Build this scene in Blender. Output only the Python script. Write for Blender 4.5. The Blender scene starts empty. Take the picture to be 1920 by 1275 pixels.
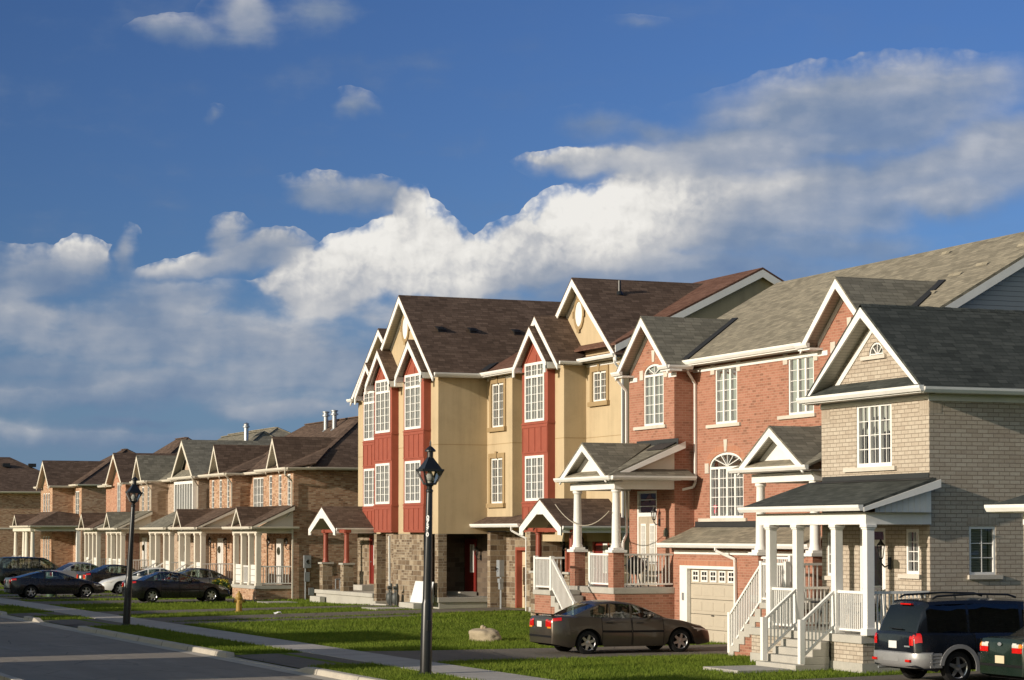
import bpy, bmesh, math, random
from mathutils import Vector, Matrix
R = math.radians
rnd = random.Random(7)
scene = bpy.context.scene
COL = scene.collection
SUN_EL, SUN_DEV = 16.0, 7.6      # elevation; how far the sun stands off the house-side direction

# ------------------------------------------------------------------ materials
class NT:
    def __init__(s, name):
        s.m = bpy.data.materials.new(name); s.m.use_nodes = True
        s.t = s.m.node_tree; s.t.nodes.clear()
    def n(s, typ, ins=None, **kw):
        nd = s.t.nodes.new('ShaderNode' + typ)
        for k, v in kw.items(): setattr(nd, k, v)
        for k, v in (ins or {}).items():
            sk = nd.inputs[k]
            if isinstance(v, bpy.types.NodeSocket): s.t.links.new(v, sk)
            else: sk.default_value = v
        return nd
    def out(s, sh):
        o = s.t.nodes.new('ShaderNodeOutputMaterial'); s.t.links.new(sh, o.inputs[0]); return s.m
    def ramp(s, fac, stops):
        r = s.n('ValToRGB', {0: fac}); e = r.color_ramp.elements
        while len(e) < len(stops): e.new(0.5)
        for el, (p, c) in zip(e, stops): el.position = p; el.color = (*c, 1) if len(c) == 3 else c
        return r.outputs[0]
    def mix(s, fac, a, b, mode='MIX'):
        m = s.n('Mix', data_type='RGBA', blend_type=mode)
        for i, v in ((0, fac), (6, a), (7, b)):
            if isinstance(v, bpy.types.NodeSocket): s.t.links.new(v, m.inputs[i])
            else: m.inputs[i].default_value = v if i == 0 else ((*v, 1) if len(v) == 3 else v)
        return m.outputs[2]
    def noise(s, vec, scale, detail=3, rough=.55):
        return s.n('TexNoise', {'Vector': vec, 'Scale': scale, 'Detail': detail, 'Roughness': rough}).outputs[0]
    def math(s, op, a, b=0.0, c=0.0, clamp=False):
        m = s.n('Math', {0: a, 1: b, 2: c}, operation=op, use_clamp=clamp); return m.outputs[0]
    def obj(s): return s.n('NewGeometry').outputs['Position']
    def uv(s): return s.n('TexCoord').outputs['UV']
    def scalevec(s, v, sc):
        return s.n('Mapping', {'Vector': v, 'Scale': sc}).outputs[0]

def bsdf(t, col, rough=.6, spec=.3, metal=0., bump=None, bs=.3, bd=.02, coat=0.):
    ins = {'Base Color': col if isinstance(col, bpy.types.NodeSocket) else (*col, 1), 'Roughness': rough,
           'Specular IOR Level': spec, 'Metallic': metal, 'Coat Weight': coat}
    if coat: ins['Coat Roughness'] = .04
    if bump is not None:
        ins['Normal'] = t.n('Bump', {'Height': bump, 'Strength': bs, 'Distance': bd}).outputs[0]
    return t.n('BsdfPrincipled', ins).outputs[0]

def M_plain(name, col, rough=.5, spec=.3, metal=0., var=.12, vs=3., coat=0.):
    t = NT(name); p = t.obj()
    f = t.noise(p, vs, 4, .65); g = t.noise(p, vs * 11, 2)
    k = t.math('ADD', t.math('MULTIPLY', f, .75), t.math('MULTIPLY', g, .25))
    c = t.ramp(k, [(.3, tuple(x * (1 - var) for x in col)), (.7, tuple(min(1, x * (1 + var)) for x in col))])
    return t.out(bsdf(t, c, rough, spec, metal, coat=coat))

def M_brick(name, cols, mortar, bw, bh, mort=.010, off=.5, rot=False, bs=.5, big=.25):
    """bricks laid in metres over the UV map, each brick its own tint, weathered in patches"""
    t = NT(name); uv = t.uv()
    if rot: uv = t.n('Mapping', {'Vector': uv, 'Rotation': (0, 0, R(90))}).outputs[0]
    b = t.n('TexBrick', {'Vector': uv, 'Color1': (0, 0, 0, 1), 'Color2': (1, 1, 1, 1), 'Mortar': (.5, .5, .5, 1), 'Scale': 1.,
        'Mortar Size': mort, 'Mortar Smooth': .25, 'Bias': 0., 'Brick Width': bw, 'Row Height': bh}, offset=off, offset_frequency=2)
    # per-brick random: cell coordinate noise on rows of bricks
    tint = t.n('TexWhiteNoise', {'Vector': t.n('VectorMath', {0: t.n('VectorMath', {0: uv, 1: (bw * 1.0, bh, 1)}, operation='DIVIDE').outputs[0]}, operation='FLOOR').outputs[0]}).outputs[0]
    patch = t.noise(t.obj(), .45, 4, .6)
    k = t.math('ADD', t.math('MULTIPLY', t.n('SeparateColor', {0: b.outputs[0]}).outputs[0], .55), t.math('ADD', t.math('MULTIPLY', tint, .25), t.math('MULTIPLY', patch, .3)), clamp=True)
    n = len(cols); c = t.ramp(k, [(i / (n - 1) * .8 + .1, q) for i, q in enumerate(cols)])
    fine = t.noise(t.obj(), 28, 3)
    c = t.mix(.35, c, t.ramp(fine, [(.3, (.55, .55, .55)), (.7, (1, 1, 1))]), 'MULTIPLY')
    c = t.mix(b.outputs[1], c, mortar)
    big_n = t.noise(t.obj(), .22, 3)
    c = t.mix(big, c, t.ramp(big_n, [(.3, (.55, .52, .5)), (.7, (1, 1, 1))]), 'MULTIPLY')
    h = t.math('ADD', t.math('SUBTRACT', 1., b.outputs[1]), t.math('MULTIPLY', fine, .4))
    return t.out(bsdf(t, c, .85, .15, bump=h, bs=bs, bd=.012))

def M_shingle(name, cols, line=.6):
    """asphalt shingle courses over the UV map with streaky tab tints"""
    t = NT(name); uv = t.uv()
    b = t.n('TexBrick', {'Vector': uv, 'Color1': (0, 0, 0, 1), 'Color2': (1, 1, 1, 1), 'Mortar': (.2, .2, .2, 1), 'Scale': 1., 'Mortar Size': .006,
        'Mortar Smooth': .3, 'Bias': 0., 'Brick Width': .33, 'Row Height': .145}, offset=.37, offset_frequency=2, squash=.8, squash_frequency=3)
    streak = t.noise(t.scalevec(uv, (1.6, 9, 1)), 1., 4, .6)
    pat = t.noise(t.obj(), .6, 4, .6)
    k = t.math('ADD', t.math('MULTIPLY', t.n('SeparateColor', {0: b.outputs[0]}).outputs[0], .3), t.math('ADD', t.math('MULTIPLY', streak, .5), t.math('MULTIPLY', pat, .35)), clamp=True)
    c = t.ramp(k, [(.25 + .55 * i / (len(cols) - 1), q) for i, q in enumerate(cols)])
    c = t.mix(t.math('MULTIPLY', b.outputs[1], line), c, tuple(x * .35 for x in cols[0]))
    g = t.noise(uv, 90, 2)
    c = t.mix(.4, c, t.ramp(g, [(.3, (.6, .6, .6)), (.7, (1.15, 1.15, 1.15))]), 'MULTIPLY')
    h = t.math('ADD', t.math('SUBTRACT', 1., b.outputs[1]), t.math('MULTIPLY', g, .6))
    return t.out(bsdf(t, c, .9, .12, bump=h, bs=.5, bd=.01))

def M_siding(name, col, pitch=.11):
    t = NT(name); uv = t.uv()
    y = t.n('SeparateXYZ', {0: uv}).outputs[1]
    s = t.math('FRACT', t.math('DIVIDE', y, pitch))
    c = t.mix(t.math('GREATER_THAN', s, .88), col, tuple(x * .45 for x in col))
    c = t.mix(.2, c, t.ramp(t.noise(t.obj(), 1.3, 4), [(.3, (.7, .7, .7)), (.7, (1, 1, 1))]), 'MULTIPLY')
    return t.out(bsdf(t, c, .5, .3, bump=s, bs=.4, bd=.02))

def M_glass(name, tint=(.75, .8, .82), gloss=1.0, extra=.04):
    t = NT(name)
    wav = t.n('Bump', {'Height': t.noise(t.obj(), 1.1, 2), 'Strength': .06, 'Distance': .2}).outputs[0]
    fr = t.n('Fresnel', {'IOR': 1.52, 'Normal': wav}).outputs[0]
    f = t.math('ADD', t.math('MULTIPLY', fr, gloss), extra, clamp=True)
    a = t.n('BsdfTransparent', {0: (*tint, 1)}).outputs[0]
    b = t.n('BsdfGlossy', {'Color': (.95, .97, 1, 1), 'Roughness': .015, 'Normal': wav}).outputs[0]
    return t.out(t.n('MixShader', {0: f, 1: a, 2: b}).outputs[0])

def M_paint(name, col, flake=.3, rough=.3, dirt=.05):
    t = NT(name); p = t.obj()
    dust = t.noise(p, 2.2, 5, .65)
    c = t.mix(t.math('MULTIPLY', dust, dirt), col, (.3, .28, .25))
    r = t.ramp(dust, [(.3, (rough - .06,) * 3), (.75, (rough + .12,) * 3)])
    return t.out(bsdf(t, c, r, .4, flake, coat=.45))

def M_stone(name):
    """squared ledgestone of uneven sizes"""
    t = NT(name); uv = t.uv()
    def lay(w, h, o): return t.n('TexBrick', {'Vector': uv, 'Color1': (0, 0, 0, 1), 'Color2': (1, 1, 1, 1), 'Mortar': (.5, .5, .5, 1), 'Scale': 1., 'Mortar Size': .009,
        'Mortar Smooth': .2, 'Bias': 0., 'Brick Width': w, 'Row Height': h}, offset=o, offset_frequency=2, squash=.62, squash_frequency=2)
    a = lay(.46, .21, .4); b = lay(.31, .105, .5)
    sel = t.n('TexWhiteNoise', {'Vector': t.n('VectorMath', {0: t.n('VectorMath', {0: uv, 1: (.62, .42, 1)}, operation='DIVIDE').outputs[0]}, operation='FLOOR').outputs[0]}).outputs[0]
    pick = t.math('GREATER_THAN', sel, .62)
    cid = t.mix(pick, a.outputs[0], b.outputs[0]); mo = t.n('Mix', {0: pick, 2: a.outputs[1], 3: b.outputs[1]}).outputs[0]
    fine = t.noise(t.obj(), 14, 4, .65)
    k = t.math('ADD', t.math('MULTIPLY', t.n('SeparateColor', {0: cid}).outputs[0], .6), t.math('MULTIPLY', fine, .45), clamp=True)
    c = t.ramp(k, [(.15, (.095, .066, .045)), (.4, (.18, .13, .088)), (.65, (.265, .205, .142)), (.9, (.39, .32, .235))])
    c = t.mix(mo, c, (.36, .32, .26))
    h = t.math('ADD', t.math('SUBTRACT', 1., mo), t.math('MULTIPLY', fine, .8))
    return t.out(bsdf(t, c, .9, .1, bump=h, bs=.7, bd=.02))

def M_grass(name, blade=False):
    t = NT(name); p = t.obj()
    a = t.noise(p, .55, 4, .6); b = t.noise(p, 7, 4, .7); c0 = t.noise(p, 55, 2)
    k = t.math('ADD', t.math('MULTIPLY', a, .45), t.math('ADD', t.math('MULTIPLY', b, .35), t.math('MULTIPLY', c0, .3)), clamp=True)
    c = t.ramp(k, [(.3, (.052, .088, .012)), (.52, (.128, .182, .026)), (.72, (.225, .268, .048)), (.9, (.30, .29, .10))])
    dry = t.noise(p, .9, 5, .7); c = t.mix(t.n('MapRange', {0: dry, 1: .58, 2: .80, 3: 0., 4: .55}).outputs[0], c, (.20, .185, .07))
    if blade:
        d = t.n('BsdfDiffuse', {0: c}).outputs[0]; tr = t.n('BsdfTranslucent', {0: c}).outputs[0]
        return t.out(t.n('MixShader', {0: .35, 1: d, 2: tr}).outputs[0])
    return t.out(bsdf(t, c, .9, .05, bump=t.math('ADD', b, c0), bs=.8, bd=.05))

def M_asphalt(name, base=.055):
    t = NT(name); p = t.obj()
    a = t.noise(p, .35, 5, .6); b = t.noise(p, 60, 3, .7); tr = t.noise(t.scalevec(p, (1.3, .05, 1)), 1., 4, .6)
    k = t.math('ADD', t.math('MULTIPLY', a, .35), t.math('ADD', t.math('MULTIPLY', b, .35), t.math('MULTIPLY', tr, .35)), clamp=True)
    c = t.ramp(k, [(.25, (base * .72, base * .64, base * .53)), (.55, (base * 1.1, base * .97, base * .80)), (.8, (base * 1.6, base * 1.4, base * 1.14))])
    v = t.n('TexVoronoi', {'Vector': p, 'Scale': .42}, feature='DISTANCE_TO_EDGE').outputs[0]
    wob = t.math('ADD', v, t.math('MULTIPLY', t.noise(p, 2.5, 4), .02))
    c = t.mix(t.math('MULTIPLY', t.math('LESS_THAN', wob, .0145), .6), c, (.02, .02, .02))
    oil = t.noise(t.scalevec(p, (1., .35, 1)), 1.7, 5, .7); c = t.mix(t.n('MapRange', {0: oil, 1: .60, 2: .74, 3: 0., 4: .45}).outputs[0], c, (base * .35,) * 3)
    pale = t.noise(t.scalevec(p, (.9, .12, 1)), 1.3, 5, .65); c = t.mix(t.n('MapRange', {0: pale, 1: .56, 2: .75, 3: 0., 4: .35}).outputs[0], c, (base * 1.9, base * 1.8, base * 1.65))
    return t.out(bsdf(t, c, .85, .25, bump=b, bs=.5, bd=.012))

def M_concrete(name, col=(.36, .34, .31), joint=0.):
    t = NT(name); p = t.obj()
    a = t.noise(p, .8, 6, .65); b = t.noise(p, 35, 3, .7)
    k = t.math('ADD', t.math('MULTIPLY', a, .6), t.math('MULTIPLY', b, .4))
    c = t.ramp(k, [(.3, tuple(x * .72 for x in col)), (.5, col), (.72, tuple(x * 1.15 for x in col))])
    if joint:
        f = t.math('FRACT', t.math('DIVIDE', t.n('SeparateXYZ', {0: p}).outputs[1], joint))
        c = t.mix(t.math('MULTIPLY', t.math('LESS_THAN', f, .022), .75), c, (.09, .085, .08))
    return t.out(bsdf(t, c, .88, .15, bump=b, bs=.35, bd=.01))

def M_stucco(name, col):
    t = NT(name); p = t.obj()
    a = t.noise(p, .7, 5, .65); b = t.noise(p, 40, 3, .7)
    st = t.noise(t.scalevec(p, (2.6, 2.6, .16)), 1.2, 5, .65)
    k = t.math('ADD', t.math('MULTIPLY', a, .4), t.math('ADD', t.math('MULTIPLY', b, .25), t.math('MULTIPLY', st, .35)))
    c = t.ramp(k, [(.3, tuple(x * .72 for x in col)), (.52, col), (.75, tuple(x * 1.1 for x in col))])
    return t.out(bsdf(t, c, .9, .1, bump=b, bs=.4, bd=.006))

def M_curtain(name, col=(.62, .60, .57)):
    t = NT(name); p = t.obj()
    c = t.mix(t.noise(p, 3, 3), tuple(x * .75 for x in col), col)
    d = t.n('BsdfDiffuse', {0: c}).outputs[0]; tr = t.n('BsdfTranslucent', {0: c}).outputs[0]
    return t.out(t.n('MixShader', {0: .3, 1: d, 2: tr}).outputs[0])

MT = dict(
  beige_brick=M_brick('beige_brick', [(.42, .35, .28), (.495, .425, .345), (.55, .485, .40)], (.26, .215, .17), .29, .096, .009, big=.15, bs=.8),
  beige_soldier=M_brick('beige_soldier_brick', [(.40, .33, .265), (.47, .40, .32), (.53, .46, .375)], (.33, .28, .225), .20, .096, .008, 0., rot=True, bs=.35),
  orange_brick=M_brick('orange_brick', [(.20, .095, .066), (.345, .155, .105), (.395, .18, .124), (.425, .205, .146)], (.39, .245, .175), .225, .075, .008, big=.12, bs=.3),
  orange_soldier=M_brick('orange_soldier_brick', [(.36, .15, .09), (.45, .19, .115), (.49, .215, .13)], (.42, .29, .22), .2, .075, .008, 0., rot=True, bs=.3),
  brown_brick=M_brick('brown_brick', [(.16, .085, .052), (.35, .185, .11), (.48, .28, .17), (.60, .42, .29), (.54, .29, .18)], (.36, .28, .21), .23, .078, .008, big=.2),
  rose_brick=M_brick('rose_brick', [(.26, .12, .08), (.42, .19, .12), (.50, .25, .16), (.56, .33, .22)], (.40, .29, .22), .23, .078, .008),
  pale_brick=M_brick('pale_brick', [(.30, .20, .14), (.45, .33, .24), (.56, .44, .33)], (.42, .35, .28), .23, .078, .008),
  stone=M_stone('ledgestone'),
  stucco=M_stucco('ochre_stucco', (.49, .388, .25)),
  stucco_trim=M_stucco('dark_stucco_trim', (.34, .245, .135)),
  shaded_stone=M_brick('recess_shade_stone', [(.085, .064, .048), (.135, .10, .075), (.19, .145, .105)], (.14, .115, .09), .4, .2, .01, big=.2, bs=.5),  # stone coloured darker so the porch recess looks deep in shade
  red=M_plain('barn_red_board', (.30, .078, .050), .55, .3, var=.1),
  red_metal=M_plain('red_post_paint', (.26, .06, .035), .45, .4),
  white=M_plain('white_trim_paint', (.78, .765, .735), .45, .35, var=.085, vs=1.3),
  cream=M_plain('cream_trim_paint', (.66, .61, .52), .5, .3, var=.06, vs=1.3),
  soffit=M_siding('vented_soffit', (.44, .41, .34), .1),
  panel=M_siding('white_panel_siding', (.72, .71, .68), .3),
  grey_siding=M_siding('grey_siding', (.43, .42, .41), .13),
  sh_brown=M_shingle('brown_shingles', [(.055, .038, .029), (.108, .073, .055), (.17, .118, .09)]),
  sh_dark=M_shingle('charcoal_shingles', [(.03, .033, .031), (.054, .06, .056), (.088, .094, .087)]),
  sh_grey=M_shingle('weathered_grey_shingles', [(.14, .125, .095), (.24, .215, .165), (.35, .31, .235)]),
  sh_oldgrey=M_shingle('slate_grey_shingles', [(.105, .097, .078), (.18, .167, .135), (.26, .24, .192)]),
  flash=M_plain('dark_metal_flashing', (.03, .031, .032), .6, .3),
  glass=M_glass('window_glass', (.70, .73, .73), .75, .02),
  car_glass=M_glass('tinted_car_glass', (.38, .45, .42), .8, .05),
  dark_glass=M_glass('privacy_car_glass', (.05, .055, .06), .8, .03),
  limestone=M_concrete('pale_limestone', (.56, .51, .445)), curtain=M_curtain('curtain_cloth', (.40, .385, .36)), blind=M_curtain('window_blind', (.66, .65, .61)), drape=M_curtain('warm_drape', (.45, .36, .27)),
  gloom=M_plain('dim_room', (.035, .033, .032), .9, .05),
  wood_door=M_plain('taupe_door_paint', (.42, .36, .28), .5, .3, var=.06),
  red_door=M_plain('red_door_paint', (.17, .018, .014), .4, .4, var=.08),
  garage=M_plain('tan_garage_paint', (.47, .415, .335), .5, .3, var=.05),
  cream_garage=M_plain('cream_garage_paint', (.60, .48, .33), .5, .3, var=.05),
  concrete=M_concrete('cast_concrete', (.42, .40, .36)), walk=M_concrete('pavement_concrete', (.37, .35, .325), 1.5), kerbm=M_concrete('kerb_concrete', (.44, .40, .34), 3.),
  asphalt=M_asphalt('road_asphalt', .23), drive=M_asphalt('driveway_asphalt', .13),
  grass=M_grass('turf'), blade=M_grass('grass_blades', True),
  black=M_plain('black_enamel', (.012, .013, .014), .35, .5, var=.3, vs=6), iron=M_plain('wrought_iron', (.02, .02, .022), .5, .4),
  rubber=M_plain('tyre_rubber', (.018, .018, .018), .8, .2), alloy=M_plain('alloy_rim', (.55, .55, .56), .3, .5, .85, vs=8),
  galv=M_plain('galvanised_metal', (.42, .44, .46), .4, .5, .6), meter=M_plain('grey_meter_box', (.30, .315, .33), .5, .4, .2),
  ivory=M_plain('cast_ivory', (.62, .57, .49), .7, .2), clear=M_glass('lamp_glass', (.9, .92, .92), .9, .06),
  underside=M_plain('underbody', (.012, .012, .013), .9, .1), seat=M_plain('seat_cloth', (.38, .33, .25), .9, .1), darkseat=M_plain('dark_seat_cloth', (.05, .048, .045), .9, .1),
  rock=M_stucco('granite_boulder', (.40, .33, .235)), yellow=M_plain('hydrant_yellow', (.36, .22, .05), .5, .4), utility=M_plain('utility_green', (.10, .22, .09), .6, .3),
  plate=M_plain('plate_white', (.70, .70, .68), .4, .4, var=.03), silver_clad=M_plain('silver_cladding', (.40, .40, .41), .38, .5, .5),
  amber=M_plain('amber_lens', (.75, .25, .03), .15, .6, coat=.6), redlens=M_plain('red_lens', (.55, .008, .006), .12, .6, var=.25, vs=14, coat=.8), clearlens=M_plain('clear_lens', (.62, .60, .55), .12, .7, var=.2, vs=14, coat=.8),
  leaf=M_plain('leaf_green', (.06, .12, .025), .6, .3, var=.5, vs=20), petal=M_plain('yellow_petals', (.55, .42, .04), .6, .2, var=.3, vs=20), plaque=M_plain('bronze_plaque', (.075, .068, .045), .5, .4),
  marker=M_plain('white_sticker', (.85, .85, .84), .5, .3, var=.04), board=M_plain('white_board', (.68, .69, .71), .5, .3, var=.04), cordm=M_plain('pale_cord', (.42, .37, .30), .6, .3),
)

SPLIT = {'batten', 'door_gap', 'door_pane', 'door_window', 'stone_wall', 'porch_slab', 'porch_base', 'gutter', 'side_window', 'soldier_course', 'keystone', 'footing', 'eave_soffit', 'flashing', 'wheel_arch', 'control_joint', 'frieze', 'curtain', 'porch_floor', 'bargeboard', 'soffit', 'eave_return', 'door_light', 'valley', 'ridge_cap', 'inner_wall', 'backing_strip', 'nozzle_cap', 'roof', 'gable_brace', 'porch_roof', 'porch_beam'}
# ------------------------------------------------------------------ mesh building
class MB:
    def __init__(s): s.v = []; s.f = []; s.mi = []
    def quad(s, *pts, m=0):
        b = len(s.v); s.v += [tuple(p) for p in pts]; s.f.append(tuple(range(b, b + len(pts)))); s.mi.append(m); return s
    def box(s, x0, x1, y0, y1, z0, z1, m=0):
        if x1 < x0: x0, x1 = x1, x0
        if y1 < y0: y0, y1 = y1, y0
        b = len(s.v)
        s.v += [(x, y, z) for z in (z0, z1) for y in (y0, y1) for x in (x0, x1)]
        for q in ((0, 2, 3, 1), (4, 5, 7, 6), (0, 1, 5, 4), (2, 6, 7, 3), (0, 4, 6, 2), (1, 3, 7, 5)):
            s.f.append(tuple(b + i for i in q)); s.mi.append(m)
        return s
    def prism(s, pts, vec, m=0):
        n = len(pts); b = len(s.v); v = Vector(vec)
        s.v += [tuple(p) for p in pts] + [tuple(Vector(p) + v) for p in pts]
        s.f.append(tuple(range(b + n - 1, b - 1, -1))); s.f.append(tuple(range(b + n, b + 2 * n))); s.mi += [m, m]
        for i in range(n):
            j = (i + 1) % n; s.f.append((b + i, b + j, b + n + j, b + n + i)); s.mi.append(m)
        return s
    def bar(s, p0, p1, w, h, m=0, up=(0, 0, 1)):
        """square bar between two points: w across, h along up"""
        p0, p1 = Vector(p0), Vector(p1); d = (p1 - p0).normalized(); u = Vector(up)
        if abs(d.dot(u)) > .99: u = Vector((1, 0, 0))
        a = d.cross(u).normalized(); c = a.cross(d).normalized(); a *= w / 2; c *= h / 2
        return s.prism([p0 - a - c, p0 + a - c, p0 + a + c, p0 - a + c], p1 - p0, m)
    def cyl(s, p0, p1, r0, r1=None, n=12, m=0, cap=True):
        r1 = r0 if r1 is None else r1
        p0, p1 = Vector(p0), Vector(p1); d = (p1 - p0).normalized()
        u = Vector((0, 0, 1)) if abs(d.z) < .9 else Vector((1, 0, 0))
        a = d.cross(u).normalized(); c = a.cross(d); b = len(s.v)
        for p, r in ((p0, r0), (p1, r1)):
            for i in range(n):
                t = 2 * math.pi * i / n; s.v.append(tuple(p + a * (r * math.cos(t)) + c * (r * math.sin(t))))
        for i in range(n):
            j = (i + 1) % n; s.f.append((b + i, b + j, b + n + j, b + n + i)); s.mi.append(m)
        if cap:
            s.f.append(tuple(range(b + n - 1, b - 1, -1))); s.f.append(tuple(range(b + n, b + 2 * n))); s.mi += [m, m]
        return s
    def tube(s, pts, r, n=8, m=0):
        for a, c in zip(pts[:-1], pts[1:]): s.cyl(a, c, r, r, n, m)
        return s
    def lathe(s, prof, c=(0, 0, 0), n=16, m=0, axis='z', sq=False, sx=1., sy=1., cap=True):
        b = len(s.v); k = len(prof)
        for r, h in prof:
            for i in range(n):
                t = 2 * math.pi * i / n + (math.pi / 4 if n == 4 else 0)
                x, y = r * math.cos(t) * sx, r * math.sin(t) * sy
                p = (x, y, h) if axis == 'z' else ((h, x, y) if axis == 'x' else (x, h, y))
                s.v.append((c[0] + p[0], c[1] + p[1], c[2] + p[2]))
        for q in range(k - 1):
            for i in range(n):
                j = (i + 1) % n; s.f.append((b + q * n + i, b + q * n + j, b + (q + 1) * n + j, b + (q + 1) * n + i)); s.mi.append(m)
        if cap: s.f.append(tuple(b + i for i in range(n - 1, -1, -1))); s.f.append(tuple(b + (k - 1) * n + i for i in range(n))); s.mi += [m, m]
        return s
    def grid(s, rows, m=0, close=False):
        b = len(s.v); nr, nc = len(rows), len(rows[0])
        for r in rows: s.v += [tuple(p) for p in r]
        for i in range(nr - 1):
            for j in range(nc - 1): s.f.append((b + i * nc + j, b + i * nc + j + 1, b + (i + 1) * nc + j + 1, b + (i + 1) * nc + j)); s.mi.append(m)
        return s
    def clusters(s, gap=.06):
        par = list(range(len(s.f))); own = {}
        def fd(i):
            while par[i] != i: par[i] = par[par[i]]; i = par[i]
            return i
        for i, f in enumerate(s.f):
            for v in f:
                if v in own: par[fd(i)] = fd(own[v])
                else: own[v] = i
        bb = {}
        for i, f in enumerate(s.f):
            r = fd(i); b = bb.setdefault(r, [1e9, 1e9, 1e9, -1e9, -1e9, -1e9])
            for v in f:
                for k in range(3): b[k] = min(b[k], s.v[v][k]); b[k + 3] = max(b[k + 3], s.v[v][k])
        ks = list(bb)
        for i, a in enumerate(ks):
            for c in ks[i + 1:]:
                A, Bb = bb[a], bb[c]
                if all(A[k] - gap <= Bb[k + 3] and Bb[k] - gap <= A[k + 3] for k in range(3)): par[fd(a)] = fd(c)
        g = {}
        for i in range(len(s.f)): g.setdefault(fd(i), []).append(i)
        out = []
        for fs in g.values():
            m = MB(); mp = {}
            for i in fs:
                q = []
                for v in s.f[i]:
                    if v not in mp: mp[v] = len(m.v); m.v.append(s.v[v])
                    q.append(mp[v])
                m.f.append(tuple(q)); m.mi.append(s.mi[i])
            out.append(m)
        return out
    def build(s, name, mat, parent=None, smooth=False, label=None, off=None, merge=False, bevel=0.):
        if name in SPLIT:
            cs = s.clusters()
            if len(cs) > 1:
                for c in cs: o = c._build(name, mat, parent, smooth, label, merge, bevel)
                return o
        return s._build(name, mat, parent, smooth, label, merge, bevel)
    def _build(s, name, mat, parent=None, smooth=False, label=None, merge=False, bevel=0.):
        me = bpy.data.meshes.new(name); me.from_pydata(s.v, [], s.f)
        mats = mat if isinstance(mat, (list, tuple)) else [mat]
        for k in mats: me.materials.append(MT[k] if isinstance(k, str) else k)
        if len(mats) > 1: me.polygons.foreach_set('material_index', s.mi)
        if merge or smooth:
            bm = bmesh.new(); bm.from_mesh(me)
            if merge: bmesh.ops.remove_doubles(bm, verts=bm.verts, dist=1e-4)
            bmesh.ops.recalc_face_normals(bm, faces=bm.faces); bm.to_mesh(me); bm.free()
        uvl = me.uv_layers.new(name='UVMap'); me.update()
        Z = Vector((0, 0, 1)); dat = uvl.data
        for p in me.polygons:
            n = p.normal
            if abs(n.z) > .985 or n.length < .1: u, v = Vector((1, 0, 0)), Vector((0, 1, 0))
            else: u = Z.cross(n).normalized(); v = n.cross(u)
            for li in p.loop_indices:
                c = me.vertices[me.loops[li].vertex_index].co; dat[li].uv = (c.dot(u), c.dot(v))
        if smooth:
            me.polygons.foreach_set('use_smooth', [True] * len(me.polygons))
            try: me.set_sharp_from_angle(angle=R(smooth if smooth is not True else 40))
            except Exception: pass
        o = bpy.data.objects.new(name, me); COL.objects.link(o)
        if parent is not None: o.parent = parent
        if label: o['label'] = label
        if bevel:
            bv = o.modifiers.new('edge', 'BEVEL'); bv.width = bevel; bv.segments = 2; bv.limit_method = 'ANGLE'
        return o

def thing(name, label, cat, loc=(0, 0, 0), rz=0., group=None):
    o = bpy.data.objects.new(name, None); COL.objects.link(o); o.location = loc; o.rotation_euler = (0, 0, rz)
    o.empty_display_size = .2; tag(o, label, cat, group); return o
def tag(o, label, cat, group=None):
    o['label'] = label; o['category'] = cat
    if group: o['group'] = group
    return o
def struct(o): o['kind'] = 'structure'; return o
def rebase(root, loc):
    """put a thing's Empty at its base without moving the parts"""
    root.location = loc
    for c in list(root.children): c.location = Vector(c.location) - Vector(loc)
def copy_tree(o, parent=None):
    c = o.copy(); COL.objects.link(c)
    if parent is not None: c.parent = parent
    for ch in list(o.children): copy_tree(ch, c)
    return c

# ------------------------------------------------------------------ house vocabulary
def PT(axis, plane, a, w, z): return (plane + w, a, z) if axis == 'X' else (a, plane + w, z)
def abox(mb, axis, plane, a0, a1, w0, w1, z0, z1, m=0):
    if axis == 'X': mb.box(plane + w0, plane + w1, a0, a1, z0, z1, m)
    else: mb.box(a0, a1, plane + w0, plane + w1, z0, z1, m)

def wall(mb, axis, plane, a0, a1, z0, z1, holes=(), depth=.11, m=0):
    holes = [tuple(h) + (0,) * (5 - len(h)) for h in holes]
    A = sorted({a0, a1, *[q for h in holes for q in h[:2]]}); Z = sorted({z0, z1, *[q for h in holes for q in h[2:4]]})
    A = [a for a in A if a0 - 1e-6 <= a <= a1 + 1e-6]; Z = [z for z in Z if z0 - 1e-6 <= z <= z1 + 1e-6]
    for i in range(len(A) - 1):
        for j in range(len(Z) - 1):
            ca, cz = (A[i] + A[i + 1]) / 2, (Z[j] + Z[j + 1]) / 2
            if any(h[0] < ca < h[1] and h[2] < cz < h[3] for h in holes): continue
            mb.quad(PT(axis, plane, A[i], 0, Z[j]), PT(axis, plane, A[i + 1], 0, Z[j]), PT(axis, plane, A[i + 1], 0, Z[j + 1]), PT(axis, plane, A[i], 0, Z[j + 1]), m=m)
    for h in holes:
        b0, b1, c0, c1, rise = h; zs = c1 - rise
        path = [(b0, c0), (b1, c0), (b1, zs)]
        if rise:
            n = 12; arc = [((b0 + b1) / 2 + (b1 - b0) / 2 * math.cos(math.pi * k / n), zs + rise * math.sin(math.pi * k / n)) for k in range(n + 1)]
            for (p, q) in zip(arc[:-1], arc[1:]):
                mb.quad(PT(axis, plane, p[0], 0, p[1]), PT(axis, plane, p[0], 0, c1), PT(axis, plane, q[0], 0, c1), PT(axis, plane, q[0], 0, q[1]), m=m)
            path += arc[1:]
        else: path += [(b0, zs)]
        path.append((b0, c0))
        for p, q in zip(path[:-1], path[1:]):
            mb.quad(PT(axis, plane, p[0], 0, p[1]), PT(axis, plane, q[0], 0, q[1]), PT(axis, plane, q[0], depth, q[1]), PT(axis, plane, p[0], depth, p[1]), m=m)

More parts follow.
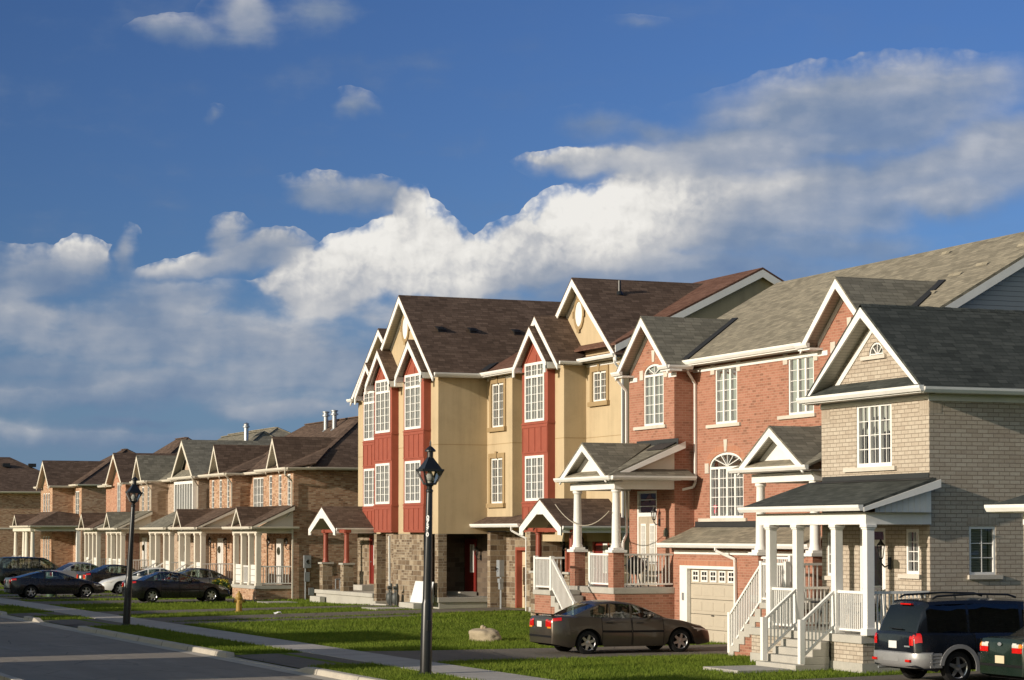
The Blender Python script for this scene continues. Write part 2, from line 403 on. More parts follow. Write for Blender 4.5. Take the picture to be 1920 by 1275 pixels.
def wavy(axis, plane, a0, a1, w, z0, z1, n, amp=.025):
    rows = []; k = max(4, int(n))
    for z in (z0, z1):
        rows.append([PT(axis, plane, a0 + (a1 - a0) * i / k, w + amp * math.sin(i * 2.1 + a0 * 9) * (1 if i % 2 else -.6), z) for i in range(k + 1)])
    return rows

def win(parent, axis, plane, a0, a1, z0, z1, lights=2, rows=5, cols=2, rise=0., transom=None, mat='white', curtain='split', fw=.07, w0=.02, w1=.09, sill=None, sillmat='limestone', mw=.019, far=False):
    mb = MB(); zs = z1 - rise
    abox(mb, axis, plane, a0, a0 + fw, w0, w1, z0, zs); abox(mb, axis, plane, a1 - fw, a1, w0, w1, z0, zs)
    abox(mb, axis, plane, a0 + fw, a1 - fw, w0, w1, z0, z0 + fw); abox(mb, axis, plane, a0 + fw, a1 - fw, w0, w1, zs - fw, zs)
    ia0, ia1, iz0, iz1 = a0 + fw, a1 - fw, z0 + fw, zs - fw
    L = (ia1 - ia0) / lights; mull = .095
    for i in range(1, lights): abox(mb, axis, plane, ia0 + L * i - mull / 2, ia0 + L * i + mull / 2, w0 + .004, w1 - .004, iz0, iz1)
    bands = [(iz0, iz1, rows)]
    if transom:
        abox(mb, axis, plane, ia0, ia1, w0 - .003, w1 - .003, transom - .05, transom + .05); bands = [(iz0, transom - .05, rows), (transom + .05, iz1, 2)]
    wm0, wm1 = w0 + .018, w0 + .042
    for i in range(lights):
        l0 = ia0 + L * i + (mull / 2 if i else 0); l1 = ia0 + L * (i + 1) - (mull / 2 if i < lights - 1 else 0)
        for k in range(1, cols): abox(mb, axis, plane, l0 + (l1 - l0) * k / cols - mw / 2, l0 + (l1 - l0) * k / cols + mw / 2, wm0, wm1, iz0, iz1)
        for b0, b1, rr in bands:
            for k in range(1, rr): abox(mb, axis, plane, l0, l1, wm0 + .002, wm1 - .002, b0 + (b1 - b0) * k / rr - mw / 2, b0 + (b1 - b0) * k / rr + mw / 2)
    pane = [PT(axis, plane, a0 + .01, w1 - .02, z0 + .01), PT(axis, plane, a1 - .01, w1 - .02, z0 + .01), PT(axis, plane, a1 - .01, w1 - .02, zs - .01)]
    if rise:
        ca, hr = (a0 + a1) / 2, (a1 - a0) / 2; n = 14
        arc = [(ca + hr * math.cos(math.pi * k / n), zs + rise * math.sin(math.pi * k / n)) for k in range(n + 1)]
        inn = [(ca + (hr - fw) * math.cos(math.pi * k / n), zs + (rise - fw) * math.sin(math.pi * k / n)) for k in range(n + 1)]
        for k in range(n):
            mb.prism([PT(axis, plane, *arc[k][:1], w0, arc[k][1]), PT(axis, plane, arc[k + 1][0], w0, arc[k + 1][1]), PT(axis, plane, inn[k + 1][0], w0, inn[k + 1][1]), PT(axis, plane, inn[k][0], w0, inn[k][1])], PT(axis, 0, 0, w1 - w0, 0))
        for ang in (38, 66, 90, 114, 142) if rise > .35 else (45, 90, 135):
            c, s_ = math.cos(R(ang)), math.sin(R(ang))
            mb.bar(PT(axis, plane, ca + .04 * c, w0 + .03, zs + .02), PT(axis, plane, ca + (hr - .03) * c, w0 + .03, zs + (rise - .03) * s_), .024, .024)
        pane += [PT(axis, plane, a, w1 - .02, z) for a, z in [(ca + (hr - .01) * math.cos(math.pi * k / n), zs + (rise - .01) * math.sin(math.pi * k / n)) for k in range(n + 1)]]
    pane.append(PT(axis, plane, a0 + .01, w1 - .02, zs - .01))
    o = mb.build('window', mat, parent)
    MB().quad(*pane).build('pane', 'glass', o)
    W = a1 - a0; H = zs - z0
    if curtain and not far:
        c = MB(); cm = 'curtain'
        if curtain == 'split':
            c.grid(wavy(axis, plane, a0, a0 + W * .36, .2, z0 - .05, zs, W * 18)); c.grid(wavy(axis, plane, a1 - W * .36, a1, .2, z0 - .05, zs, W * 18))
        elif curtain == 'sheer': c.grid(wavy(axis, plane, a0, a1, .2, z0 - .05, zs, W * 26))
        elif curtain == 'drape': c.grid(wavy(axis, plane, a0 + W * .05, a0 + W * .62, .2, z0 - .05, zs, W * 20)); cm = 'drape'
        elif curtain == 'side': c.grid(wavy(axis, plane, a0, a0 + W * .3, .2, z0 - .05, zs, W * 20)); c.grid(wavy(axis, plane, a1 - W * .16, a1, .2, z0 - .05, zs, W * 20))
        elif curtain == 'shade':
            for k in range(int(H / .06)): abox(c, axis, plane, a0, a1, .115, .13, zs - .06 * k - .052, zs - .06 * k)
            cm = 'blind'
        elif curtain == 'blind':
            for k in range(int(H * .36 / .05)): abox(c, axis, plane, a0, a1, .18, .2, zs - .05 * k - .045, zs - .05 * k)
            cm = 'blind'
        if c.v: c.build('curtain', cm, o)
    if sill:
        s0, s1, sh = sill
        q = MB(); abox(q, axis, plane, s0, s1, -.07, .05, z0 - sh, z0 - .003); q.build('sill', sillmat, o)
    return o

def roof_slabs(mb, polys, th=.07, m=0):
    for p in polys: mb.prism(p, (0, 0, -th), m)

def cross_gable(parent, yc, hw, xf, xw, zf, zr, xbr, xbf, mat, h=.2, trim='white', soffit='soffit', frieze=True, name='cross_roof', fr=.16):
    """gable facing the street: ridge runs back from xf to xbr, the feet from xf to xbf"""
    r = MB()
    for s in (-1, 1):
        r.prism([(xf - .03, yc, zr), (xbr, yc, zr), (xbf, yc + s * hw, zf), (xf - .03, yc + s * hw, zf)], (0, 0, -.06))
    o = r.build(name, mat, parent)
    b = MB(); e = .045
    for s in (-1, 1):
        b.prism([(xf - .03, yc, zr - .063), (xf - .03, yc + s * hw, zf - .063), (xf - .03, yc + s * hw, zf - .063 - h), (xf - .03, yc, zr - .063 - h * 1.25)], (e, 0, 0))
    b.build('bargeboard', trim, o)
    q = MB()
    for s in (-1, 1):
        q.quad((xf + .016, yc, zr - .14), (xf + .016, yc + s * (hw - .03), zf - .10), (xw, yc + s * (hw - .03), zf - .10), (xw, yc, zr - .14))
    q.build('soffit', soffit, o)
    if frieze:
        q = MB(); sl = (zr - zf) / hw
        for s in (-1, 1):
            zt = zr - .16; k = hw - .25
            q.prism([(xw - .022, yc, zt), (xw - .022, yc + s * k, zt - sl * k), (xw - .022, yc + s * k, zt - sl * k - fr), (xw - .022, yc, zt - fr * 1.2)], (.02, 0, 0))
        q.build('frieze', trim, o)
    return o

def gutter_x(mb, x, y0, y1, z, s=.12):      # runs along y, faces -x
    p = [(x, y0, z), (x, y0, z + s), (x - s, y0, z + s), (x - s * .95, y0, z + s * .55), (x - s * .6, y0, z)]
    mb.prism(p, (0, y1 - y0, 0))
def gutter_y(mb, y, x0, x1, z, s=.12):      # runs along x, faces -y
    p = [(x0, y, z), (x0, y, z + s), (x0, y - s, z + s), (x0, y - s * .95, z + s * .55), (x0, y - s * .6, z)]
    mb.prism(p, (x1 - x0, 0, 0))

def downspout(parent, pts, mat='white'):
    mb = MB()
    for a, b in zip(pts[:-1], pts[1:]): mb.bar(a, b, .075, .06, up=(0, 1, 0))
    return mb.build('downspout', mat, parent, bevel=.012)

def railing(parent, p0, p1, h=.9, gap=.11, post=(False, False), low=.1, mat='white', bw=.028):
    """straight or sloping railing from p0 to p1, given at deck level"""
    p0, p1 = Vector(p0), Vector(p1); mb = MB(); up = Vector((0, 0, 1))
    mb.bar(p0 + up * h, p1 + up * h, .075, .06); mb.bar(p0 + up * low, p1 + up * low, .05, .05)
    n = max(2, int((p1 - p0).length / gap))
    for i in range(1, n):
        q = p0.lerp(p1, i / n); mb.bar(q + up * (low + .02), q + up * (h - .025), bw, bw)
    for k, p in zip(post, (p0, p1)):
        if k: mb.box(p.x - .06, p.x + .06, p.y - .06, p.y + .06, p.z - (.0 if k is True else k), p.z + h + .07)
    return mb.build('railing', mat, parent)

def lantern_wall(parent, x, y, z, s=1., mat='iron'):
    mb = MB(); mb.box(x - .03, x - .003, y - .05 * s, y + .05 * s, z - .2 * s, z + .02 * s)
    mb.tube([(x - .03, y, z - .12 * s), (x - .12 * s, y, z - .16 * s), (x - .2 * s, y, z - .08 * s), (x - .2 * s, y, z - .02 * s)], .014 * s, 6)
    mb.lathe([(.03, -.02), (.055, 0), (.06, .02)], (x - .2 * s, y, z), 6); mb.lathe([(.105, 0), (.10, .02), (.04, .09), (.015, .15)], (x - .2 * s, y, z + .24 * s), 6)
    for k in range(6):
        t = k * math.pi / 3; mb.bar((x - .2 * s + .055 * math.cos(t), y + .055 * math.sin(t), z + .02), (x - .2 * s + .095 * math.cos(t), y + .095 * math.sin(t), z + .24 * s), .014, .014)
    o = mb.build('wall_lantern', mat, parent)
    MB().lathe([(.05, .02), (.088, .235)], (x - .2 * s, y, z), 6).build('lantern_glass', 'clear', o)
    return o

def stairs_mb(mb, x0, x1, y0, y1, ztop, zbot, n, axis='x'):
    """n risers; axis x: climbs toward +x (x0 low end); axis y: climbs toward +y (or -y if y1<y0)"""
    rise = (ztop - zbot) / n
    for i in range(n):
        zt = zbot + rise * (i + 1)
        if axis == 'x': a = x0 + (x1 - x0) * i / n; mb.box(a, x1 + .01 * (i % 2), y0 + .002 * i, y1 - .002 * i, zt - rise, zt)
        else: a = y0 + (y1 - y0) * i / n; mb.box(x0 + .002 * i, x1 - .002 * i, a, y1, zt - rise, zt)

def gz(x, y):
    """height of the gently sloping front gardens above the pavement"""
    t = max(0., x - 20.) * .016
    def st(a, b, v): v = (v - a) / (b - a); v = min(1, max(0, v)); return v * v * (3 - 2 * v)
    w = 1 - st(48, 54, y) + 1.05 * st(68, 78, y) - .85 * st(88, 98, y)
    return t * w

# ================================================================== pale brick house, right
def pale_house():
    t = thing('brick_house', 'pale beige brick house with charcoal roof and white columned porch', 'house', (28.3, 46.2, .1))
    X, Y0, Y1, XB = 28.3, 43.78, 48.55, 39.
    w = MB()
    H = [(45.36, 46.93, 4.76, 6.26), (44.23, 44.79, 2.27, 3.30), (45.66, 46.82, .95, 3.32), (48.0, 48.32, 2.17, 3.22)]
    wall(w, 'X', X, Y0, Y1, -.2, 6.42, H)
    # gable brick with the fan light cut into it
    yc, zr, zf, hw = 45.98, 8.55, 6.48, 2.63
    fz0, fz1, f0, f1 = 7.37, 7.68, 45.70, 46.35
    sl = (zr - zf) / hw; zt = lambda y: zr - .12 - sl * abs(y - yc)
    n = 10; arc = [((f0 + f1) / 2 + (f1 - f0) / 2 * math.cos(math.pi * k / n), fz0 + (fz1 - fz0) * math.sin(math.pi * k / n)) for k in range(n + 1)]
    P = lambda y, z: (X, y, z)
    w.quad(P(Y0, 6.42), P(f0, 6.42), P(f0, zt(f0)), P(Y0, zt(Y0))); w.quad(P(f1, 6.42), P(yc + (zr - .12 - 6.42) / sl, 6.42), P(f1, zt(f1)))
    w.quad(P(f0, 6.42), P(f1, 6.42), P(f1, fz0), P(f0, fz0))
    ys = [a[0] for a in arc]
    for (p, q) in zip(arc[:-1], arc[1:]): w.quad(P(*p), P(p[0], zt(p[0])), P(q[0], zt(q[0])), P(*q))
    wall(w, 'Y', Y0, X, XB, -.2, 6.42, [(29.34, 30.06, 2.26, 3.36)])
    w.quad((X, Y1, -.2), (XB, Y1, -.2), (XB, Y1, 6.4), (X, Y1, 6.4)); w.quad((XB, Y0, -.2), (XB, Y1, -.2), (XB, Y1, 6.4), (XB, Y0, 6.4))
    w.build('wall', 'beige_brick', t)
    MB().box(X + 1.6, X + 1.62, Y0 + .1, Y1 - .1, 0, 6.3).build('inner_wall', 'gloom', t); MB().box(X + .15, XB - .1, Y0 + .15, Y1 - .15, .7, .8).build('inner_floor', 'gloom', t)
    # soldier courses: corner block and lintels, 4 mm proud
    s = MB(); s.box(X + .01, X + .33, Y0 - .004, Y0 + .01, 5.9, 6.2); s.box(29.30, 30.10, Y0 - .004, Y0 + .01, 3.365, 3.56)
    s.box(X - .004, X + .01, Y0 + .01, Y0 + .4, 5.9, 6.2); s.box(X - .004, X + .01, Y1 - .4, Y1 - .01, 5.9, 6.2)
    s.build('soldier_course', 'beige_soldier', t)
    win(t, 'X', X, 45.36, 46.93, 4.76, 6.26, 3, 4, 2, curtain='side', sill=(45.14, 47.44, .10), fw=.09)
    win(t, 'X', X, 44.23, 44.79, 2.27, 3.30, 1, 4, 2, curtain=None, sill=(44.12, 45.03, .10), fw=.075)
    win(t, 'X', X, 48.0, 48.32, 2.17, 3.22, 1, 4, 1, curtain=None, sill=(47.85, 48.45, .10))
    win(t, 'Y', Y0, 29.34, 30.06, 2.26, 3.36, 1, 3, 2, curtain='shade', sill=(29.29, 30.2, .10), fw=.06)
    o = win(t, 'X', X, f0, f1, fz0, fz1, 1, 1, 1, rise=fz1 - fz0 - .02, curtain=None, sill=(45.55, 46.62, .09), fw=.045)
    # roof
    r = MB(); e0, e1 = Y0 - .43, Y1 + .10
    zf2 = zr - sl * (yc - e0)
    r.prism([(X - .45, yc, zr), (XB + .4, yc, zr), (XB + .4, e0, zf2), (X - .45, e0, zf2)], (0, 0, -.07))
    zl = zr - sl * (e1 - yc); r.prism([(X - .45, yc, zr), (XB + .4, yc, zr), (XB + .4, e1, zl), (X - .45, e1, zl)], (0, 0, -.07))
    r.prism([(X - .47, e0 + .1, 6.53), (X - .47, e1 - .1, 6.53), (X - .005, e1 - .55, 6.78), (X - .005, e0 + .55, 6.78)], (0, 0, -.05))
    ro = r.build('roof', 'sh_dark', t)
    c = MB()
    for k in range(46):
        x = X - .45 + k * .25; c.prism([(x, yc - .1, zr - .07), (x, yc, zr + .015 + .008 * (k % 2)), (x, yc + .1, zr - .07)], (.243, 0, 0))
    c.build('ridge_cap', 'sh_dark', ro)
    b = MB()
    for sg, ye, ze in ((-1, e0, zf2), (1, e1, zl)):
        b.prism([(X - .455, yc, zr - .073), (X - .455, ye, ze - .073), (X - .455, ye, 6.41), (X - .455, ye - sg * .14, 6.41), (X - .455, yc, zr - .31)], (.05, 0, 0))
        k = 2.2; b.prism([(X - .025, yc, zr - .30), (X - .025, yc + sg * k, zr - .30 - sl * k), (X - .025, yc + sg * k, zr - .46 - sl * k), (X - .025, yc, zr - .5)], (.022, 0, 0))
    b.build('bargeboard', 'white', ro)
    q = MB()
    for ye, ze in ((e0, zf2), (e1, zl)): q.quad((X - .41, yc, zr - .2), (X - .41, ye, ze - .12), (X - .003, ye, ze - .12), (X - .003, yc, zr - .2))
    q.quad((X - .44, e0 + .02, 6.345), (X - .44, e1 - .02, 6.345), (X - .03, e1 - .02, 6.345), (X - .03, e0 + .02, 6.345))
    q.quad((X - .03, e0 + .02, 6.33), (XB, e0 + .02, 6.33), (XB, Y0 - .002, 6.33), (X - .03, Y0 - .002, 6.33))
    q.build('soffit', 'soffit', ro)
    g = MB(); gutter_x(g, X - .47, e0 - .1, e1 + .1, 6.37, .13); g.box(X - .48, X - .44, e0, e1, 6.34, 6.5)
    gutter_y(g, e0 - .005, X - .46, XB, 6.34, .13); g.box(X - .44, XB, e0 - .004, e0 + .02, 6.33, 6.47)
    g.build('gutter', 'white', ro)
    f = MB(); f.box(X - .03, X - .002, Y0, Y1, 6.22, 6.34); f.box(X - .03, XB, Y0 - .03, Y0 - .002, 6.19, 6.33); f.build('frieze', 'white', t)
    # ---- porch
    px, pz = 26.5, .93
    d = MB(); d.box(px, X + .02, Y0, 49.0, pz - .18, pz); d.build('porch_floor', 'concrete', t, bevel=.015)
    d = MB(); d.box(px + .06, X, Y0 + .03, 45.2, .32, pz - .183); d.box(px + .06, X, 47.06, 48.95, .32, pz - .183); d.build('porch_base', 'beige_brick', t)
    d = MB(); d.box(px + .03, X, Y0 + .01, 45.22, -.3, .318); d.box(px + .03, X, 47.04, 48.97, -.3, .318); d.build('footing', 'concrete', t)
    d = MB(); stairs_mb(d, 25.62, px - .003, 45.16, 47.02, pz - .19, .06, 4); d.build('steps', 'concrete', t, bevel=.012)
    # walkway slab
    for y0 in (48.14, 46.85, 45.08, 43.72):
        m = MB(); x0 = 26.62
        m.box(x0, x0 + .2, y0, y0 + .2, pz, 3.40); m.box(x0 - .035, x0 + .235, y0 - .035, y0 + .235, pz + .001, pz + .16)
        m.box(x0 - .02, x0 + .22, y0 - .02, y0 + .22, 3.29, 3.33); m.box(x0 - .04, x0 + .24, y0 - .04, y0 + .24, 3.33, 3.40)
        m.build('porch_column', 'white', t, bevel=.01)
    railing(t, (26.72, 43.93, pz), (26.72, 45.08, pz), .95, .085); railing(t, (26.72, 47.06, pz), (26.72, 48.14, pz), .95, .085)
    railing(t, (26.84, 43.82, pz), (28.28, 43.82, pz), .95, .1); railing(t, (26.84, 48.24, pz), (28.28, 48.24, pz), .95, .1)
    for y in (46.74, 45.0):
        railing(t, (25.68, y, .26), (26.62, y + .16, .95), .93, .12, (True, False), .14)
    z0 = 3.40
    bm_ = MB(); bm_.box(26.6, 26.84, Y0 - .06, 48.75, z0, 3.66); bm_.box(26.84, X - .002, Y0 - .06, Y0 + .14, z0, 3.66); bm_.box(26.84, X - .002, 48.55, 48.75, z0, 3.66)
    bm_.build('porch_beam', 'white', t)
    pr = MB(); gx, gzz = 26.45, 3.84; top = 4.45; ya, yb = 43.5, 49.1
    pr.prism([(gx - .05, ya, gzz), (gx - .05, yb, gzz), (X - .004, yb, top), (X - .004, ya, top)], (0, 0, -.06))
    pro = pr.build('porch_roof', 'sh_dark', t)
    fl = MB(); fl.prism([(X - .03, Y0, top - .01), (X - .03, 48.5, top - .01), (X - .018, 48.5, top + .12), (X - .018, Y0, top + .12)], (.014, 0, 0)); fl.quad((X - .18, ya + .05, top - .045), (X - .18, yb - .3, top - .045), (X - .031, yb - .3, top + .008), (X - .031, ya + .05, top + .008))
    fl.build('flashing', 'flash', pro)
    g = MB(); gutter_x(g, gx - .06, ya - .02, yb, 3.70, .13)
    g.prism([(gx - .05, ya, gzz - .062), (X + .1, ya, top - .04), (X + .1, ya, top - .22), (gx - .05, ya, gzz - .16)], (0, -.035, 0))
    g.prism([(gx - .05, yb, gzz - .062), (X - .01, yb, top - .075), (X - .01, yb, top - .22), (gx - .05, yb, gzz - .16)], (0, .035, 0))
    g.build('gutter', 'white', pro)
    c = MB(); c.quad((gx, ya + .02, 3.668), (gx, yb - .02, 3.668), (X - .003, yb - .02, 3.668), (X - .003, ya + .02, 3.668)); c.build('porch_ceiling', 'soffit', pro)
    e = MB(); yp = Y0 - .065
    e.prism([(26.84, yp, 3.662), (X - .004, yp, 3.662), (X - .004, yp, top - .1), (26.84, yp, gzz + .04)], (0, .03, 0))
    for k in range(9): x = 26.95 + k * .15; e.box(x, x + .022, yp - .012, yp - .0005, 3.664, gzz + .05 + (x - 26.84) * .36)
    e.build('side_panel', 'white', pro)
    # front door: white storm door with dark glass, transom and side frame
    dr = MB(); a0, a1 = 45.66, 46.82
    dr.box(X + .02, X + .10, a0, a0 + .1, .95, 3.32); dr.box(X + .02, X + .10, a1 - .1, a1, .95, 3.32); dr.box(X + .02, X + .10, a0 + .1, a1 - .1, 3.24, 3.32); dr.box(X + .02, X + .1, a0 + .1, a1 - .1, 2.98, 3.05)
    dr.box(X + .03, X + .08, a0 + .1, a0 + .19, .95, 2.98); dr.box(X + .03, X + .08, a1 - .19, a1 - .1, .95, 2.98); dr.box(X + .03, X + .08, a0 + .19, a1 - .19, .95, 1.12); dr.box(X + .03, X + .08, a0 + .19, a1 - .19, 1.66, 1.74); dr.box(X + .03, X + .08, a0 + .19, a1 - .19, 2.9, 2.98)
    do = dr.build('front_door', 'white', t)
    MB().quad((X + .06, a0 + .02, .97), (X + .06, a1 - .02, .97), (X + .06, a1 - .02, 3.3), (X + .06, a0 + .02, 3.3)).build('door_glass', 'glass', do)
    MB().box(X + .2, X + .24, a0 + .1, a1 - .1, .95, 2.97).build('inner_door', M_plain('dark_green_door', (.05, .075, .06)), do)
    wr = MB(); rr = random.Random(3)
    for k in range(60):
        z = 2.0 + .8 * rr.random(); y = 46.2 + rr.uniform(-.09, .09); wr.box(X + .165, X + .19, y, y + .03, z, z + .05)
    wr.build('door_garland', 'leaf', do)
    MB().cyl((X + .02, 46.62, 1.72), (X + .0, 46.62, 1.72), .025).build('handle', 'galv', do)
    lantern_wall(t, X - .003, 45.45, 2.62, 1.25, 'iron')
    p = MB(); pts = [(X - .02, 45.05, 2.39), (X - .02, 45.39, 2.39), (X - .02, 45.39, 2.54)] + [(X - .02, 45.22 + .13 * math.cos(math.pi * k / 6), 2.54 + .06 * math.sin(math.pi * k / 6)) for k in range(7)] + [(X - .02, 45.05, 2.54)]
    p.prism(pts, (.016, 0, 0)); p.build('house_number_plaque', 'plaque', t)
    rebase(t, (28.3, 46.2, .1)); return t
pale_house()

def neighbour_garage():
    t = thing('brick_garage', 'brick garage corner with white gutter at the right edge beside the green saloon', 'garage', (25., 32., .1))
    X, Y1 = 24.95, 35.45
    w = MB(); wall(w, 'X', X, 24, Y1, -.2, 3.45); w.quad((X, Y1, -.2), (X + 7, Y1, -.2), (X + 7, Y1, 3.45), (X, Y1, 3.45)); w.quad((X, 24, -.2), (X + 7, 24, -.2), (X + 7, 24, 3.45), (X, 24, 3.45)); w.build('wall', 'beige_brick', t)
    r = MB(); a, b = X - .45, Y1 + .45
    r.prism([(a, 23.6, 3.72), (a, b, 3.72), (a + 3, b - 3, 5.0), (a + 3, 24, 5.0)], (0, 0, -.06)); r.prism([(a, b, 3.72), (a + 8, b, 3.72), (a + 8, b - 3, 5.0), (a + 3, b - 3, 5.0)], (0, 0, -.06))
    ro = r.build('roof', 'sh_dark', t)
    g = MB(); gutter_x(g, a + .02, 23.6, b, 3.6, .13); gutter_y(MB(), b, a, a + 7, 3.6); g.box(a + .02, X, 23.6, b, 3.58, 3.6); g.box(X - .03, X - .002, 24, Y1 - .02, 3.36, 3.56); g.build('gutter', 'white', ro)
    rebase(t, (X, 32, .1))
neighbour_garage()

# ================================================================== orange brick townhouse block
def orange_block():
    t = thing('townhouse_block', 'orange brick townhouse block with weathered grey shingle roof and white porch columns', 'townhouse', (31, 57, 0))
    XB, XM, YR, YL = 31.0, 31.67, 49.6, 65.15
    w = MB(); zt = 8.3
    # main wall between the bays, above and below the garage roof
    wall(w, 'X', XM, 53.25, 61.97, 2.6, zt, [(59.2, 60.58, 6.45, 8.13), (54.74, 56.16, 6.51, 8.13), (58.83, 60.97, 3.65, 5.6, .42)])
    for a0, a1, hs in ((61.97, YL, [(62.7, 64.09, 6.53, 8.44, .32), (63.2, 64.62, 1.58, 4.52)]), (50.05, 53.25, [(51.0, 52.4, 6.53, 8.44, .32), (50.8, 52.3, 1.58, 4.52)])):
        yc = 63.42 if a0 > 60 else 51.72
        wall(w, 'X', XB, yc - 1.21, yc + 1.21, -.3, 8.6, hs); wall(w, 'X', XB, a0, yc - 1.21, -.3, 8.36); wall(w, 'X', XB, yc + 1.21, a1, -.3, 8.36)
        w.quad((XB, yc - 1.21, 8.6), (XB, yc + 1.21, 8.6), (XB, yc, 9.76))
        for q in (-1, 1): w.quad((XB, yc + q * 1.21, 8.36), (XB, yc + q * 1.55, 8.36), (XB, yc + q * 1.21, 8.68))
        w.quad((XB, a0, -.3), (XM, a0, -.3), (XM, a0, 8.3), (XB, a0, 8.3)); w.quad((XB, a1, -.3), (XM, a1, -.3), (XM, a1, 8.3), (XB, a1, 8.3))
    wall(w, 'X', XB, 53.25, 61.97, -.3, 2.75, [(58.13, 61.54, -.29, 2.17)], depth=.2)
    w.quad((XM, YR, -.3), (42, YR, -.3), (42, YR, 6.), (XM, YR, 6.)); w.quad((XM, YL, -.3), (42, YL, -.3), (42, YL, 8.3), (XM, YL, 8.3)); w.quad((42, YR, -.3), (42, YL, -.3), (42, YL, 8.3), (42, YR, 8.3))
    w.quad((XM, YR, -.3), (XM, 50.05, -.3), (XM, 50.05, 8.3), (XM, YR, 8.3))
    w.build('wall', 'orange_brick', t)
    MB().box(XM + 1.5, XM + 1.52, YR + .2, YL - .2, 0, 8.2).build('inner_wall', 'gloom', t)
    # soldier arches over the openings
    s = MB()
    def arch_ring(x, y0, y1, zs, rise, th):
        yc, hr = (y0 + y1) / 2, (y1 - y0) / 2; n = 14
        for k in range(n):
            a, b = math.pi * k / n, math.pi * (k + 1) / n
            s.prism([(x - .005, yc + hr * math.cos(a), zs + rise * math.sin(a)), (x - .005, yc + (hr + th) * math.cos(a), zs + (rise + th) * math.sin(a)), (x - .005, yc + (hr + th) * math.cos(b), zs + (rise + th) * math.sin(b)), (x - .005, yc + hr * math.cos(b), zs + rise * math.sin(b))], (.004, 0, 0))
    arch_ring(XM, 58.83, 60.97, 5.18, .42, .26); arch_ring(XB, 62.7, 64.09, 8.12, .32, .24)
    s.box(XB - .005, XB - .001, 57.9, 61.75, 2.2, 2.42)
    s.build('soldier_course', 'orange_soldier', t)
    k = MB()
    for x, y, z in ((XM, 59.9, 5.62), (XB, 63.38, 8.5), (XB, 51.7, 8.5)):
        k.prism([(x - .03, y - .07, z), (x - .03, y + .07, z), (x - .03, y + .11, z + .36), (x - .03, y - .11, z + .36)], (.028, 0, 0))
    for x, ys, z0, z1 in ((XM, (58.45, 60.98), 5.0, 5.3), (XM, (58.98, 60.6), 7.95, 8.25), (XM, (54.5, 56.18), 7.95, 8.25), (XB, (62.4, 64.1), 7.98, 8.28), (XB, (50.7, 52.42), 7.98, 8.28)):
        for y in ys: k.box(x - .028, x - .002, y, y + .22 if y != ys[1] else y + .24, z0, z1)
    k.box(XM - .05, XM - .002, 57.6, 61.0, 2.9, 2.9001)
    k.build('keystone', 'limestone', t)
    win(t, 'X', XM, 59.2, 60.58, 6.45, 8.13, 3, 5, 1, curtain='split', sill=(58.95, 61.07, .1)); win(t, 'X', XM, 54.74, 56.16, 6.51, 8.13, 3, 5, 1, curtain='side', sill=(54.6, 56.69, .1))
    o = win(t, 'X', XM, 58.83, 60.97, 3.65, 5.6, 4, 5, 2, rise=.42, curtain='split', sill=(58.58, 61.58, .1))
    mk = MB(); mk.cyl((XM + .055, 60.72, 3.86), (XM + .06, 60.72, 3.86), .075, n=14); mk.cyl((XM + .055, 60.66, 3.99), (XM + .06, 60.66, 3.99), .055, n=12); mk.cyl((XM + .055, 60.76, 4.0), (XM + .06, 60.76, 4.0), .05, n=12)
    mk.build('window_sticker', M_plain('pink_sticker', (.55, .10, .14)), o)
    win(t, 'X', XB, 62.7, 64.09, 6.53, 8.44, 2, 5, 2, rise=.32, curtain='split', sill=(62.49, 64.72, .1)); win(t, 'X', XB, 51.0, 52.4, 6.53, 8.44, 2, 5, 2, rise=.32, curtain='split', sill=(50.8, 52.8, .1))
    # main roof
    ez, ex, rx, rz = 8.42, 31.24, 36.5, 11.4; y0, y1 = YR - .32, YL + .3
    r = MB(); r.prism([(ex, y0, ez), (ex, y1, ez), (rx, y1, rz), (rx, y0, rz)], (0, 0, -.08)); r.prism([(42.2, y0, ez - .2), (42.2, y1, ez - .2), (rx, y1, rz), (rx, y0, rz)], (0, 0, -.08))
    # a few shingles lifted by the wind
    rr = random.Random(11); n = Vector((-(rz - ez), 0, rx - ex)).normalized()
    for yy, u in ((50.6, .62), (51.3, .55), (52.4, .50), (49.9, .78), (51.0, .36), (53.3, .22), (54.6, .9), (50.4, .9)):
        p = Vector((ex, yy, ez)).lerp(Vector((rx, yy, rz)), u) + n * .006; q = (Vector((rx - ex, 0, rz - ez)).normalized()) * .12
        l = rr.uniform(.35, .8); r.quad(p, p + Vector((0, l, 0)), p + Vector((0, l, 0)) + q + n * .06, p + q + n * .05)
    ro = r.build('roof', 'sh_grey', t)
    e = MB(); e.prism([(XM, YR - .01, 6.), (42, YR - .01, 6.), (41.6, YR - .01, ez - .1), (rx, YR - .01, rz - .1), (ex + .35, YR - .01, ez + .08)], (0, .03, 0)); e.build('gable_siding', 'grey_siding', ro)
    b = MB()
    for xx, zz in ((ex, ez), (42.2, ez - .2)): b.prism([(xx, y0 - .003, zz - .083), (rx, y0 - .003, rz - .083), (rx, y0 - .003, rz - .32), (xx, y0 - .003, zz - .30)], (0, .04, 0)); b.prism([(xx, y1 + .003, zz - .083), (rx, y1 + .003, rz - .083), (rx, y1 + .003, rz - .32), (xx, y1 + .003, zz - .3)], (0, -.04, 0))
    b.build('bargeboard', 'white', ro)
    g = MB(); gutter_x(g, ex + .03, 53.3, 61.9, 8.30, .13); g.box(ex + .0, ex + .03, 53.3, 61.9, 8.26, 8.4); g.box(XM - .03, XM - .002, 53.25, 61.97, 8.08, 8.2); g.build('gutter', 'white', ro)
    q = MB(); q.quad((ex, 53.3, 8.262), (ex, 61.9, 8.262), (XM, 61.9, 8.262), (XM, 53.3, 8.262)); q.build('soffit', 'soffit', ro)
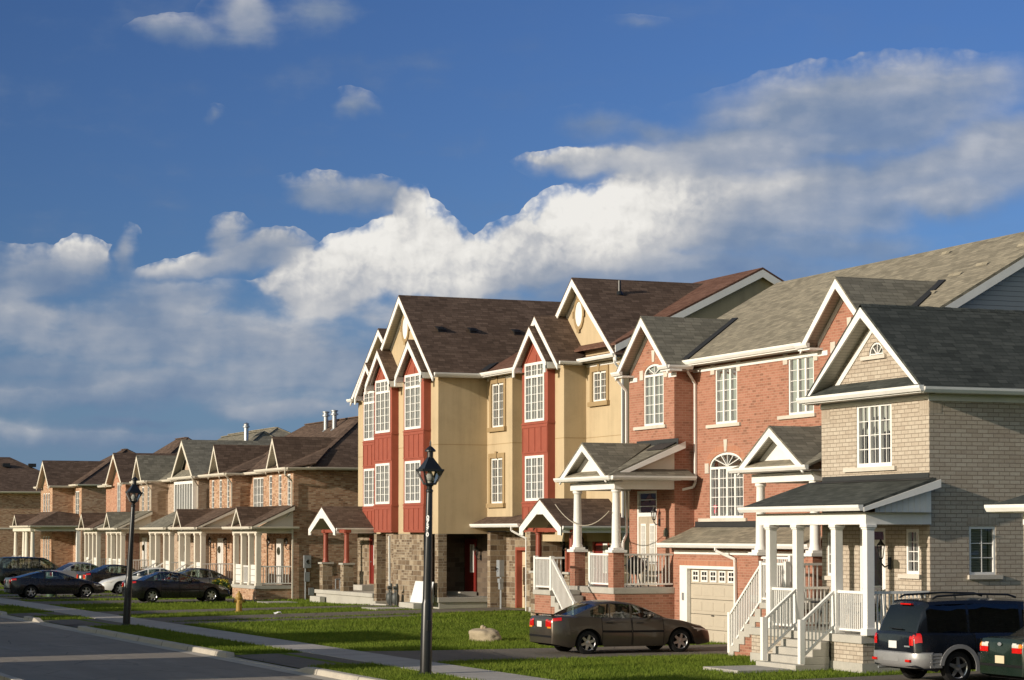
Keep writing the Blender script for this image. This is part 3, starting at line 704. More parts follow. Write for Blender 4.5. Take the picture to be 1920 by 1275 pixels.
    # street gables
    for yc in (63.42, 51.72):
        c = cross_gable(t, yc, 1.86, XB - .4, XB, 8.27, 9.92, 33.95, 31.1, 'sh_oldgrey', h=.2)
        f = MB()
        for sg in (-1, 1):
            a, bb = sorted((yc + sg * 1.98, yc + sg * 1.35)); gutter_x(f, XB - .42, a, bb, 8.16, .12); f.box(XB - .42, XB - .002, a, bb, 8.10, 8.158)
            f.box(XB - .026, XB - .002, *sorted((yc + sg * 1.62, yc + sg * 1.1)), 7.95, 8.08)
        gutter_y(f, yc - 1.9, XB - .45, XM - .3, 8.15, .12); f.quad((XB - .4, yc - 1.86, 8.12), (XM - .1, yc - 1.86, 8.12), (XM - .1, yc - 1.5, 8.12), (XB - .4, yc - 1.5, 8.12))
        f.build('gutter', 'white', c)
        v = MB(); v.bar((31.25, yc - 1.70, 8.47), (33.88, yc + .02, 9.96), .2, .05); v.build('valley', 'flash', c)
    # garage roof, door and fittings
    r = MB(); r.prism([(XB - .45, 53.0, 2.92), (XB - .45, 62.12, 2.92), (XM - .004, 62.0, 3.40), (XM - .004, 53.2, 3.40)], (0, 0, -.06)); gr = r.build('garage_roof', 'sh_grey', t)
    f = MB(); f.prism([(XM - .02, 53.2, 3.37), (XM - .02, 61.9, 3.37), (XM - .012, 61.9, 3.56), (XM - .012, 53.2, 3.56)], (.008, 0, 0)); f.quad((XM - .15, 53.2, 3.31), (XM - .15, 61.95, 3.31), (XM - .02, 61.95, 3.405), (XM - .02, 53.2, 3.405)); f.build('flashing', 'flash', gr)
    g = MB(); gutter_x(g, XB - .44, 53.0, 62.1, 2.78, .13); g.box(XB - .43, XB - .002, 53.1, 62.05, 2.76, 2.778); g.box(XB - .03, XB - .002, 53.3, 61.95, 2.58, 2.70); g.build('gutter', 'white', gr)
    f = MB(); f.box(XB - .02, XB + .10, 61.12, 61.6, -.1, 2.24); f.box(XB - .02, XB + .1, 58.07, 58.17, -.1, 2.24); f.box(XB - .02, XB + .1, 58.17, 61.12, 2.15, 2.24); f.build('garage_frame', 'white', t)
    d = MB(); gx = XB + .12
    for i in range(5): d.box(gx - .004 * (i % 2), gx + .05, 58.15, 61.14, -.08 + .446 * i, -.08 + .446 * (i + 1) - .012)
    for i in range(4):
        for j in range(4): d.box(gx - .014, gx, 58.25 + .72 * j, 58.25 + .72 * j + .6, .02 + .446 * i, .02 + .446 * i + .26)
    go = d.build('garage_door', 'garage', t, bevel=.008)
    pw = MB()
    wm = MB()
    for j in range(5):
        y = 58.3 + .565 * j; wm.box(gx - .03, gx - .016, y, y + .42, 1.76, 2.10)
        for a in (0, 1):
            for b in (0, 1): pw.box(gx - .036, gx - .031, y + .07 + .16 * a, y + .19 + .16 * a, 1.82 + .14 * b, 1.92 + .14 * b)
    wm.build('door_window', 'white', go); pw.build('door_pane', 'black', go)
    MB().bar((gx - .03, 59.62, .78), (gx - .03, 59.75, .78), .03, .03).build('handle', 'iron', go)
    MB().box(XB - .045, XB - .021, 61.3, 61.42, 1.2, 1.42).build('meter_plate', 'galv', t)
    downspout(t, [(XM - .33, 61.75, 8.3), (XM - .33, 61.75, 8.1), (XM - .06, 61.78, 7.75), (XM - .06, 61.78, 4.75), (XM - .1, 61.85, 4.6), (XM - .5, 62.05, 4.5)]); downspout(t, [(XB - .5, 58.35, 2.85), (XB - .5, 58.35, 2.7), (XB - .06, 58.0, 2.45), (XB - .06, 57.95, .1)]); downspout(t, [(XB - .32, 65.28, 8.2), (XB - .32, 65.28, 8.0), (XB - .05, 65.25, 7.7), (XB - .05, 65.25, 3.2), (XB - .3, 65.0, 2.9), (XB - .3, 65.0, .2)])
    # ---- the two porches, one the mirror of the other
    for sgn, yA in ((1, 61.97), (-1, 53.45)):
        M = lambda y: yA + sgn * y          # y metres away from the garage side
        def bx(mb, x0, x1, a, b, z0, z1): mb.box(x0, x1, M(a), M(b), z0, z1)
        fx = 28.98; pz = 1.57
        d = MB(); bx(d, fx - .03, XB, 0, 3.35, pz - .19, pz); bx(d, 27.92, fx - .034, 2.4, 3.75, pz - .27, pz - .12); d.build('porch_floor', 'concrete', t, bevel=.015)
        d = MB(); bx(d, fx + .02, XB - .002, .02, 3.3, -.2, pz - .193); bx(d, 27.97, fx - .05, 2.44, 3.7, -.2, pz - .273); d.build('porch_base', 'orange_brick', t)
        d = MB(); n = 6
        for i in range(n):
            z1 = pz - .275 - .2 * (i + 1) + .19; a = 2.4 - .29 * i; bx(d, 27.95, fx - .06, a - .3, a, max(-.1, z1 - .34), z1)
        d.build('steps', 'concrete', t, bevel=.01)
        d = MB()
        d.prism([(27.99, M(2.44), -.2), (27.99, M(2.44), pz - .5), (27.99, M(2.1), pz - .62), (27.99, M(.85), .12), (27.99, M(.85), -.2)], (fx - .1 - 27.99, 0, 0)); d.build('porch_base', 'orange_brick', t)
        y5 = M(2.4)
        railing(t, (28.0, M(3.68), pz - .12), (28.0, M(2.42), pz - .12), .98, .105, (True, True)); railing(t, (28.0, M(2.42), pz - .12), (28.0, M(.7), .1), .98, .115, (False, True))
        railing(t, (28.02, M(3.7), pz - .12), (fx, M(3.7), pz - .12), .98, .11)
        for a in (.06, 2.9):
            m = MB(); bx(m, fx, fx + .36, a, a + .36, pz, 2.62); m.build('porch_pillar', 'orange_brick', t)
            m = MB(); bx(m, fx - .07, fx + .43, a - .07, a + .43, 2.621, 2.70); bx(m, fx, fx + .36, a, a + .36, 2.701, 2.77); cx, cy = fx + .18, M(a + .18)
            m.lathe([(.17, 2.77), (.17, 2.81), (.145, 2.86), (.138, 2.95), (.132, 3.4), (.112, 4.4), (.118, 4.42), (.15, 4.46), (.15, 4.52)], (cx, cy, 0), 20)
            m.build('porch_column', 'white', t, smooth=35)
        railing(t, (fx + .12, M(.42), pz), (fx + .12, M(1.95), pz), .99, .105, (False, True)); railing(t, (fx + .36, M(.1), pz), (XB - .02, M(.1), pz), .99, .115, mat='white')
        # roof: shed with a pediment gable
        bmm = MB(); bx(bmm, fx + .03, fx + .3, .02, 3.3, 4.53, 4.76); bx(bmm, fx + .3, XB, .02, .22, 4.53, 4.84); bx(bmm, fx + .3, XB, 3.08, 3.3, 4.53, 4.84); bmm.build('porch_beam', 'white', t)
        pr = MB(); e = fx - .3
        pr.prism([(e, M(-.22), 4.93), (e, M(3.6), 4.93), (31.02, M(3.6), 5.93), (31.02, M(-.22), 5.93)], (0, 0, -.06))
        pr.prism([(e, M(-.5), 4.93), (XB + .45, M(-.5), 4.93), (XB + .45, M(.0), 5.14), (e + .4, M(.0), 5.14)], (0, 0, -.04))
        po = pr.build('porch_roof', 'sh_oldgrey', t)
        yc = M(1.62)
        c = cross_gable(t, yc, 1.72, e, fx + .05, 4.95, 5.98, 31.0, 28.75, 'sh_oldgrey', h=.17, name='porch_gable', frieze=False)
        q = MB(); q.prism([(fx + .05, yc - 1.2, 5.06), (fx + .05, yc + 1.2, 5.06), (fx + .05, yc, 5.80)], (.02, 0, 0)); q.build('pediment', 'white', c)
        q = MB(); q.prism([(e - .02, M(.05), 4.955), (e - .02, M(3.25), 4.955), (fx + .04, M(2.95), 5.10), (fx + .04, M(.35), 5.10)], (0, 0, -.03)); q.build('pent_roof', 'sh_grey', c)
        q = MB()
        for sg in (-1, 1):
            k = 1.3; q.prism([(fx + .03, yc, 5.83), (fx + .03, yc + sg * k, 5.83 - .61 * k), (fx + .03, yc + sg * k, 5.72 - .61 * k), (fx + .03, yc, 5.70)], (.018, 0, 0))
        q.build('frieze', 'white', c)
        g = MB(); ya, yb = sorted((M(-.5), M(3.6))); gutter_x(g, e, ya, yb, 4.80, .12); g.box(e + .002, XB - .002, ya + .04, yb - .04, 4.785, 4.798)
        ys = M(-.5)
        if sgn > 0: gutter_y(g, ys, e - .02, XB + .45, 4.80, .12)
        g.prism([(e, M(-.23), 4.868), (31.25, M(-.23), 5.98), (31.25, M(-.23), 5.78), (e, M(-.23), 4.76)], (0, -sgn * .035, 0))
        g.build('gutter', 'white', po)
        q = MB(); q.prism([(e + .5, M(-.004), 5.1), (XB - .004, M(-.004), 5.1), (XB - .004, M(-.004), 5.83)], (0, sgn * .02, 0)); q.build('side_panel', 'cream', po)
        q = MB(); q.quad((fx, M(.02), 4.70), (fx, M(3.3), 4.70), (XB - .003, M(3.3), 4.70), (XB - .003, M(.02), 4.70)); q.build('porch_ceiling', 'soffit', po)
        fl = MB(); fl.prism([(XB - .03, M(-.3), 5.9), (XB - .03, M(2.6), 5.9), (XB - .02, M(2.6), 6.08), (XB - .02, M(-.3), 6.08)], (.014, 0, 0)); fl.quad((XB - .5, M(-.2), 5.735), (XB - .5, M(1.0), 5.735), (XB, M(1.0), 5.98), (XB, M(-.2), 5.98)); fl.build('flashing', 'flash', po)
    # front door of the near porch, frame, transom, glazed panels
    for a0, a1 in ((63.2, 64.62), (50.8, 52.3)):
        f = MB(); x = XB
        f.box(x + .02, x + .1, a0, a0 + .09, 1.58, 4.52); f.box(x + .02, x + .1, a1 - .09, a1, 1.58, 4.52); f.box(x + .02, x + .1, a0 + .09, a1 - .09, 4.44, 4.52); f.box(x + .015, x + .1, a0 + .09, a1 - .09, 3.72, 3.84)
        fo = f.build('door_frame', 'white', t)
        ym = (a0 + a1) / 2; d = MB()
        for p, q in ((a0 + .09, ym - .006), (ym + .006, a1 - .09)): d.box(x + .05, x + .09, p, q, 1.58, 3.72)
        do = d.build('front_door', 'wood_door', t)
        q = MB(); gl = MB()
        for p, z0, z1 in ((a0 + .2, 2.25, 3.5), (ym + .12, 2.25, 3.5)):
            q.box(x + .03, x + .049, p, p + .36, z0, z1); gl.box(x + .026, x + .0295, p + .05, p + .31, z0 + .06, z1 - .06)
            for k in range(1, 5): q.box(x + .02, x + .026, p + .05, p + .31, z0 + .06 + (z1 - z0 - .12) * k / 5 - .008, z0 + .06 + (z1 - z0 - .12) * k / 5 + .008)
            q.box(x + .02, x + .0255, p + .17, p + .19, z0 + .06, z1 - .06)
        q.build('door_light', 'white', do); gl.build('door_pane', 'blind', do)
        MB().cyl((x + .03, ym - .05, 2.5), (x - .0, ym - .05, 2.5), .03).build('handle', 'iron', do)
        MB().quad((x + .06, a0 + .05, 3.84), (x + .06, a1 - .05, 3.84), (x + .06, a1 - .05, 4.46), (x + .06, a0 + .05, 4.46)).build('transom_pane', 'glass', fo)
        mm = MB()
        for k in (1, 2): mm.box(x + .03, x + .05, a0 + .09, a1 - .09, 3.84 + .2 * k - .01, 3.84 + .2 * k + .01)
        mm.build('transom_bar', 'white', fo)
    lantern_wall(t, XB - .003, 62.98, 3.62, 1.0, 'iron')
    p = MB(); p.box(XB - .025, XB - .003, 62.4, 62.68, 3.1, 3.3); p.box(XB - .025, XB - .003, 62.46, 62.62, 3.301, 3.36); p.build('house_number_plaque', 'plaque', t)
    rebase(t, (31, 57, 0)); return t
orange_block()

# ================================================================== ochre stucco townhouse block with red bays
def red_bay(t, X, y0, y1, xw, ztop, yc, hw, zf, zr, xbr, wy0, wy1, light=3):
    """projecting red board bay with two tall windows and its own little gable"""
    m = MB(); zb = 3.24
    ha = (wy0, wy1, 7.43, 9.67); hb = (wy0 + .03, wy1 - .03, 4.43, 6.14)
    wall(m, 'X', X, y0, y1, zb, ztop, [ha, hb], depth=.06)
    m.quad((X, y0 + .05, ztop), (X, y1 - .05, ztop), (X, yc + .03, zr - .25), (X, yc - .03, zr - .25))
    for y in (y0, y1): m.quad((X, y, zb), (xw + .02, y, zb), (xw + .02, y, ztop + .1), (X, y, ztop + .1))
    m.quad((X, y0, zb), (X, y1, zb), (xw, y1, zb), (xw, y0, zb))
    o = m.build('bay', 'red', t)
    d = MB()
    for z in (7.33, 4.33): d.box(X - .03, xw, y0 - .03, y1 + .03, z, z + .06)
    for a, b in ((6.24, 7.3), (zb + .06, 4.3)):
        n = 5
        for k in range(n): y = y0 + .06 + (y1 - y0 - .12) * k / (n - 1); d.box(X - .022, X - .001, y - .028, y + .028, a, b)
        d.box(X - .024, X - .001, y0, y1, b - .09, b); d.box(X - .024, X - .001, y0, y1, a, a + .05)
    for sg in (-1, 1): d.prism([(X - .022, yc, zr - .42), (X - .022, yc + sg * (hw - .55), zr - .42 - (zr - zf) / hw * (hw - .55)), (X - .022, yc + sg * (hw - .55), zr - .52 - (zr - zf) / hw * (hw - .55)), (X - .022, yc, zr - .54)], (.02, 0, 0))
    d.box(X - .022, X - .001, yc - .035, yc + .035, 9.7, 9.95)
    d.build('batten', 'red', o)
    win(t, 'X', X, *ha, light, 5, 2, transom=9.14, curtain='split', fw=.10, w0=-.03, w1=.04); win(t, 'X', X, *hb, light, 5, 2, curtain='side', fw=.10, w0=-.03, w1=.04)
    c = cross_gable(t, yc, hw, X - .28, X, zf, zr, xbr, xw + .1, 'sh_brown', h=.24, frieze=False, name='bay_roof')
    b = MB()
    for sg in (-1, 1): b.box(X - .33, X - .28, *sorted((yc + sg * hw, yc + sg * (hw - .16))), zf - .46, zf - .2); b.box(X - .28, xw + .1, *sorted((yc + sg * hw, yc + sg * (hw - .1))), zf - .3, zf - .07)
    b.quad((X - .3, yc - hw, zf - .3), (X - .3, yc - hw + .55, zf - .3), (xw, yc - hw + .55, zf - .3), (xw, yc - hw, zf - .3)); b.quad((X - .3, yc + hw, zf - .3), (X - .3, yc + hw - .55, zf - .3), (xw, yc + hw - .55, zf - .3), (xw, yc + hw, zf - .3))
    b.build('eave_return', 'white', c)

def oval(t, X, yc, zc):
    m = MB(); n = 24
    def el(r0, r1, k0, k1, a): return (X - a, yc + r0 * math.cos(2 * math.pi * k0 / n), zc + r1 * math.sin(2 * math.pi * k0 / n))
    for k in range(n):
        m.prism([el(.46, .62, k, 0, .06), el(.46, .62, k + 1, 0, .06), el(.33, .47, k + 1, 0, .06), el(.33, .47, k, 0, .06)], (.058, 0, 0))
    for a, w_, h_ in ((0, .12, .26), (180, .12, .26), (90, .22, .14), (270, .22, .14)):
        y = yc + .47 * math.cos(R(a)); z = zc + .63 * math.sin(R(a)); m.box(X - .08, X - .0595, y - w_ / 2, y + w_ / 2, z - h_ / 2, z + h_ / 2)
    o = m.build('oval_surround', 'stucco_trim', t)
    m = MB(); m.prism([(X - .035, yc + .335 * math.cos(2 * math.pi * k / n), zc + .475 * math.sin(2 * math.pi * k / n)) for k in range(n)], (.02, 0, 0)); m.build('oval_panel', 'white', o)

def stucco_win(t, X, y0, y1, z0, z1, rows=5):
    win(t, 'X', X, y0, y1, z0, z1, 2, rows, 2, curtain='drape' if z0 < 5 else 'split', fw=.07)
    m = MB(); b = .2; x0, x1 = X - .05, X - .001
    m.box(x0, x1, y0 - b, y0 - .01, z0, z1 + b); m.box(x0, x1, y1 + .01, y1 + b, z0, z1 + b); m.box(x0, x1, y0 - .01, y1 + .01, z1 + .01, z1 + b); m.box(X - .12, x1, y0 - b - .06, y1 + b + .06, z0 - .17, z0 - .002)
    m.prism([(x0 - .03, (y0 + y1) / 2 - .05, z1 - .02), (x0 - .03, (y0 + y1) / 2 + .05, z1 - .02), (x0 - .03, (y0 + y1) / 2 + .09, z1 + .27), (x0 - .03, (y0 + y1) / 2 - .09, z1 + .27)], (.028, 0, 0))
    m.build('window_surround', 'stucco_trim', t)

def open_gable_porch(t, xf, yc, hw, zf, zr, xb, posts, px, zplinth, pw, ground, cap=True):
    c = cross_gable(t, yc, hw, xf, xf + .05, zf, zr, xb, xb, 'sh_brown', h=.30, frieze=False, name='porch_roof')
    m = MB()
    m.prism([(xf - .02, yc - .75, zr - .24 - .75 * (zr - zf) / hw + .05), (xf - .02, yc + .75, zr - .24 - .75 * (zr - zf) / hw + .05), (xf - .02, yc + .3, zr - .2), (xf - .02, yc - .3, zr - .2)], (.03, 0, 0))
    for sg in (-1, 1): m.box(xf - .02, xf + .02, *sorted((yc + sg * hw, yc + sg * (hw - .32))), zf - .34, zf - .05)
    m.build('gable_brace', 'white', c)
    q = MB(); s = (zr - zf) / hw; k = hw - .3
    q.quad((xf + .03, yc - hw, zf - .08), (xb, yc - hw, zf - .08), (xb, yc, zr - .1), (xf + .03, yc, zr - .1)); q.quad((xf + .03, yc + hw, zf - .08), (xb, yc + hw, zf - .08), (xb, yc, zr - .1), (xf + .03, yc, zr - .1))
    q.prism([(xf + .9, yc - k, zf - .12), (xf + .9, yc + k, zf - .12), (xf + .9, yc, zr - .14)], (.02, 0, 0)); q.build('porch_ceiling', 'soffit', c)
    g = MB(); gutter_y(g, yc - hw - .002, xf + .02, xb, zf - .14, .12); g.box(xf + .02, xb, yc - hw, yc - hw + .03, zf - .26, zf - .07); g.build('gutter', 'white', c)
    for y in posts:
        m = MB(); m.lathe([(.15, zplinth), (.15, zplinth + .06), (.125, zplinth + .1), (.12, zplinth + .2), (.105, zf - .32), (.13, zf - .3), (.13, zf - .24)], (px + .22, y, 0), 16); m.box(px + .06, px + .38, y - .16, y + .16, zf - .24, zf - .1); m.build('porch_post', 'red_metal', t, smooth=35)
        m = MB(); m.box(px, px + pw, y - pw / 2, y + pw / 2, ground, zplinth - .08); m.build('post_plinth', 'stone', t)
        m = MB(); m.box(px - .06, px + pw + .06, y - pw / 2 - .06, y + pw / 2 + .06, zplinth - .078, zplinth - .002); m.build('plinth_cap', 'concrete', t)
    m = MB(); m.box(px + .1, px + .34, min(posts) - .2, max(posts) + .2, zf - .23, zf - .09); m.build('porch_beam', 'red_metal', t)

def ochre_block():
    t = thing('townhouse_block', 'ochre stucco townhouse block with red window bays and brown roofs', 'townhouse', (33.5, 87, .1))
    XA, XL, XB, XW = 32.0, 34.0, 34.1, 35.0
    zb, ze = 3.18, 9.46
    w = MB()
    wall(w, 'X', XA, 84.92, 92.4, zb, 9.6); w.prism([(XA, 84.92, 9.6), (XA, 91.98, 9.6), (XA, 88.45, 12.7)], (.01, 0, 0))
    wall(w, 'Y', 84.92, XA, XB, zb, 9.5); wall(w, 'Y', 92.4, XA, XL, zb, 9.5)
    wall(w, 'X', XL, 92.4, 100.8, zb, 9.5); w.prism([(XL, 93.4, 9.5), (XL, 100.2, 9.5), (XL, 96.8, 12.1)], (.01, 0, 0))
    wall(w, 'X', XB, 82.29, 84.92, 3.3, 9.5, [(83.12, 84.4, 7.41, 9.15), (83.22, 84.5, 4.39, 6.18)])
    wall(w, 'Y', 82.29, XB, XW + .1, 3.3, 9.5); wall(w, 'X', XW + .1, 81.0, 82.29, 3.3, 9.5)
    wall(w, 'X', XB, 77.28, 81.0, 2.9, 9.6); w.prism([(XB, 77.5, 9.6), (XB, 80.7, 9.6), (XB, 79.1, 11.1)], (.01, 0, 0)); wall(w, 'Y', 77.28, XB, XW, 2.9, 9.6); wall(w, 'Y', 81.0, XB, XW + .1, 2.9, 9.6)
    wall(w, 'X', XW, 74.1, 77.28, 2.9, 9.6, [(75.45, 76.66, 8.05, 9.15)]); w.prism([(XW, 74.25, 9.6), (XW, 81.1, 9.6), (XW, 77.64, 12.45)], (.01, 0, 0))
    w.quad((XW, 74.1, 0), (47, 74.1, 0), (47, 74.1, 9.6), (XW, 74.1, 9.6)); w.prism([(XW, 74.1, 9.6), (47, 74.1, 9.6), (40.6, 74.1, 12.9)], (0, .01, 0)); w.quad((XL, 100.8, 0), (47, 100.8, 0), (47, 100.8, 9.6), (XL, 100.8, 9.6))
    w.quad((XA, 84.92, zb), (XA, 92.4, zb), (36.5, 92.4, zb), (36.5, 84.92, zb)); w.quad((XL, 92.4, zb), (XL, 100.8, zb), (36.5, 100.8, zb), (36.5, 92.4, zb))
    w.build('wall', 'stucco', t)
    j = MB(); jz = 6.73
    j.box(XA - .004, XA + .01, 84.92, 92.4, jz, jz + .025); j.box(XA + .01, XB, 84.916, 84.93, jz, jz + .025); j.box(XB - .004, XB + .01, 82.29, 84.91, jz, jz + .025); j.box(XB + .01, XW + .1, 82.286, 82.3, jz, jz + .025); j.box(XB - .004, XB + .01, 77.28, 81, jz, jz + .025); j.box(XB + .01, XW, 77.276, 77.29, jz, jz + .025); j.box(XW - .004, XW + .01, 74.1, 77.27, jz, jz + .025); j.box(XL - .004, XL + .01, 92.4, 100.8, jz, jz + .025)
    j.build('control_joint', 'stucco_trim', t)
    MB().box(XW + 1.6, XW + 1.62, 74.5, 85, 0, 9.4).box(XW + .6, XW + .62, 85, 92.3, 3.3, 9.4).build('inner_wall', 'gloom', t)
    # windows in stucco, bays
    stucco_win(t, XB, 83.12, 84.4, 7.41, 9.15); stucco_win(t, XB, 83.22, 84.5, 4.39, 6.18); stucco_win(t, XW, 75.45, 76.66, 8.05, 9.15, 4)
    red_bay(t, 31.7, 85.76, 88.16, XA, 9.85, 86.85, 1.58, 9.70, 11.06, 33.4, 86.07, 87.97)
    red_bay(t, 31.7, 89.61, 91.85, XA, 9.75, 90.65, 1.55, 9.58, 10.95, 33.4, 89.8, 91.64)
    red_bay(t, 33.7, 96.8, 99.21, XL, 9.75, 98.0, 1.55, 9.58, 10.95, 35.4, 97.05, 99.06)
    red_bay(t, 33.8, 78.11, 80.58, XB, 9.8, 79.2, 1.6, 9.64, 11.05, 35.2, 78.41, 80.27)
    # roofs
    r = MB(); ex, ez, rx, rz = 33.68, 9.57, 40.6, 13.0; y0, y1 = 73.85, 101.1
    r.prism([(ex, 81.0, ez), (ex, 85.2, ez), (ex + 3.5, 88.6, ez + 1.735), (ex + 3.5, 79, ez + 1.735)], (0, 0, -.06))
    r.prism([(34.6, y0, ez + .456), (34.6, y1, ez + .456), (rx, y1, rz), (rx, y0, rz)], (0, 0, -.08)); r.prism([(47.4, y0, 9.5), (47.4, y1, 9.5), (rx, y1, rz), (rx, y0, rz)], (0, 0, -.08))
    r.prism([(XW - .4, 73.85, 9.62), (XW - .4, 77.3, 9.62), (XW + .6, 77.3, 10.02), (XW + .6, 73.85, 10.02)], (0, 0, -.05))
    ro = r.build('roof', M_shingle('warm_brown_shingles', [(.075, .038, .027), (.135, .07, .05), (.19, .105, .078)]), t)
    b = MB()
    for xx, zz in ((34.6, ez + .456), (47.4, 9.5)): b.prism([(xx, y0 - .003, zz - .083), (rx, y0 - .003, rz - .083), (rx, y0 - .003, rz - .36), (xx, y0 - .003, zz - .34)], (0, .04, 0))
    b.build('bargeboard', 'white', ro)
    b = MB()
    for xx, zz in ((34.6, ez + .456), (47.4, 9.5)): b.quad((xx, y0 + .04, zz - .2), (rx, y0 + .04, rz - .2), (rx, 74.1, rz - .2), (xx, 74.1, zz - .2))
    b.build('soffit', 'soffit', ro)
    ga = cross_gable(t, 88.45, 4.0, XA - .4, XA, 9.5, 13.03, 42, 36, 'sh_brown', h=.22); gl = cross_gable(t, 96.8, 3.95, XL - .4, XL, 9.4, 12.42, 42, 36, 'sh_brown', h=.22)
    gg = cross_gable(t, 79.1, 2.15, XB - .4, XB, 9.52, 11.44, 37.6, 34.4, 'sh_brown', h=.22, frieze=False); gb = cross_gable(t, 77.64, 3.85, XW - .4, XW, 9.62, 12.76, 41.0, 36.0, 'sh_brown', h=.22)
    v = MB()
    p0, p1 = Vector((33.75, 84.4, 9.65)), Vector((37.3, 88.0, 11.4)); v.prism([p0 + Vector((-.1, .05, .05)), p0 + Vector((.12, -.05, .05)), p1 + Vector((.12, -.1, .07)), p1 + Vector((-.1, 0, .07))], (0, 0, .02))
    p0, p1 = Vector((36.0, 73.95, 10.25)), Vector((41, 77.6, 12.84)); v.bar(p0, p1, .25, .03); v.build('valley', 'flash', ro)
    g = MB()
    gutter_y(g, 84.45, XA - .36, XB - .35, 9.44, .13); g.box(XA - .36, XB, 84.45, 84.48, 9.40, 9.56); gutter_x(g, ex + .01, 80.9, 84.46, 9.46, .13); g.box(ex - .002, ex + .02, 81.2, 84.46, 9.42, 9.56)
    g.box(XB - .03, XB - .002, 82.29, 84.9, 9.3, 9.4); gutter_y(g, 76.93, XB - .36, XW - .35, 9.44, .12); gutter_x(g, XW - .4, 73.85, 77.0, 9.52, .13); g.box(XW - .03, XW - .002, 74.1, 77.2, 9.36, 9.46); gutter_x(g, XL - .42, 100.3, 100.95, 9.30, .13)
    g.build('gutter', 'white', ro)
    q = MB(); q.quad((XA - .38, 84.46, 9.41), (XB, 84.46, 9.41), (XB, 84.93, 9.41), (XA - .38, 84.93, 9.41)); q.quad((ex, 81.2, 9.43), (ex, 84.92, 9.43), (XB, 84.92, 9.43), (XB, 81.2, 9.43)); q.quad((XB - .38, 76.94, 9.43), (XW, 76.94, 9.43), (XW, 77.29, 9.43), (XB - .38, 77.29, 9.43)); q.quad((XW - .4, 73.9, 9.5), (XW - .4, 77.2, 9.5), (XW, 77.2, 9.5), (XW, 73.9, 9.5)); q.quad((XL - .4, 100.2, 9.28), (XL, 100.2, 9.28), (XL, 101, 9.28), (XL - .4, 101, 9.28))
    q.build('eave_soffit', 'soffit', ro)
    oval(t, XA, 88.72, 11.7); oval(t, XW, 77.86, 11.42)
    for x in (32.75, 34.15, 36.1):
        m = MB(); y = 86.75; z = 13.03 - .8825 * (88.45 - y); m.box(x - .13, x + .13, y - .18, y + .12, z - .15, z + .05); m.prism([(x - .17, y - .26, z - .06), (x + .17, y - .26, z - .06), (x + .17, y + .12, z + .06), (x - .17, y + .12, z + .06)], (0, 0, .05)); m.build('roof_vent', 'black', ga)
    m = MB(); y = 76.9; z = 12.76 - .815 * .74; m.cyl((36.2, y, z - .1), (36.2, y, z + .48), .06, n=10); m.lathe([(.16, z - .06), (.08, z + .08)], (36.2, y, 0), 12); m.build('vent_pipe', 'black', gb)
    # ---- ground floor in stone
    s = MB(); G = -.2
    s.box(XA, XA + .36, 84.92, 85.3, .66, zb - .003); s.box(XA, XA + .42, 92.38, 92.72, .05, zb - .003); s.box(XA + .02, XA + .5, 89.95, 90.3, .05, zb - .003)
    wall(s, 'X', XA + .02, 86.65, 89.95, .05, zb - .003); ds = MB(); ds.quad((XA + .05, 88.25, .05), (34.4, 88.25, .05), (34.4, 88.25, zb), (XA + .05, 88.25, zb)); wall(ds, 'X', 34.4, 84.92, 88.25, 0, zb); ds.build('recess_wall', 'shaded_stone', t); s.quad((XA + .02, 89.95, .05), (34, 89.95, .05), (34, 89.95, zb), (XA + .02, 89.95, zb))  # front wall extended along the opening to keep sun off the recess door
    wall(s, 'X', 33.2, 90.3, 92.4, 0, zb - .003, [(90.4, 92.35, .1, 2.6)])
    wall(s, 'X', XL - .02, 92.72, 100.8, 0, zb - .003, [(98.0, 99.1, .9, 3.1)])
    s.box(XB, 34.8, 84.6, 84.9, .05, 3.26); wall(s, 'X', 34.8, 80.0, 84.6, -.1, 3.26, [(80.95, 83.65, .1, 2.55)], depth=.3); s.quad((34.8, 84.9, 0), (36.4, 84.9, 0), (36.4, 84.9, 3.2), (34.8, 84.9, 3.2))
    s.box(33.6, 34.9, 79.3, 79.7, -.1, 3.26); wall(s, 'X', XW + .02, 74.1, 79.3, -.1, 3.3, [(77.6, 79.25, .1, 2.5), (75.3, 76.75, .9, 3.1)], depth=.3)
    s.build('stone_wall', 'stone', t)
    for y0, y1, z0, z1, x, mt_ in ((80.95, 83.65, .1, 2.55, 34.8, 'cream_garage'), (77.6, 79.25, .1, 2.5, XW + .02, 'cream_garage'), (90.4, 92.35, .1, 2.6, 33.2, 'cream_garage')):
        f = MB(); f.box(x - .01, x + .28, y1 - .12, y1 + .005, z0, z1 + .1); f.box(x - .01, x + .28, y0 - .005, y0 + .12, z0, z1 + .1); f.box(x - .01, x + .28, y0 + .12, y1 - .12, z1 - .02, z1 + .1); f.build('garage_frame', 'red', t)
        d = MB()
        for i in range(4): d.box(x + .24, x + .28, y0 + .1, y1 - .1, z0 + (z1 - z0) * i / 4, z0 + (z1 - z0) * (i + 1) / 4 - .015)
        d.build('garage_door', mt_, t)
    for x, y0, y1, z0 in ((XL - .02, 98.0, 99.1, .9), (XW + .02, 75.3, 76.75, .9)):
        f = MB(); f.box(x - .012, x + .1, y0, y0 + .1, z0, z0 + 2.2); f.box(x - .012, x + .1, y1 - .1, y1, z0, z0 + 2.2); f.box(x - .012, x + .1, y0 + .1, y1 - .1, z0 + 2.1, z0 + 2.2); fo = f.build('door_frame', 'red', t)
        d = MB(); d.box(x + .05, x + .09, y0 + .1, y1 - .1, z0, z0 + 2.1); do = d.build('front_door', 'red_door', t)
        q = MB(); q.box(x + .03, x + .049, y0 + .25, y0 + .62, z0 + .85, z0 + 1.95); q.build('door_light', 'white', do); q = MB(); q.box(x + .026, x + .0295, y0 + .3, y0 + .57, z0 + .92, z0 + 1.88); q.build('door_pane', 'blind', do)
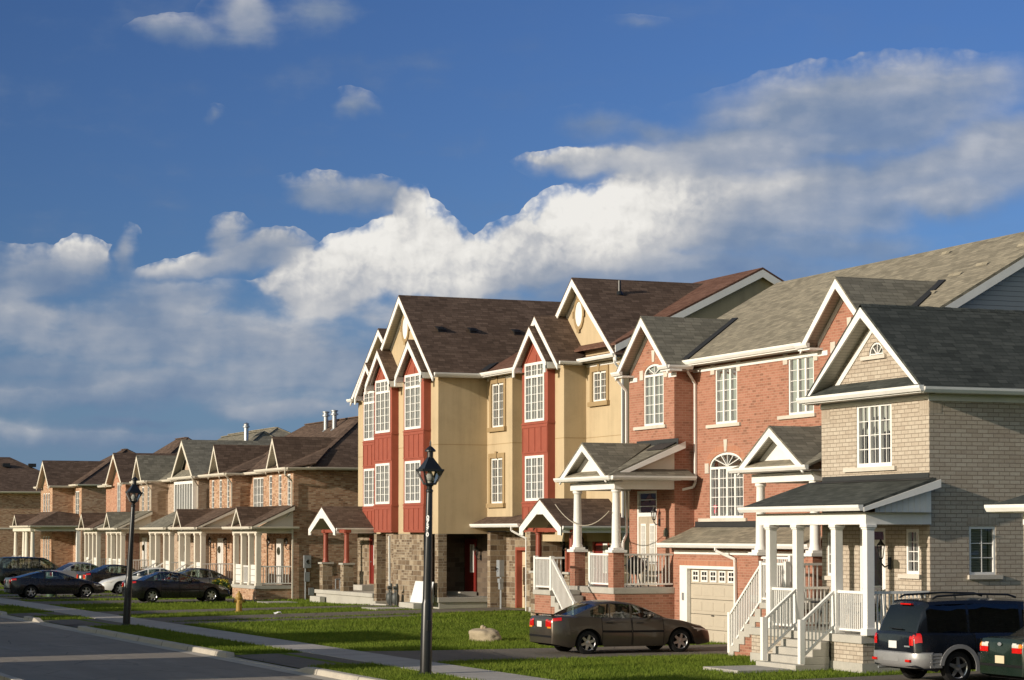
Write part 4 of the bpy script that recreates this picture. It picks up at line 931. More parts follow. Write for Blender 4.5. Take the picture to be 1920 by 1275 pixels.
        MB().cyl((x + .05, y1 - .18, z0 + 1.0), (x + .0, y1 - .18, z0 + 1.0), .03).build('handle', 'galv', do)
    x = 34.38; d = MB(); d.box(x - .06, x, 86.75, 87.95, .66, 2.98); do = d.build('front_door', 'red_door', t); q = MB(); q.box(x - .09, x - .061, 86.9, 87.3, 1.6, 2.75); q.build('door_light', 'white', do); q = MB(); q.box(x - .096, x - .091, 86.95, 87.25, 1.66, 2.69); q.build('door_pane', 'blind', do); q = MB(); q.box(33.6, x - .07, 86.6, 88.1, .657, .82); q.build('door_step', 'concrete', t)
    # slabs and steps
    c = MB(); c.box(XA, 36.4, 84.9, 88.25, .45, .655); c.box(XA + .05, 36.4, 84.95, 88.2, -.3, .448); c.box(31.2, XA - .002, 85.6, 87.3, .1, .42); c.box(30.85, 31.198, 85.7, 87.2, 0, .22)
    c.box(XA - .05, XL, 92.8, 101.0, .45, .62); c.box(XA + .02, XL, 92.85, 100.95, -.3, .448); c.box(33.2, XL, 97.85, 99.25, .621, .86); c.box(31.7, XA - .052, 99.4, 100.9, -.2, .32)
    c.box(XA - .08, XA + .46, 92.3, 92.78, -.2, .3); c.box(31.8, XA, 90.6, 92.2, -.1, .22); c.box(33.5, XW, 76.2, 79.25, -.2, .42)
    c.build('porch_slab', 'concrete', t, bevel=.012)
    # lean-to roof over the garage and the two gabled porches
    r = MB(); r.prism([(33.45, 80.0, 3.58), (33.45, 84.95, 3.58), (XB - .004, 84.95, 3.86), (XB - .004, 80.0, 3.86)], (0, 0, -.05)); r.prism([(XB, 80.0, 3.86), (XW, 80.0, 4.05), (XW, 82.25, 4.05), (XB, 82.25, 3.86)], (0, 0, -.05)); go = r.build('garage_roof', 'sh_brown', t)
    g = MB(); gutter_x(g, 33.46, 79.95, 84.98, 3.44, .13); g.box(33.46, 34.8, 80.0, 84.95, 3.42, 3.435); g.box(34.77, 34.798, 80.2, 84.55, 3.26, 3.38); g.build('gutter', 'white', go)
    open_gable_porch(t, 32.3, 75.32, 1.9, 3.48, 4.46, 35.0, (73.55, 76.57), 32.55, 1.84, .46, -.1)
    open_gable_porch(t, 31.9, 99.71, 2.0, 3.46, 4.44, 34.0, (96.95, 99.98), 31.95, 1.88, .46, .62)
    downspout(t, [(33.4, 80.7, 3.5), (33.4, 80.7, 3.3), (33.9, 80.4, 3.0), (33.9, 80.4, .15)]); downspout(t, [(XA - .05, 90.6, 3.1), (XA - .05, 90.55, .3)]); downspout(t, [(XW - .36, 74.05, 9.5), (XW - .36, 74.0, 9.3), (XW - .06, 74.0, 9.0), (XW - .06, 74.0, 2.5)])
    for x, y, z in ((34.79, 81.3, 2.72), (XW, 79.0, 2.72), (XW, 77.25, 2.72)): lantern_wall(t, x, y, z, 1.1)
    lantern_wall(t, 34.38, 86.3, 2.3, 1.0)
    # meters
    m = MB(); m.box(33.85, 34.05, 83.0, 83.32, 1.5, 2.15); m.cyl((33.95, 83.1, .1), (33.95, 83.1, 1.5), .045, n=8); m.box(33.88, 34.02, 83.02, 83.2, 1.0, 1.25); m.box(33.86, 34.02, 83.0, 83.24, 1.26, 1.42); mo = m.build('electric_meter', 'meter', t); MB().cyl((33.85, 83.2, 1.8), (33.78, 83.2, 1.8), .09, n=14).build('meter_dial', 'clear', mo)
    for y in (89.8, 89.1):
        m = MB(); m.lathe([(.03, .2), (.13, .32), (.16, .45), (.16, .62), (.1, .72), (.05, .76)], (31.7, y, 0), 12); m.tube([(31.7, y - .14, .0), (31.7, y - .14, .85), (31.7, y + .1, .85), (31.7, y + .1, .6)], .03, 8); m.cyl((31.7, y - .14, .85), (31.7, y - .14, 1.12), .05); m.cyl((31.55, y - .14, .95), (31.7, y - .14, .95), .07); m.build('gas_meter', M_plain('dark_meter_paint', (.07, .075, .072), .5, .4), t, smooth=35)
    rebase(t, (33.5, 87, .1)); return t
ochre_block()

# ================================================================== brick semi-detached row down the street
def hip_roof(t, X0, y0, y1, ze, slope, depth, mat, hip_near=True, hip_far=True):
    half = depth / 2; zr = ze + slope * half; rx = X0 + half; a = y0 + (half if hip_near else 0); b = y1 - (half if hip_far else 0)
    r = MB()
    r.prism([(X0, y0, ze), (X0, y1, ze), (rx, b, zr), (rx, a, zr)], (0, 0, -.07)); r.prism([(X0 + depth, y0, ze), (X0 + depth, y1, ze), (rx, b, zr), (rx, a, zr)], (0, 0, -.07))
    if hip_near: r.prism([(X0, y0, ze), (X0 + depth, y0, ze), (rx, a, zr)], (0, 0, -.07))
    if hip_far: r.prism([(X0, y1, ze), (X0 + depth, y1, ze), (rx, b, zr)], (0, 0, -.07))
    o = r.build('roof', mat, t)
    c = MB()
    for p, q in (((X0, y0, ze), (rx, a, zr)), ((X0 + depth, y0, ze), (rx, a, zr)), ((rx, a, zr), (rx, b, zr))):
        c.bar(Vector(p) + Vector((0, 0, .0)), Vector(q) + Vector((0, 0, .0)), .26, .05)
    c.build('ridge_cap', mat, o)
    g = MB(); gutter_x(g, X0 + .01, y0, y1, ze - .11, .12); gutter_y(g, y0 + .01, X0, X0 + depth, ze - .11, .12); g.box(X0 + .01, X0 + .03, y0, y1, ze - .13, ze); g.box(X0 + .03, X0 + depth, y0 + .01, y0 + .03, ze - .13, ze); g.build('gutter', 'cream', o)
    q = MB(); q.quad((X0, y0, ze - .125), (X0 + depth, y0, ze - .125), (X0 + depth, y1, ze - .125), (X0, y1, ze - .125)); q.build('soffit', 'soffit', o)
    return o

def far_porch(t, y0, y1, mat, pairs, pz=.72, rail=True, brick='brown_brick', stair=None, ped=None, z1=3.2, gable2=False):
    X0, X1 = 30.2, 32.0
    d = MB(); d.box(X0 - .05, X1, y0 - .05, y1 + .05, pz - .16, pz); d.build('porch_floor', 'concrete', t); d = MB(); d.box(X0, X1 - .002, y0, y1, -.2, pz - .163); d.build('porch_base', brick, t)
    for a, b in pairs:
        for y in (a, b):
            m = MB(); m.box(X0 + .02, X0 + .26, y - .12, y + .12, pz, z1 - .0); m.box(X0 - .01, X0 + .29, y - .15, y + .15, pz + .001, pz + .14); m.box(X0 - .01, X0 + .29, y - .15, y + .15, z1 - .1, z1 - .001); m.build('porch_column', 'cream', t)
        m = MB(); m.box(X0 + .1, X0 + .16, a + .12, b - .12, pz + .08, pz + .98); m.build('porch_panel', 'panel', t)
    if rail: railing(t, (X0 + .1, y0 + .06, pz), (X1 - .05, y0 + .06, pz), .9, .13, bw=.035)
    railing(t, (X0 + .13, pairs[0][1], pz), (X0 + .13, pairs[1][0], pz), .9, .14, bw=.035) if len(pairs) > 1 and not stair else None
    m = MB(); m.box(X0, X0 + .3, y0 - .1, y1 + .1, z1, z1 + .22); m.box(X0 + .3, X1 - .003, y0 - .1, y0 + .15, z1, z1 + .22); m.box(X0 + .3, X1 - .003, y1 - .15, y1 + .1, z1, z1 + .22); m.build('porch_beam', 'cream', t)
    r = MB(); e = X0 - .35; ze = z1 + .34
    r.prism([(e, y0 - .35, ze), (e, y1 + .35, ze), (X1 - .004, y1 + .35, 4.55), (X1 - .004, y0 - .35, 4.55)], (0, 0, -.06)); o = r.build('porch_roof', mat, t)
    g = MB(); gutter_x(g, e, y0 - .35, y1 + .35, z1 + .2, .12); g.box(e, X1 - .002, y0 - .33, y1 + .33, z1 + .2, z1 + .219); gutter_y(g, y0 - .34, e, X1 + .2, z1 + .2, .12)
    g.prism([(e, y0 - .352, ze - .062), (X1, y0 - .352, 4.49), (X1, y0 - .352, 4.32), (e, y0 - .352, ze - .14)], (0, .03, 0)); g.build('gutter', 'cream', o)
    q = MB(); q.prism([(e + .4, y0 - .1, ze - .06), (X1 - .004, y0 - .1, ze - .06), (X1 - .004, y0 - .1, 4.4)], (0, .02, 0)); q.build('side_panel', 'cream', o)
    for yc in ped or []:
        c = cross_gable(t, yc, .95, e - .02, e + .3, ze + .0, ze + .95, X1 - .1, e + .3, mat, h=.13, trim='cream', frieze=False, name='porch_gable')
        q = MB(); q.prism([(e + .3, yc - .7, ze + .02), (e + .3, yc + .7, ze + .02), (e + .3, yc, ze + .7)], (.02, 0, 0)); q.build('pediment', 'cream', c)
    if stair:
        a, b = stair; d = MB(); stairs_mb(d, X0 - 1.05, X0 - .053, a, b, pz - .17, .02, 3); d.build('steps', 'concrete', t)
        for y in (a + .05, b - .05): railing(t, (X0 - 1.0, y, .1), (X0 + .02, y, pz), .85, .16, (True, False), .12, bw=.035)

def narrow_wins(t, X, ys, z0, z1, w=.5, far=True, key=True, rows=5, curtain=None):
    for y in ys:
        win(t, 'X', X, y - w / 2, y + w / 2, z0, z1, 1, rows, 1, curtain=curtain, sill=(y - w / 2 - .1, y + w / 2 + .1, .1), sillmat='ivory', mw=.03)

def far_door(t, X, y, z):
    m = MB(); m.box(X - .03, X + .03, y - .55, y + .55, z, z + 2.2); o = m.build('door_frame', 'white', t); q = MB(); q.box(X - .06, X - .031, y - .42, y + .42, z + .03, z + 2.1); q.build('front_door', M_plain('pale_door', (.62, .6, .57)), t)
    m = MB(); n = 12
    m.tube([(X - .09, y + .15 * math.cos(6.283 * k / n), z + 1.6 + .15 * math.sin(6.283 * k / n)) for k in range(n + 1)], .045, 6); m.build('door_wreath', M_plain('wreath_twigs', (.05, .045, .025)), o)

def brown_row():
    X, XM = 32.0, 33.0; ze = 6.33
    # --- first pair, brown roof
    t = thing('brick_house', 'brown brick semi-detached pair, hipped brown roof with two steel chimney pipes', 'house', (33, 112, 0))
    w = MB()
    for y0, y1, hs in ((104.53, 109.0, [(y - .25, y + .25, 4.5, 6.05) for y in (105.25, 106.75, 108.35)] + [(106.1, 107.2, .74, 2.94)]), (115.4, 119.9, [(y - .25, y + .25, 4.5, 6.05) for y in (116.15, 117.65, 119.2)] + [(117.0, 118.1, .74, 2.94)])):
        wall(w, 'X', X, y0, y1, -.2, ze - .1, hs); w.quad((X, y0, -.2), (XM, y0, -.2), (XM, y0, ze), (X, y0, ze)); w.quad((X, y1, -.2), (XM, y1, -.2), (XM, y1, ze), (X, y1, ze))
    wall(w, 'X', XM, 109.0, 115.4, -.2, ze, [(113.0, 114.9, 4.3, 6.08), (110.3, 112.2, 4.3, 6.08)]); wall(w, 'X', XM, 119.9, 121.2, -.2, ze)
    w.quad((XM, 104.53, -.2), (42, 104.53, -.2), (42, 104.53, ze), (XM, 104.53, ze)); w.quad((XM, 121.2, -.2), (42, 121.2, -.2), (42, 121.2, ze), (XM, 121.2, ze)); w.quad((42, 104.53, -.2), (42, 121.2, -.2), (42, 121.2, ze), (42, 104.53, ze))
    w.build('wall', 'brown_brick', t); MB().box(34.2, 34.22, 104.8, 121, 0, 6.2).build('inner_wall', 'gloom', t)
    for ys in ((105.25, 106.75, 108.35), (116.15, 117.65, 119.2)): narrow_wins(t, X, ys, 4.5, 6.05, curtain='sheer')
    win(t, 'X', XM, 113.0, 114.9, 4.3, 6.08, 3, 4, 2, curtain='sheer'); win(t, 'X', XM, 110.3, 112.2, 4.3, 6.08, 3, 4, 2, curtain='sheer')
    for y in (106.65, 117.55): far_door(t, X, y, .74)
    ro = hip_roof(t, 32.6, 104.1, 121.6, ze + .02, .66, 8.2, 'sh_brown')
    for yc, y0, y1 in ((106.59, 104.1, 109.4), (117.44, 115.0, 120.3)):
        c = cross_gable(t, yc, 1.12, X - .42, X - .02, ze, 7.9, 36.0, 33.0, 'sh_brown', h=.2, trim='cream', frieze=False)
        q = MB(); q.prism([(X - .02, yc - .9, ze - .02), (X - .02, yc + .9, ze - .02), (X - .02, yc, 7.6)], (.02, 0, 0)); q.build('gable_siding', 'cream', c)
        r = MB(); A_, B_, C_, D_ = (X - .45, y0, ze), (X - .45, y1, ze), (34.1, y1 - 1.3, ze + 1.04), (34.1, y0 + 1.3, ze + 1.04); r.prism([A_, B_, C_, D_], (0, 0, -.06)); r.prism([A_, D_, (33.0, y0, ze + .24)], (0, 0, -.06)); r.prism([B_, C_, (33.0, y1, ze + .24)], (0, 0, -.06)); r.build('eave_roof', 'sh_brown', c)
        g = MB(); gutter_x(g, X - .44, y0, y1, ze - .11, .12); g.box(X - .44, X - .002, y0, y1, ze - .14, ze - .112); gutter_y(g, y0 + .01, X - .45, XM, ze - .11, .12); g.build('gutter', 'cream', c)
    for yy, xx in ((110.2, 35.9), (111.6, 35.9)):
        z = ze + .66 * (xx - 32.6); m = MB(); m.lathe([(.3, z - .25), (.14, z - .02), (.12, z), (.12, z + .68), (.2, z + .69), (.2, z + .76), (.14, z + .78), (.14, z + .86), (.19, z + .88), (.19, z + .93), (.02, z + .96)], (xx, yy, 0), 14); m.build('chimney_pipe', 'galv', ro, smooth=35)
    far_porch(t, 104.62, 108.75, 'sh_brown', ((104.75, 105.95), (107.25, 108.6)), ped=(106.7,), stair=None); far_porch(t, 114.8, 119.6, 'sh_brown', ((114.95, 116.2), (118.1, 119.4)), ped=(118.3,), stair=(116.3, 118.0))
    downspout(t, [(31.5, 104.2, 6.2), (31.5, 104.25, 6.0), (31.9, 104.45, 5.7), (31.9, 104.45, 4.2), (31.7, 104.4, 4.0)], 'cream'); downspout(t, [(31.9, 104.3, 3.5), (31.95, 104.45, 3.1), (31.95, 104.45, .1)], 'cream'); downspout(t, [(31.6, 115.1, 6.2), (31.95, 115.3, 5.8), (31.95, 115.3, 4.6)], 'cream')
    for y in (105.0, 108.0, 115.9, 119.0): lantern_wall(t, X, y, 2.6, 1.1)
    m = MB(); m.box(32.5, 32.85, 104.35, 104.52, 1.55, 2.15); m.box(32.55, 32.8, 104.42, 104.52, .9, 1.35); m.cyl((32.6, 104.46, 0), (32.6, 104.46, 1.55), .04, n=8); m.box(32.75, 33.0, 104.38, 104.52, .25, .6); mo = m.build('electric_meter', 'meter', t); MB().cyl((32.68, 104.35, 1.85), (32.68, 104.27, 1.85), .1, n=14).build('meter_dial', 'clear', mo)
    m = MB(); m.box(34.3, 34.7, 104.25, 104.5, .55, .95); m.tube([(34.1, 104.42, .3), (34.1, 104.42, 1.0), (34.5, 104.42, 1.0)], .03); m.build('gas_meter', 'meter', t)
    rebase(t, (33, 112, 0))
    # --- second pair, grey roof
    t = thing('brick_house', 'brick semi-detached pair with slate grey roofs and a wide white bay window', 'house', (33, 129, 0))
    w = MB()
    wall(w, 'X', X, 122.25, 127.0, -.2, ze, [(122.5, 126.7, 4.15, 6.1), (124.2, 125.3, .74, 2.94)]); w.prism([(X, 123.0, ze), (X, 125.6, ze), (X, 124.3, 7.95)], (.01, 0, 0))
    wall(w, 'X', X, 133.14, 136.2, -.2, ze, [(y - .25, y + .25, 4.5, 6.0) for y in (133.9, 135.3)] + [(134.2, 135.3, .74, 2.94)]); w.prism([(X, 134.2, ze), (X, 136.2, ze), (X, 135.17, 7.5)], (.01, 0, 0))
    for y in (122.25, 127.0, 133.14, 136.2): w.quad((X, y, -.2), (XM, y, -.2), (XM, y, ze), (X, y, ze))
    wall(w, 'X', XM, 127.0, 133.14, -.2, ze, [(128.2, 130.0, 4.3, 6.05)]); wall(w, 'X', XM, 136.2, 138.3, -.2, ze); w.quad((XM, 122.25, -.2), (42, 122.25, -.2), (42, 122.25, ze), (XM, 122.25, ze)); w.quad((XM, 138.3, -.2), (42, 138.3, -.2), (42, 138.3, ze), (XM, 138.3, ze))
    w.build('wall', 'pale_brick', t); MB().box(34.2, 34.22, 122.5, 138, 0, 6.2).build('inner_wall', 'gloom', t)
    win(t, 'X', X, 122.5, 126.7, 4.15, 6.1, 7, 1, 1, curtain='sheer', w0=-.25, w1=.02, fw=.16, sill=(122.4, 126.8, .12)); narrow_wins(t, X, (133.9, 135.3), 4.5, 6.0, .6, curtain='sheer'); win(t, 'X', XM, 128.2, 130.0, 4.3, 6.05, 3, 4, 2, curtain='sheer')
    for y in (124.75, 134.75): far_door(t, X, y, .74)
    hip_roof(t, 32.6, 121.8, 138.6, ze + .02, .66, 8.2, 'sh_oldgrey')
    c = cross_gable(t, 124.3, 2.45, X - .42, X, ze + .02, 8.42, 37.5, 33, 'sh_oldgrey', h=.2, trim='cream', fr=.12); cross_gable(t, 135.17, 1.3, X - .42, X, ze, 7.9, 36.5, 33, 'sh_oldgrey', h=.2, trim='cream', frieze=False)
    q = MB(); q.prism([(X - .42, 122.0, ze + .04), (X - .42, 126.6, ze + .04), (X - .002, 126.3, ze + .42), (X - .002, 122.3, ze + .42)], (0, 0, -.05)); q.build('pent_roof', 'sh_oldgrey', c)
    g = MB(); gutter_x(g, X - .42, 121.7, 127.1, ze - .12, .13); g.box(X - .42, X - .002, 121.7, 127, ze - .14, ze - .121); gutter_y(g, 121.72, X - .4, XM, ze - .12, .12); gutter_x(g, X - .42, 132.8, 136.6, ze - .12, .12); gutter_y(g, 132.82, X - .4, XM, ze - .12, .12); g.build('gutter', 'cream', c)
    z = 8.0; m = MB(); m.lathe([(.3, z), (.13, z + .25), (.13, z + 1.2), (.2, z + 1.22), (.2, z + 1.3), (.14, z + 1.32), (.14, z + 1.4), (.18, z + 1.42), (.02, z + 1.5)], (35.6, 121.4 + 4, 0), 14); m.build('chimney_pipe', 'galv', c, smooth=35)
    far_porch(t, 121.4, 126.2, 'sh_oldgrey', ((121.55, 122.8), (124.7, 126.0)), brick='pale_brick', stair=(122.9, 124.6)); far_porch(t, 133.2, 137.2, 'sh_oldgrey', ((133.3, 134.4), (135.9, 137.0)), brick='pale_brick', ped=(135.3,))
    downspout(t, [(31.6, 121.9, 6.2), (31.95, 122.15, 5.8), (31.95, 122.15, 4.6)], 'cream'); downspout(t, [(31.6, 132.9, 6.2), (31.95, 133.05, 5.8), (31.95, 133.05, 4.6)], 'cream')
    rebase(t, (33, 129, 0))
    # --- rose brick house, brown roof
    t = thing('brick_house', 'rose brick house with brown gable and one tall white window', 'house', (33, 144, 0))
    w = MB(); wall(w, 'X', X, 139.85, 143.9, -.2, ze, [(141.3, 142.3, 4.4, 6.3), (141, 142.1, .74, 2.94)]); w.prism([(X, 139.9, ze), (X, 143.8, ze), (X, 141.5, 7.9)], (.01, 0, 0))
    for y in (139.85, 143.9): w.quad((X, y, -.2), (XM, y, -.2), (XM, y, ze), (X, y, ze))
    wall(w, 'X', XM, 143.9, 150, -.2, ze, [(145.5, 147.3, 4.3, 6.0)]); w.quad((XM, 139.85, -.2), (42, 139.85, -.2), (42, 139.85, ze), (XM, 139.85, ze)); w.quad((XM, 150, -.2), (42, 150, -.2), (42, 150, ze), (XM, 150, ze)); w.build('wall', 'rose_brick', t); MB().box(34.2, 34.22, 140, 149.8, 0, 6.2).build('inner_wall', 'gloom', t)
    win(t, 'X', X, 141.3, 142.3, 4.4, 6.3, 2, 4, 1, curtain='sheer', sill=(141.1, 142.5, .1)); win(t, 'X', XM, 145.5, 147.3, 4.3, 6.0, 3, 4, 2, curtain=None); far_door(t, X, 141.55, .74)
    hip_roof(t, 32.6, 139.4, 150.4, ze + .02, .72, 8.4, 'sh_brown'); c = cross_gable(t, 141.5, 2.3, X - .42, X, ze + .02, 8.25, 36.8, 33, 'sh_brown', h=.2, trim='cream', fr=.12)
    g = MB(); gutter_x(g, X - .42, 142.9, 144.2, ze - .12, .12); gutter_x(g, X - .42, 139.2, 139.9, ze - .12, .12); gutter_y(g, 139.22, X - .4, XM, ze - .12, .12); g.build('gutter', 'cream', c)
    far_porch(t, 139.9, 143.6, 'sh_brown', ((140.0, 141.1), (142.3, 143.4)), ped=(142.6,), brick='rose_brick', stair=(141.15, 142.25))
    rebase(t, (33, 144, 0))
    # --- detached house beyond
    t = thing('brick_house', 'brown brick detached house with a long blank side wall and corner porch', 'house', (34, 163, 0))
    ze2 = 6.6; w = MB(); wall(w, 'X', X, 163.0, 167.3, -.2, ze2, [(164 + .9 * k, 164.6 + .9 * k, 4.3, 6.1) for k in range(3)] + [(164 + .9 * k, 164.6 + .9 * k, 1., 3.0) for k in range(3)]); w.prism([(X, 163.1, ze2), (X, 166.4, ze2), (X, 164.5, 8.0)], (.01, 0, 0))
    w.quad((X, 163, -.2), (33.5, 163, -.2), (33.5, 163, ze2), (X, 163, ze2)); wall(w, 'X', 33.5, 160.2, 163.0, -.2, ze2, [(161.0, 162.3, 4.3, 6.2)]); wall(w, 'Y', 160.2, 33.5, 44, -.2, ze2, [(36.3, 37.3, .9, 3.1)]); w.quad((X, 167.3, -.2), (44, 167.3, -.2), (44, 167.3, ze2), (X, 167.3, ze2)); w.build('wall', 'brown_brick', t); MB().box(35.8, 35.82, 160.5, 167, 0, 6.4).build('inner_wall', 'gloom', t)
    for k in range(3): win(t, 'X', X, 164 + .9 * k, 164.6 + .9 * k, 4.3, 6.1, 1, 4, 1, curtain='sheer'); win(t, 'X', X, 164 + .9 * k, 164.6 + .9 * k, 1., 3., 1, 4, 1, curtain='sheer')
    win(t, 'X', 33.5, 161.0, 162.3, 4.3, 6.2, 2, 4, 1, curtain='sheer'); win(t, 'Y', 160.2, 36.3, 37.3, .9, 3.1, 1, 4, 3, curtain='blind')
    hip_roof(t, 33.1, 159.8, 170, ze2 + .05, .6, 9, 'sh_brown'); c = cross_gable(t, 164.5, 2.3, X - .42, X, ze2 - .02, 8.45, 37, 34, 'sh_brown', h=.2, trim='cream', fr=.12)
    g = MB(); gutter_y(g, 162.2, X - .4, 33.5, ze2 - .14, .13); g.box(X - .4, 33.5, 162.2, 163, ze2 - .16, ze2 - .141); gutter_x(g, X - .42, 166.3, 167.4, ze2 - .14, .13); g.build('gutter', 'cream', c)
    r = MB(); e = 29.9; r.prism([(e, 160.3, 3.75), (e, 167.6, 3.75), (X, 167.6, 4.75), (X, 160.9, 4.75)], (0, 0, -.06)); r.prism([(e, 160.3, 3.75), (35.0, 160.3, 3.75), (35.0, 161.3, 4.4), (X, 160.9, 4.75)], (0, 0, -.06)); ro = r.build('porch_roof', 'sh_brown', t)
    c = cross_gable(t, 166.0, .9, e - .02, e + .3, 3.8, 4.6, X, e + .3, 'sh_brown', h=.13, trim='cream', frieze=False, name='porch_gable')
    g = MB(); gutter_x(g, e, 160.3, 167.6, 3.62, .12); gutter_y(g, 160.3, e, 35, 3.62, .12); g.box(e + .1, e + .4, 160.6, 167.4, 3.35, 3.6); g.box(e + .4, 33.4, 160.55, 160.8, 3.35, 3.6); g.build('porch_beam', 'cream', ro)
    for y in (160.8, 162.9, 163.9, 167.2): m = MB(); m.lathe([(.24, 1.45), (.24, 1.5), (.17, 1.55), (.13, 3.28), (.2, 3.35)], (30.2, y, 0), 12); m.build('porch_column', 'cream', t, smooth=35); m = MB(); m.box(29.95, 30.45, y - .25, y + .25, 0, 1.45); m.build('porch_pillar', 'brown_brick', t)
    d = MB(); d.box(29.9, X, 160.5, 167.4, -.1, .7); stairs_mb(d, 28.8, 29.89, 164.0, 166.4, .55, 0, 3); d.build('porch_floor', 'concrete', t); m = MB(); m.box(33.2, 33.48, 160.3, 160.6, .7, 3.35); m.build('porch_post', 'white', t)
    for y in (164.05, 166.35): railing(t, (28.85, y, .1), (29.95, y, .7), .9, .16, (True, False), bw=.04)
    rebase(t, (34, 163, 0))
    # --- house closing the street end
    t = thing('brick_house', 'dark brown brick house closing the street end under a broad hipped roof', 'house', (36, 196, 0))
    w = MB(); wall(w, 'Y', 192, 27, 40, -.2, 6.6, [(31.6, 32.6, 4.1, 6.1), (29.2, 32.2, .9, 3.3)]); wall(w, 'X', 27, 192, 202, -.2, 6.6); w.quad((40, 192, -.2), (40, 202, -.2), (40, 202, 6.6), (40, 192, 6.6)); w.build('wall', 'brown_brick', t); MB().box(27.3, 39.8, 193.2, 193.22, 0, 6.4).build('inner_wall', 'gloom', t)
    win(t, 'Y', 192, 31.6, 32.6, 4.1, 6.1, 1, 4, 3, curtain=None, fw=.1); win(t, 'Y', 192, 29.2, 32.2, .9, 3.3, 3, 4, 3, curtain=None, fw=.1)
    q = MB(); q.box(27, 40, 191.95, 191.998, 3.55, 3.68); q.build('band_course', 'cream', t)
    r = MB(); a = .55; x0, x1, y0, y1 = 26.5, 40.5, 191.5, 202.5; zt = 6.7 + a * 5.5
    r.prism([(x0, y0, 6.7), (x1, y0, 6.7), (x1 - 5.5, 197, zt), (x0 + 5.5, 197, zt)], (0, 0, -.07)); r.prism([(x0, y1, 6.7), (x1, y1, 6.7), (x1 - 5.5, 197, zt), (x0 + 5.5, 197, zt)], (0, 0, -.07)); r.prism([(x0, y0, 6.7), (x0, y1, 6.7), (x0 + 5.5, 197, zt)], (0, 0, -.07)); r.prism([(x1, y0, 6.7), (x1, y1, 6.7), (x1 - 5.5, 197, zt)], (0, 0, -.07)); ro = r.build('roof', 'sh_brown', t)
    g = MB(); gutter_y(g, y0, x0, x1, 6.56, .14); g.box(x0, x1, y0, 192, 6.54, 6.56); g.build('gutter', 'cream', ro)
    for x, y in ((34.4, 195.4), (36.6, 195.4), (32.0, 193.6)): m = MB(); z = 6.7 + a * (y - 191.5); m.box(x - .3, x + .3, y - .3, y + .2, z, z + .3); m.build('roof_vent', 'black', ro)
    rebase(t, (33.5, 196, 0))
    # --- house behind the row
    t = thing('brick_house', 'house behind the row showing only a weathered tan hipped roof', 'house', (52, 150, 0))
    w = MB(); w.box(43.6, 55, 159.6, 184, 0, 7.55); w.build('wall', 'pale_brick', t); hip_roof(t, 43, 159, 185, 7.72, .55, 12.6, 'sh_grey'); rebase(t, (49, 172, 0))
brown_row()

# ================================================================== ground, road, pavement, drives, grass
def sheet(name, mat, xs, ys, dz, kind='structure'):
    rows = [[(x, y, gz(x, y) + dz) for y in ys] for x in xs]
    m = MB().grid(rows); o = m.build(name, mat, smooth=True); o['kind'] = kind; return o
def fr(a, b, s): n = max(1, round((b - a) / s)); return [a + (b - a) * i / n for i in range(n + 1)]

xs = [-900, -200, -60, -20, 0, 8, 16.3] + fr(16.4, 40, 1.2)[1:] + [44, 60, 120, 300, 900]; ys = [-400, -100, 0, 20, 30] + fr(36, 110, 2.)[1:] + [120, 140, 170, 200, 260, 400, 900, 2500]
g = MB(); g.grid([[(x, y, gz(x, y) - (.16 if x < 16.35 else .0)) for y in ys] for x in xs]); o = g.build('ground', 'grass', smooth=True); struct(o)
RY0, RY1 = -30, 178
sheet('road', 'asphalt', [9.2, 11.5, 14, 16.22], fr(RY0, RY1, 8), -.115)
DRIVES = [(36.6, 42.8, 20, 30), (53.4, 58.4, 19.8, 31.2), (78.6, 80.4, 19.8, 29), (81.0, 84.6, 19.8, 34.6), (88.6, 92.2, 19.8, 33), (102.4, 107.2, 19.8, 30.1), (110.2, 114.6, 19.8, 32), (116, 120.5, 19.8, 29), (127.5, 131.5, 19.8, 32), (136.5, 140.5, 19.8, 31)]
def stripw(name, mat, y0, y1, x0, x1, dz, flare=0.):
    m = MB(); X_ = fr(x0, x1, 1.2)
    rows = []
    for x in X_:
        f = flare * max(0, 1 - (x - x0) / 1.6) ** 2
        rows.append([(x, y, gz(x, y) + dz) for y in (y0 - f, (y0 + y1) / 2, y1 + f)])
    o = m.grid(rows).build(name, mat, smooth=True); struct(o); return o
for a, b, x0, x1 in DRIVES: stripw('driveway', 'drive' if a > 45 or a < 40 else 'drive', a, b, x0, x1, .012, .35)
APR = [(a - .35, b + .35) for a, b, x0, x1 in DRIVES]
for a, b in APR:
    m = MB(); m.grid([[(x, y, z) for y in (a - (.6 if x < 17 else 0), b + (.6 if x < 17 else 0))] for x, z in ((16.42, -.06), (17.1, -.01), (18.36, .008))]); struct(m.build('apron', 'drive'))
m = MB(); m.box(18.35, 19.85, RY0, 175, -.12, .022); struct(m.build('pavement', 'walk', bevel=.01))
# kerbs, dropped at every drive
def kerb(name, xa, xb, lowered):
    Y = fr(RY0, 175, 1.0)
    pts = sorted(set(Y + [q for a, b in APR for q in (a - 1.2, a - .2, b + .2, b + 1.2)]))
    rows = []
    for y in pts:
        h = .03
        if lowered:
            for a, b in APR:
                if a - .25 < y < b + .25: h = -.085
        s = 1 if xb > xa else -1
        rows.append([(xa - s * .38, y, -.108), (xa - s * .03, y, -.10), (xa, y, h - .02), (xa + s * .025, y, h), (xb, y, h), (xb, y, -.2)])
    o = MB().grid(rows).build(name, 'kerbm', smooth=30); struct(o)
kerb('kerb', 16.22, 16.44, True); kerb('kerb', 9.2, 8.98, False)
# path slabs to the front doors
for (x0, x1, y0, y1) in ((24.2, 25.55, 45.25, 46.95), (29.6, 30.8, 85.4, 87.3), (29.2, 30.6, 99.2, 101.0)):
    z = gz((x0 + x1) / 2, y0); m = MB(); m.box(x0, x1, y0, y1, z - .1, z + .06); struct(m.build('path', 'walk', bevel=.012))
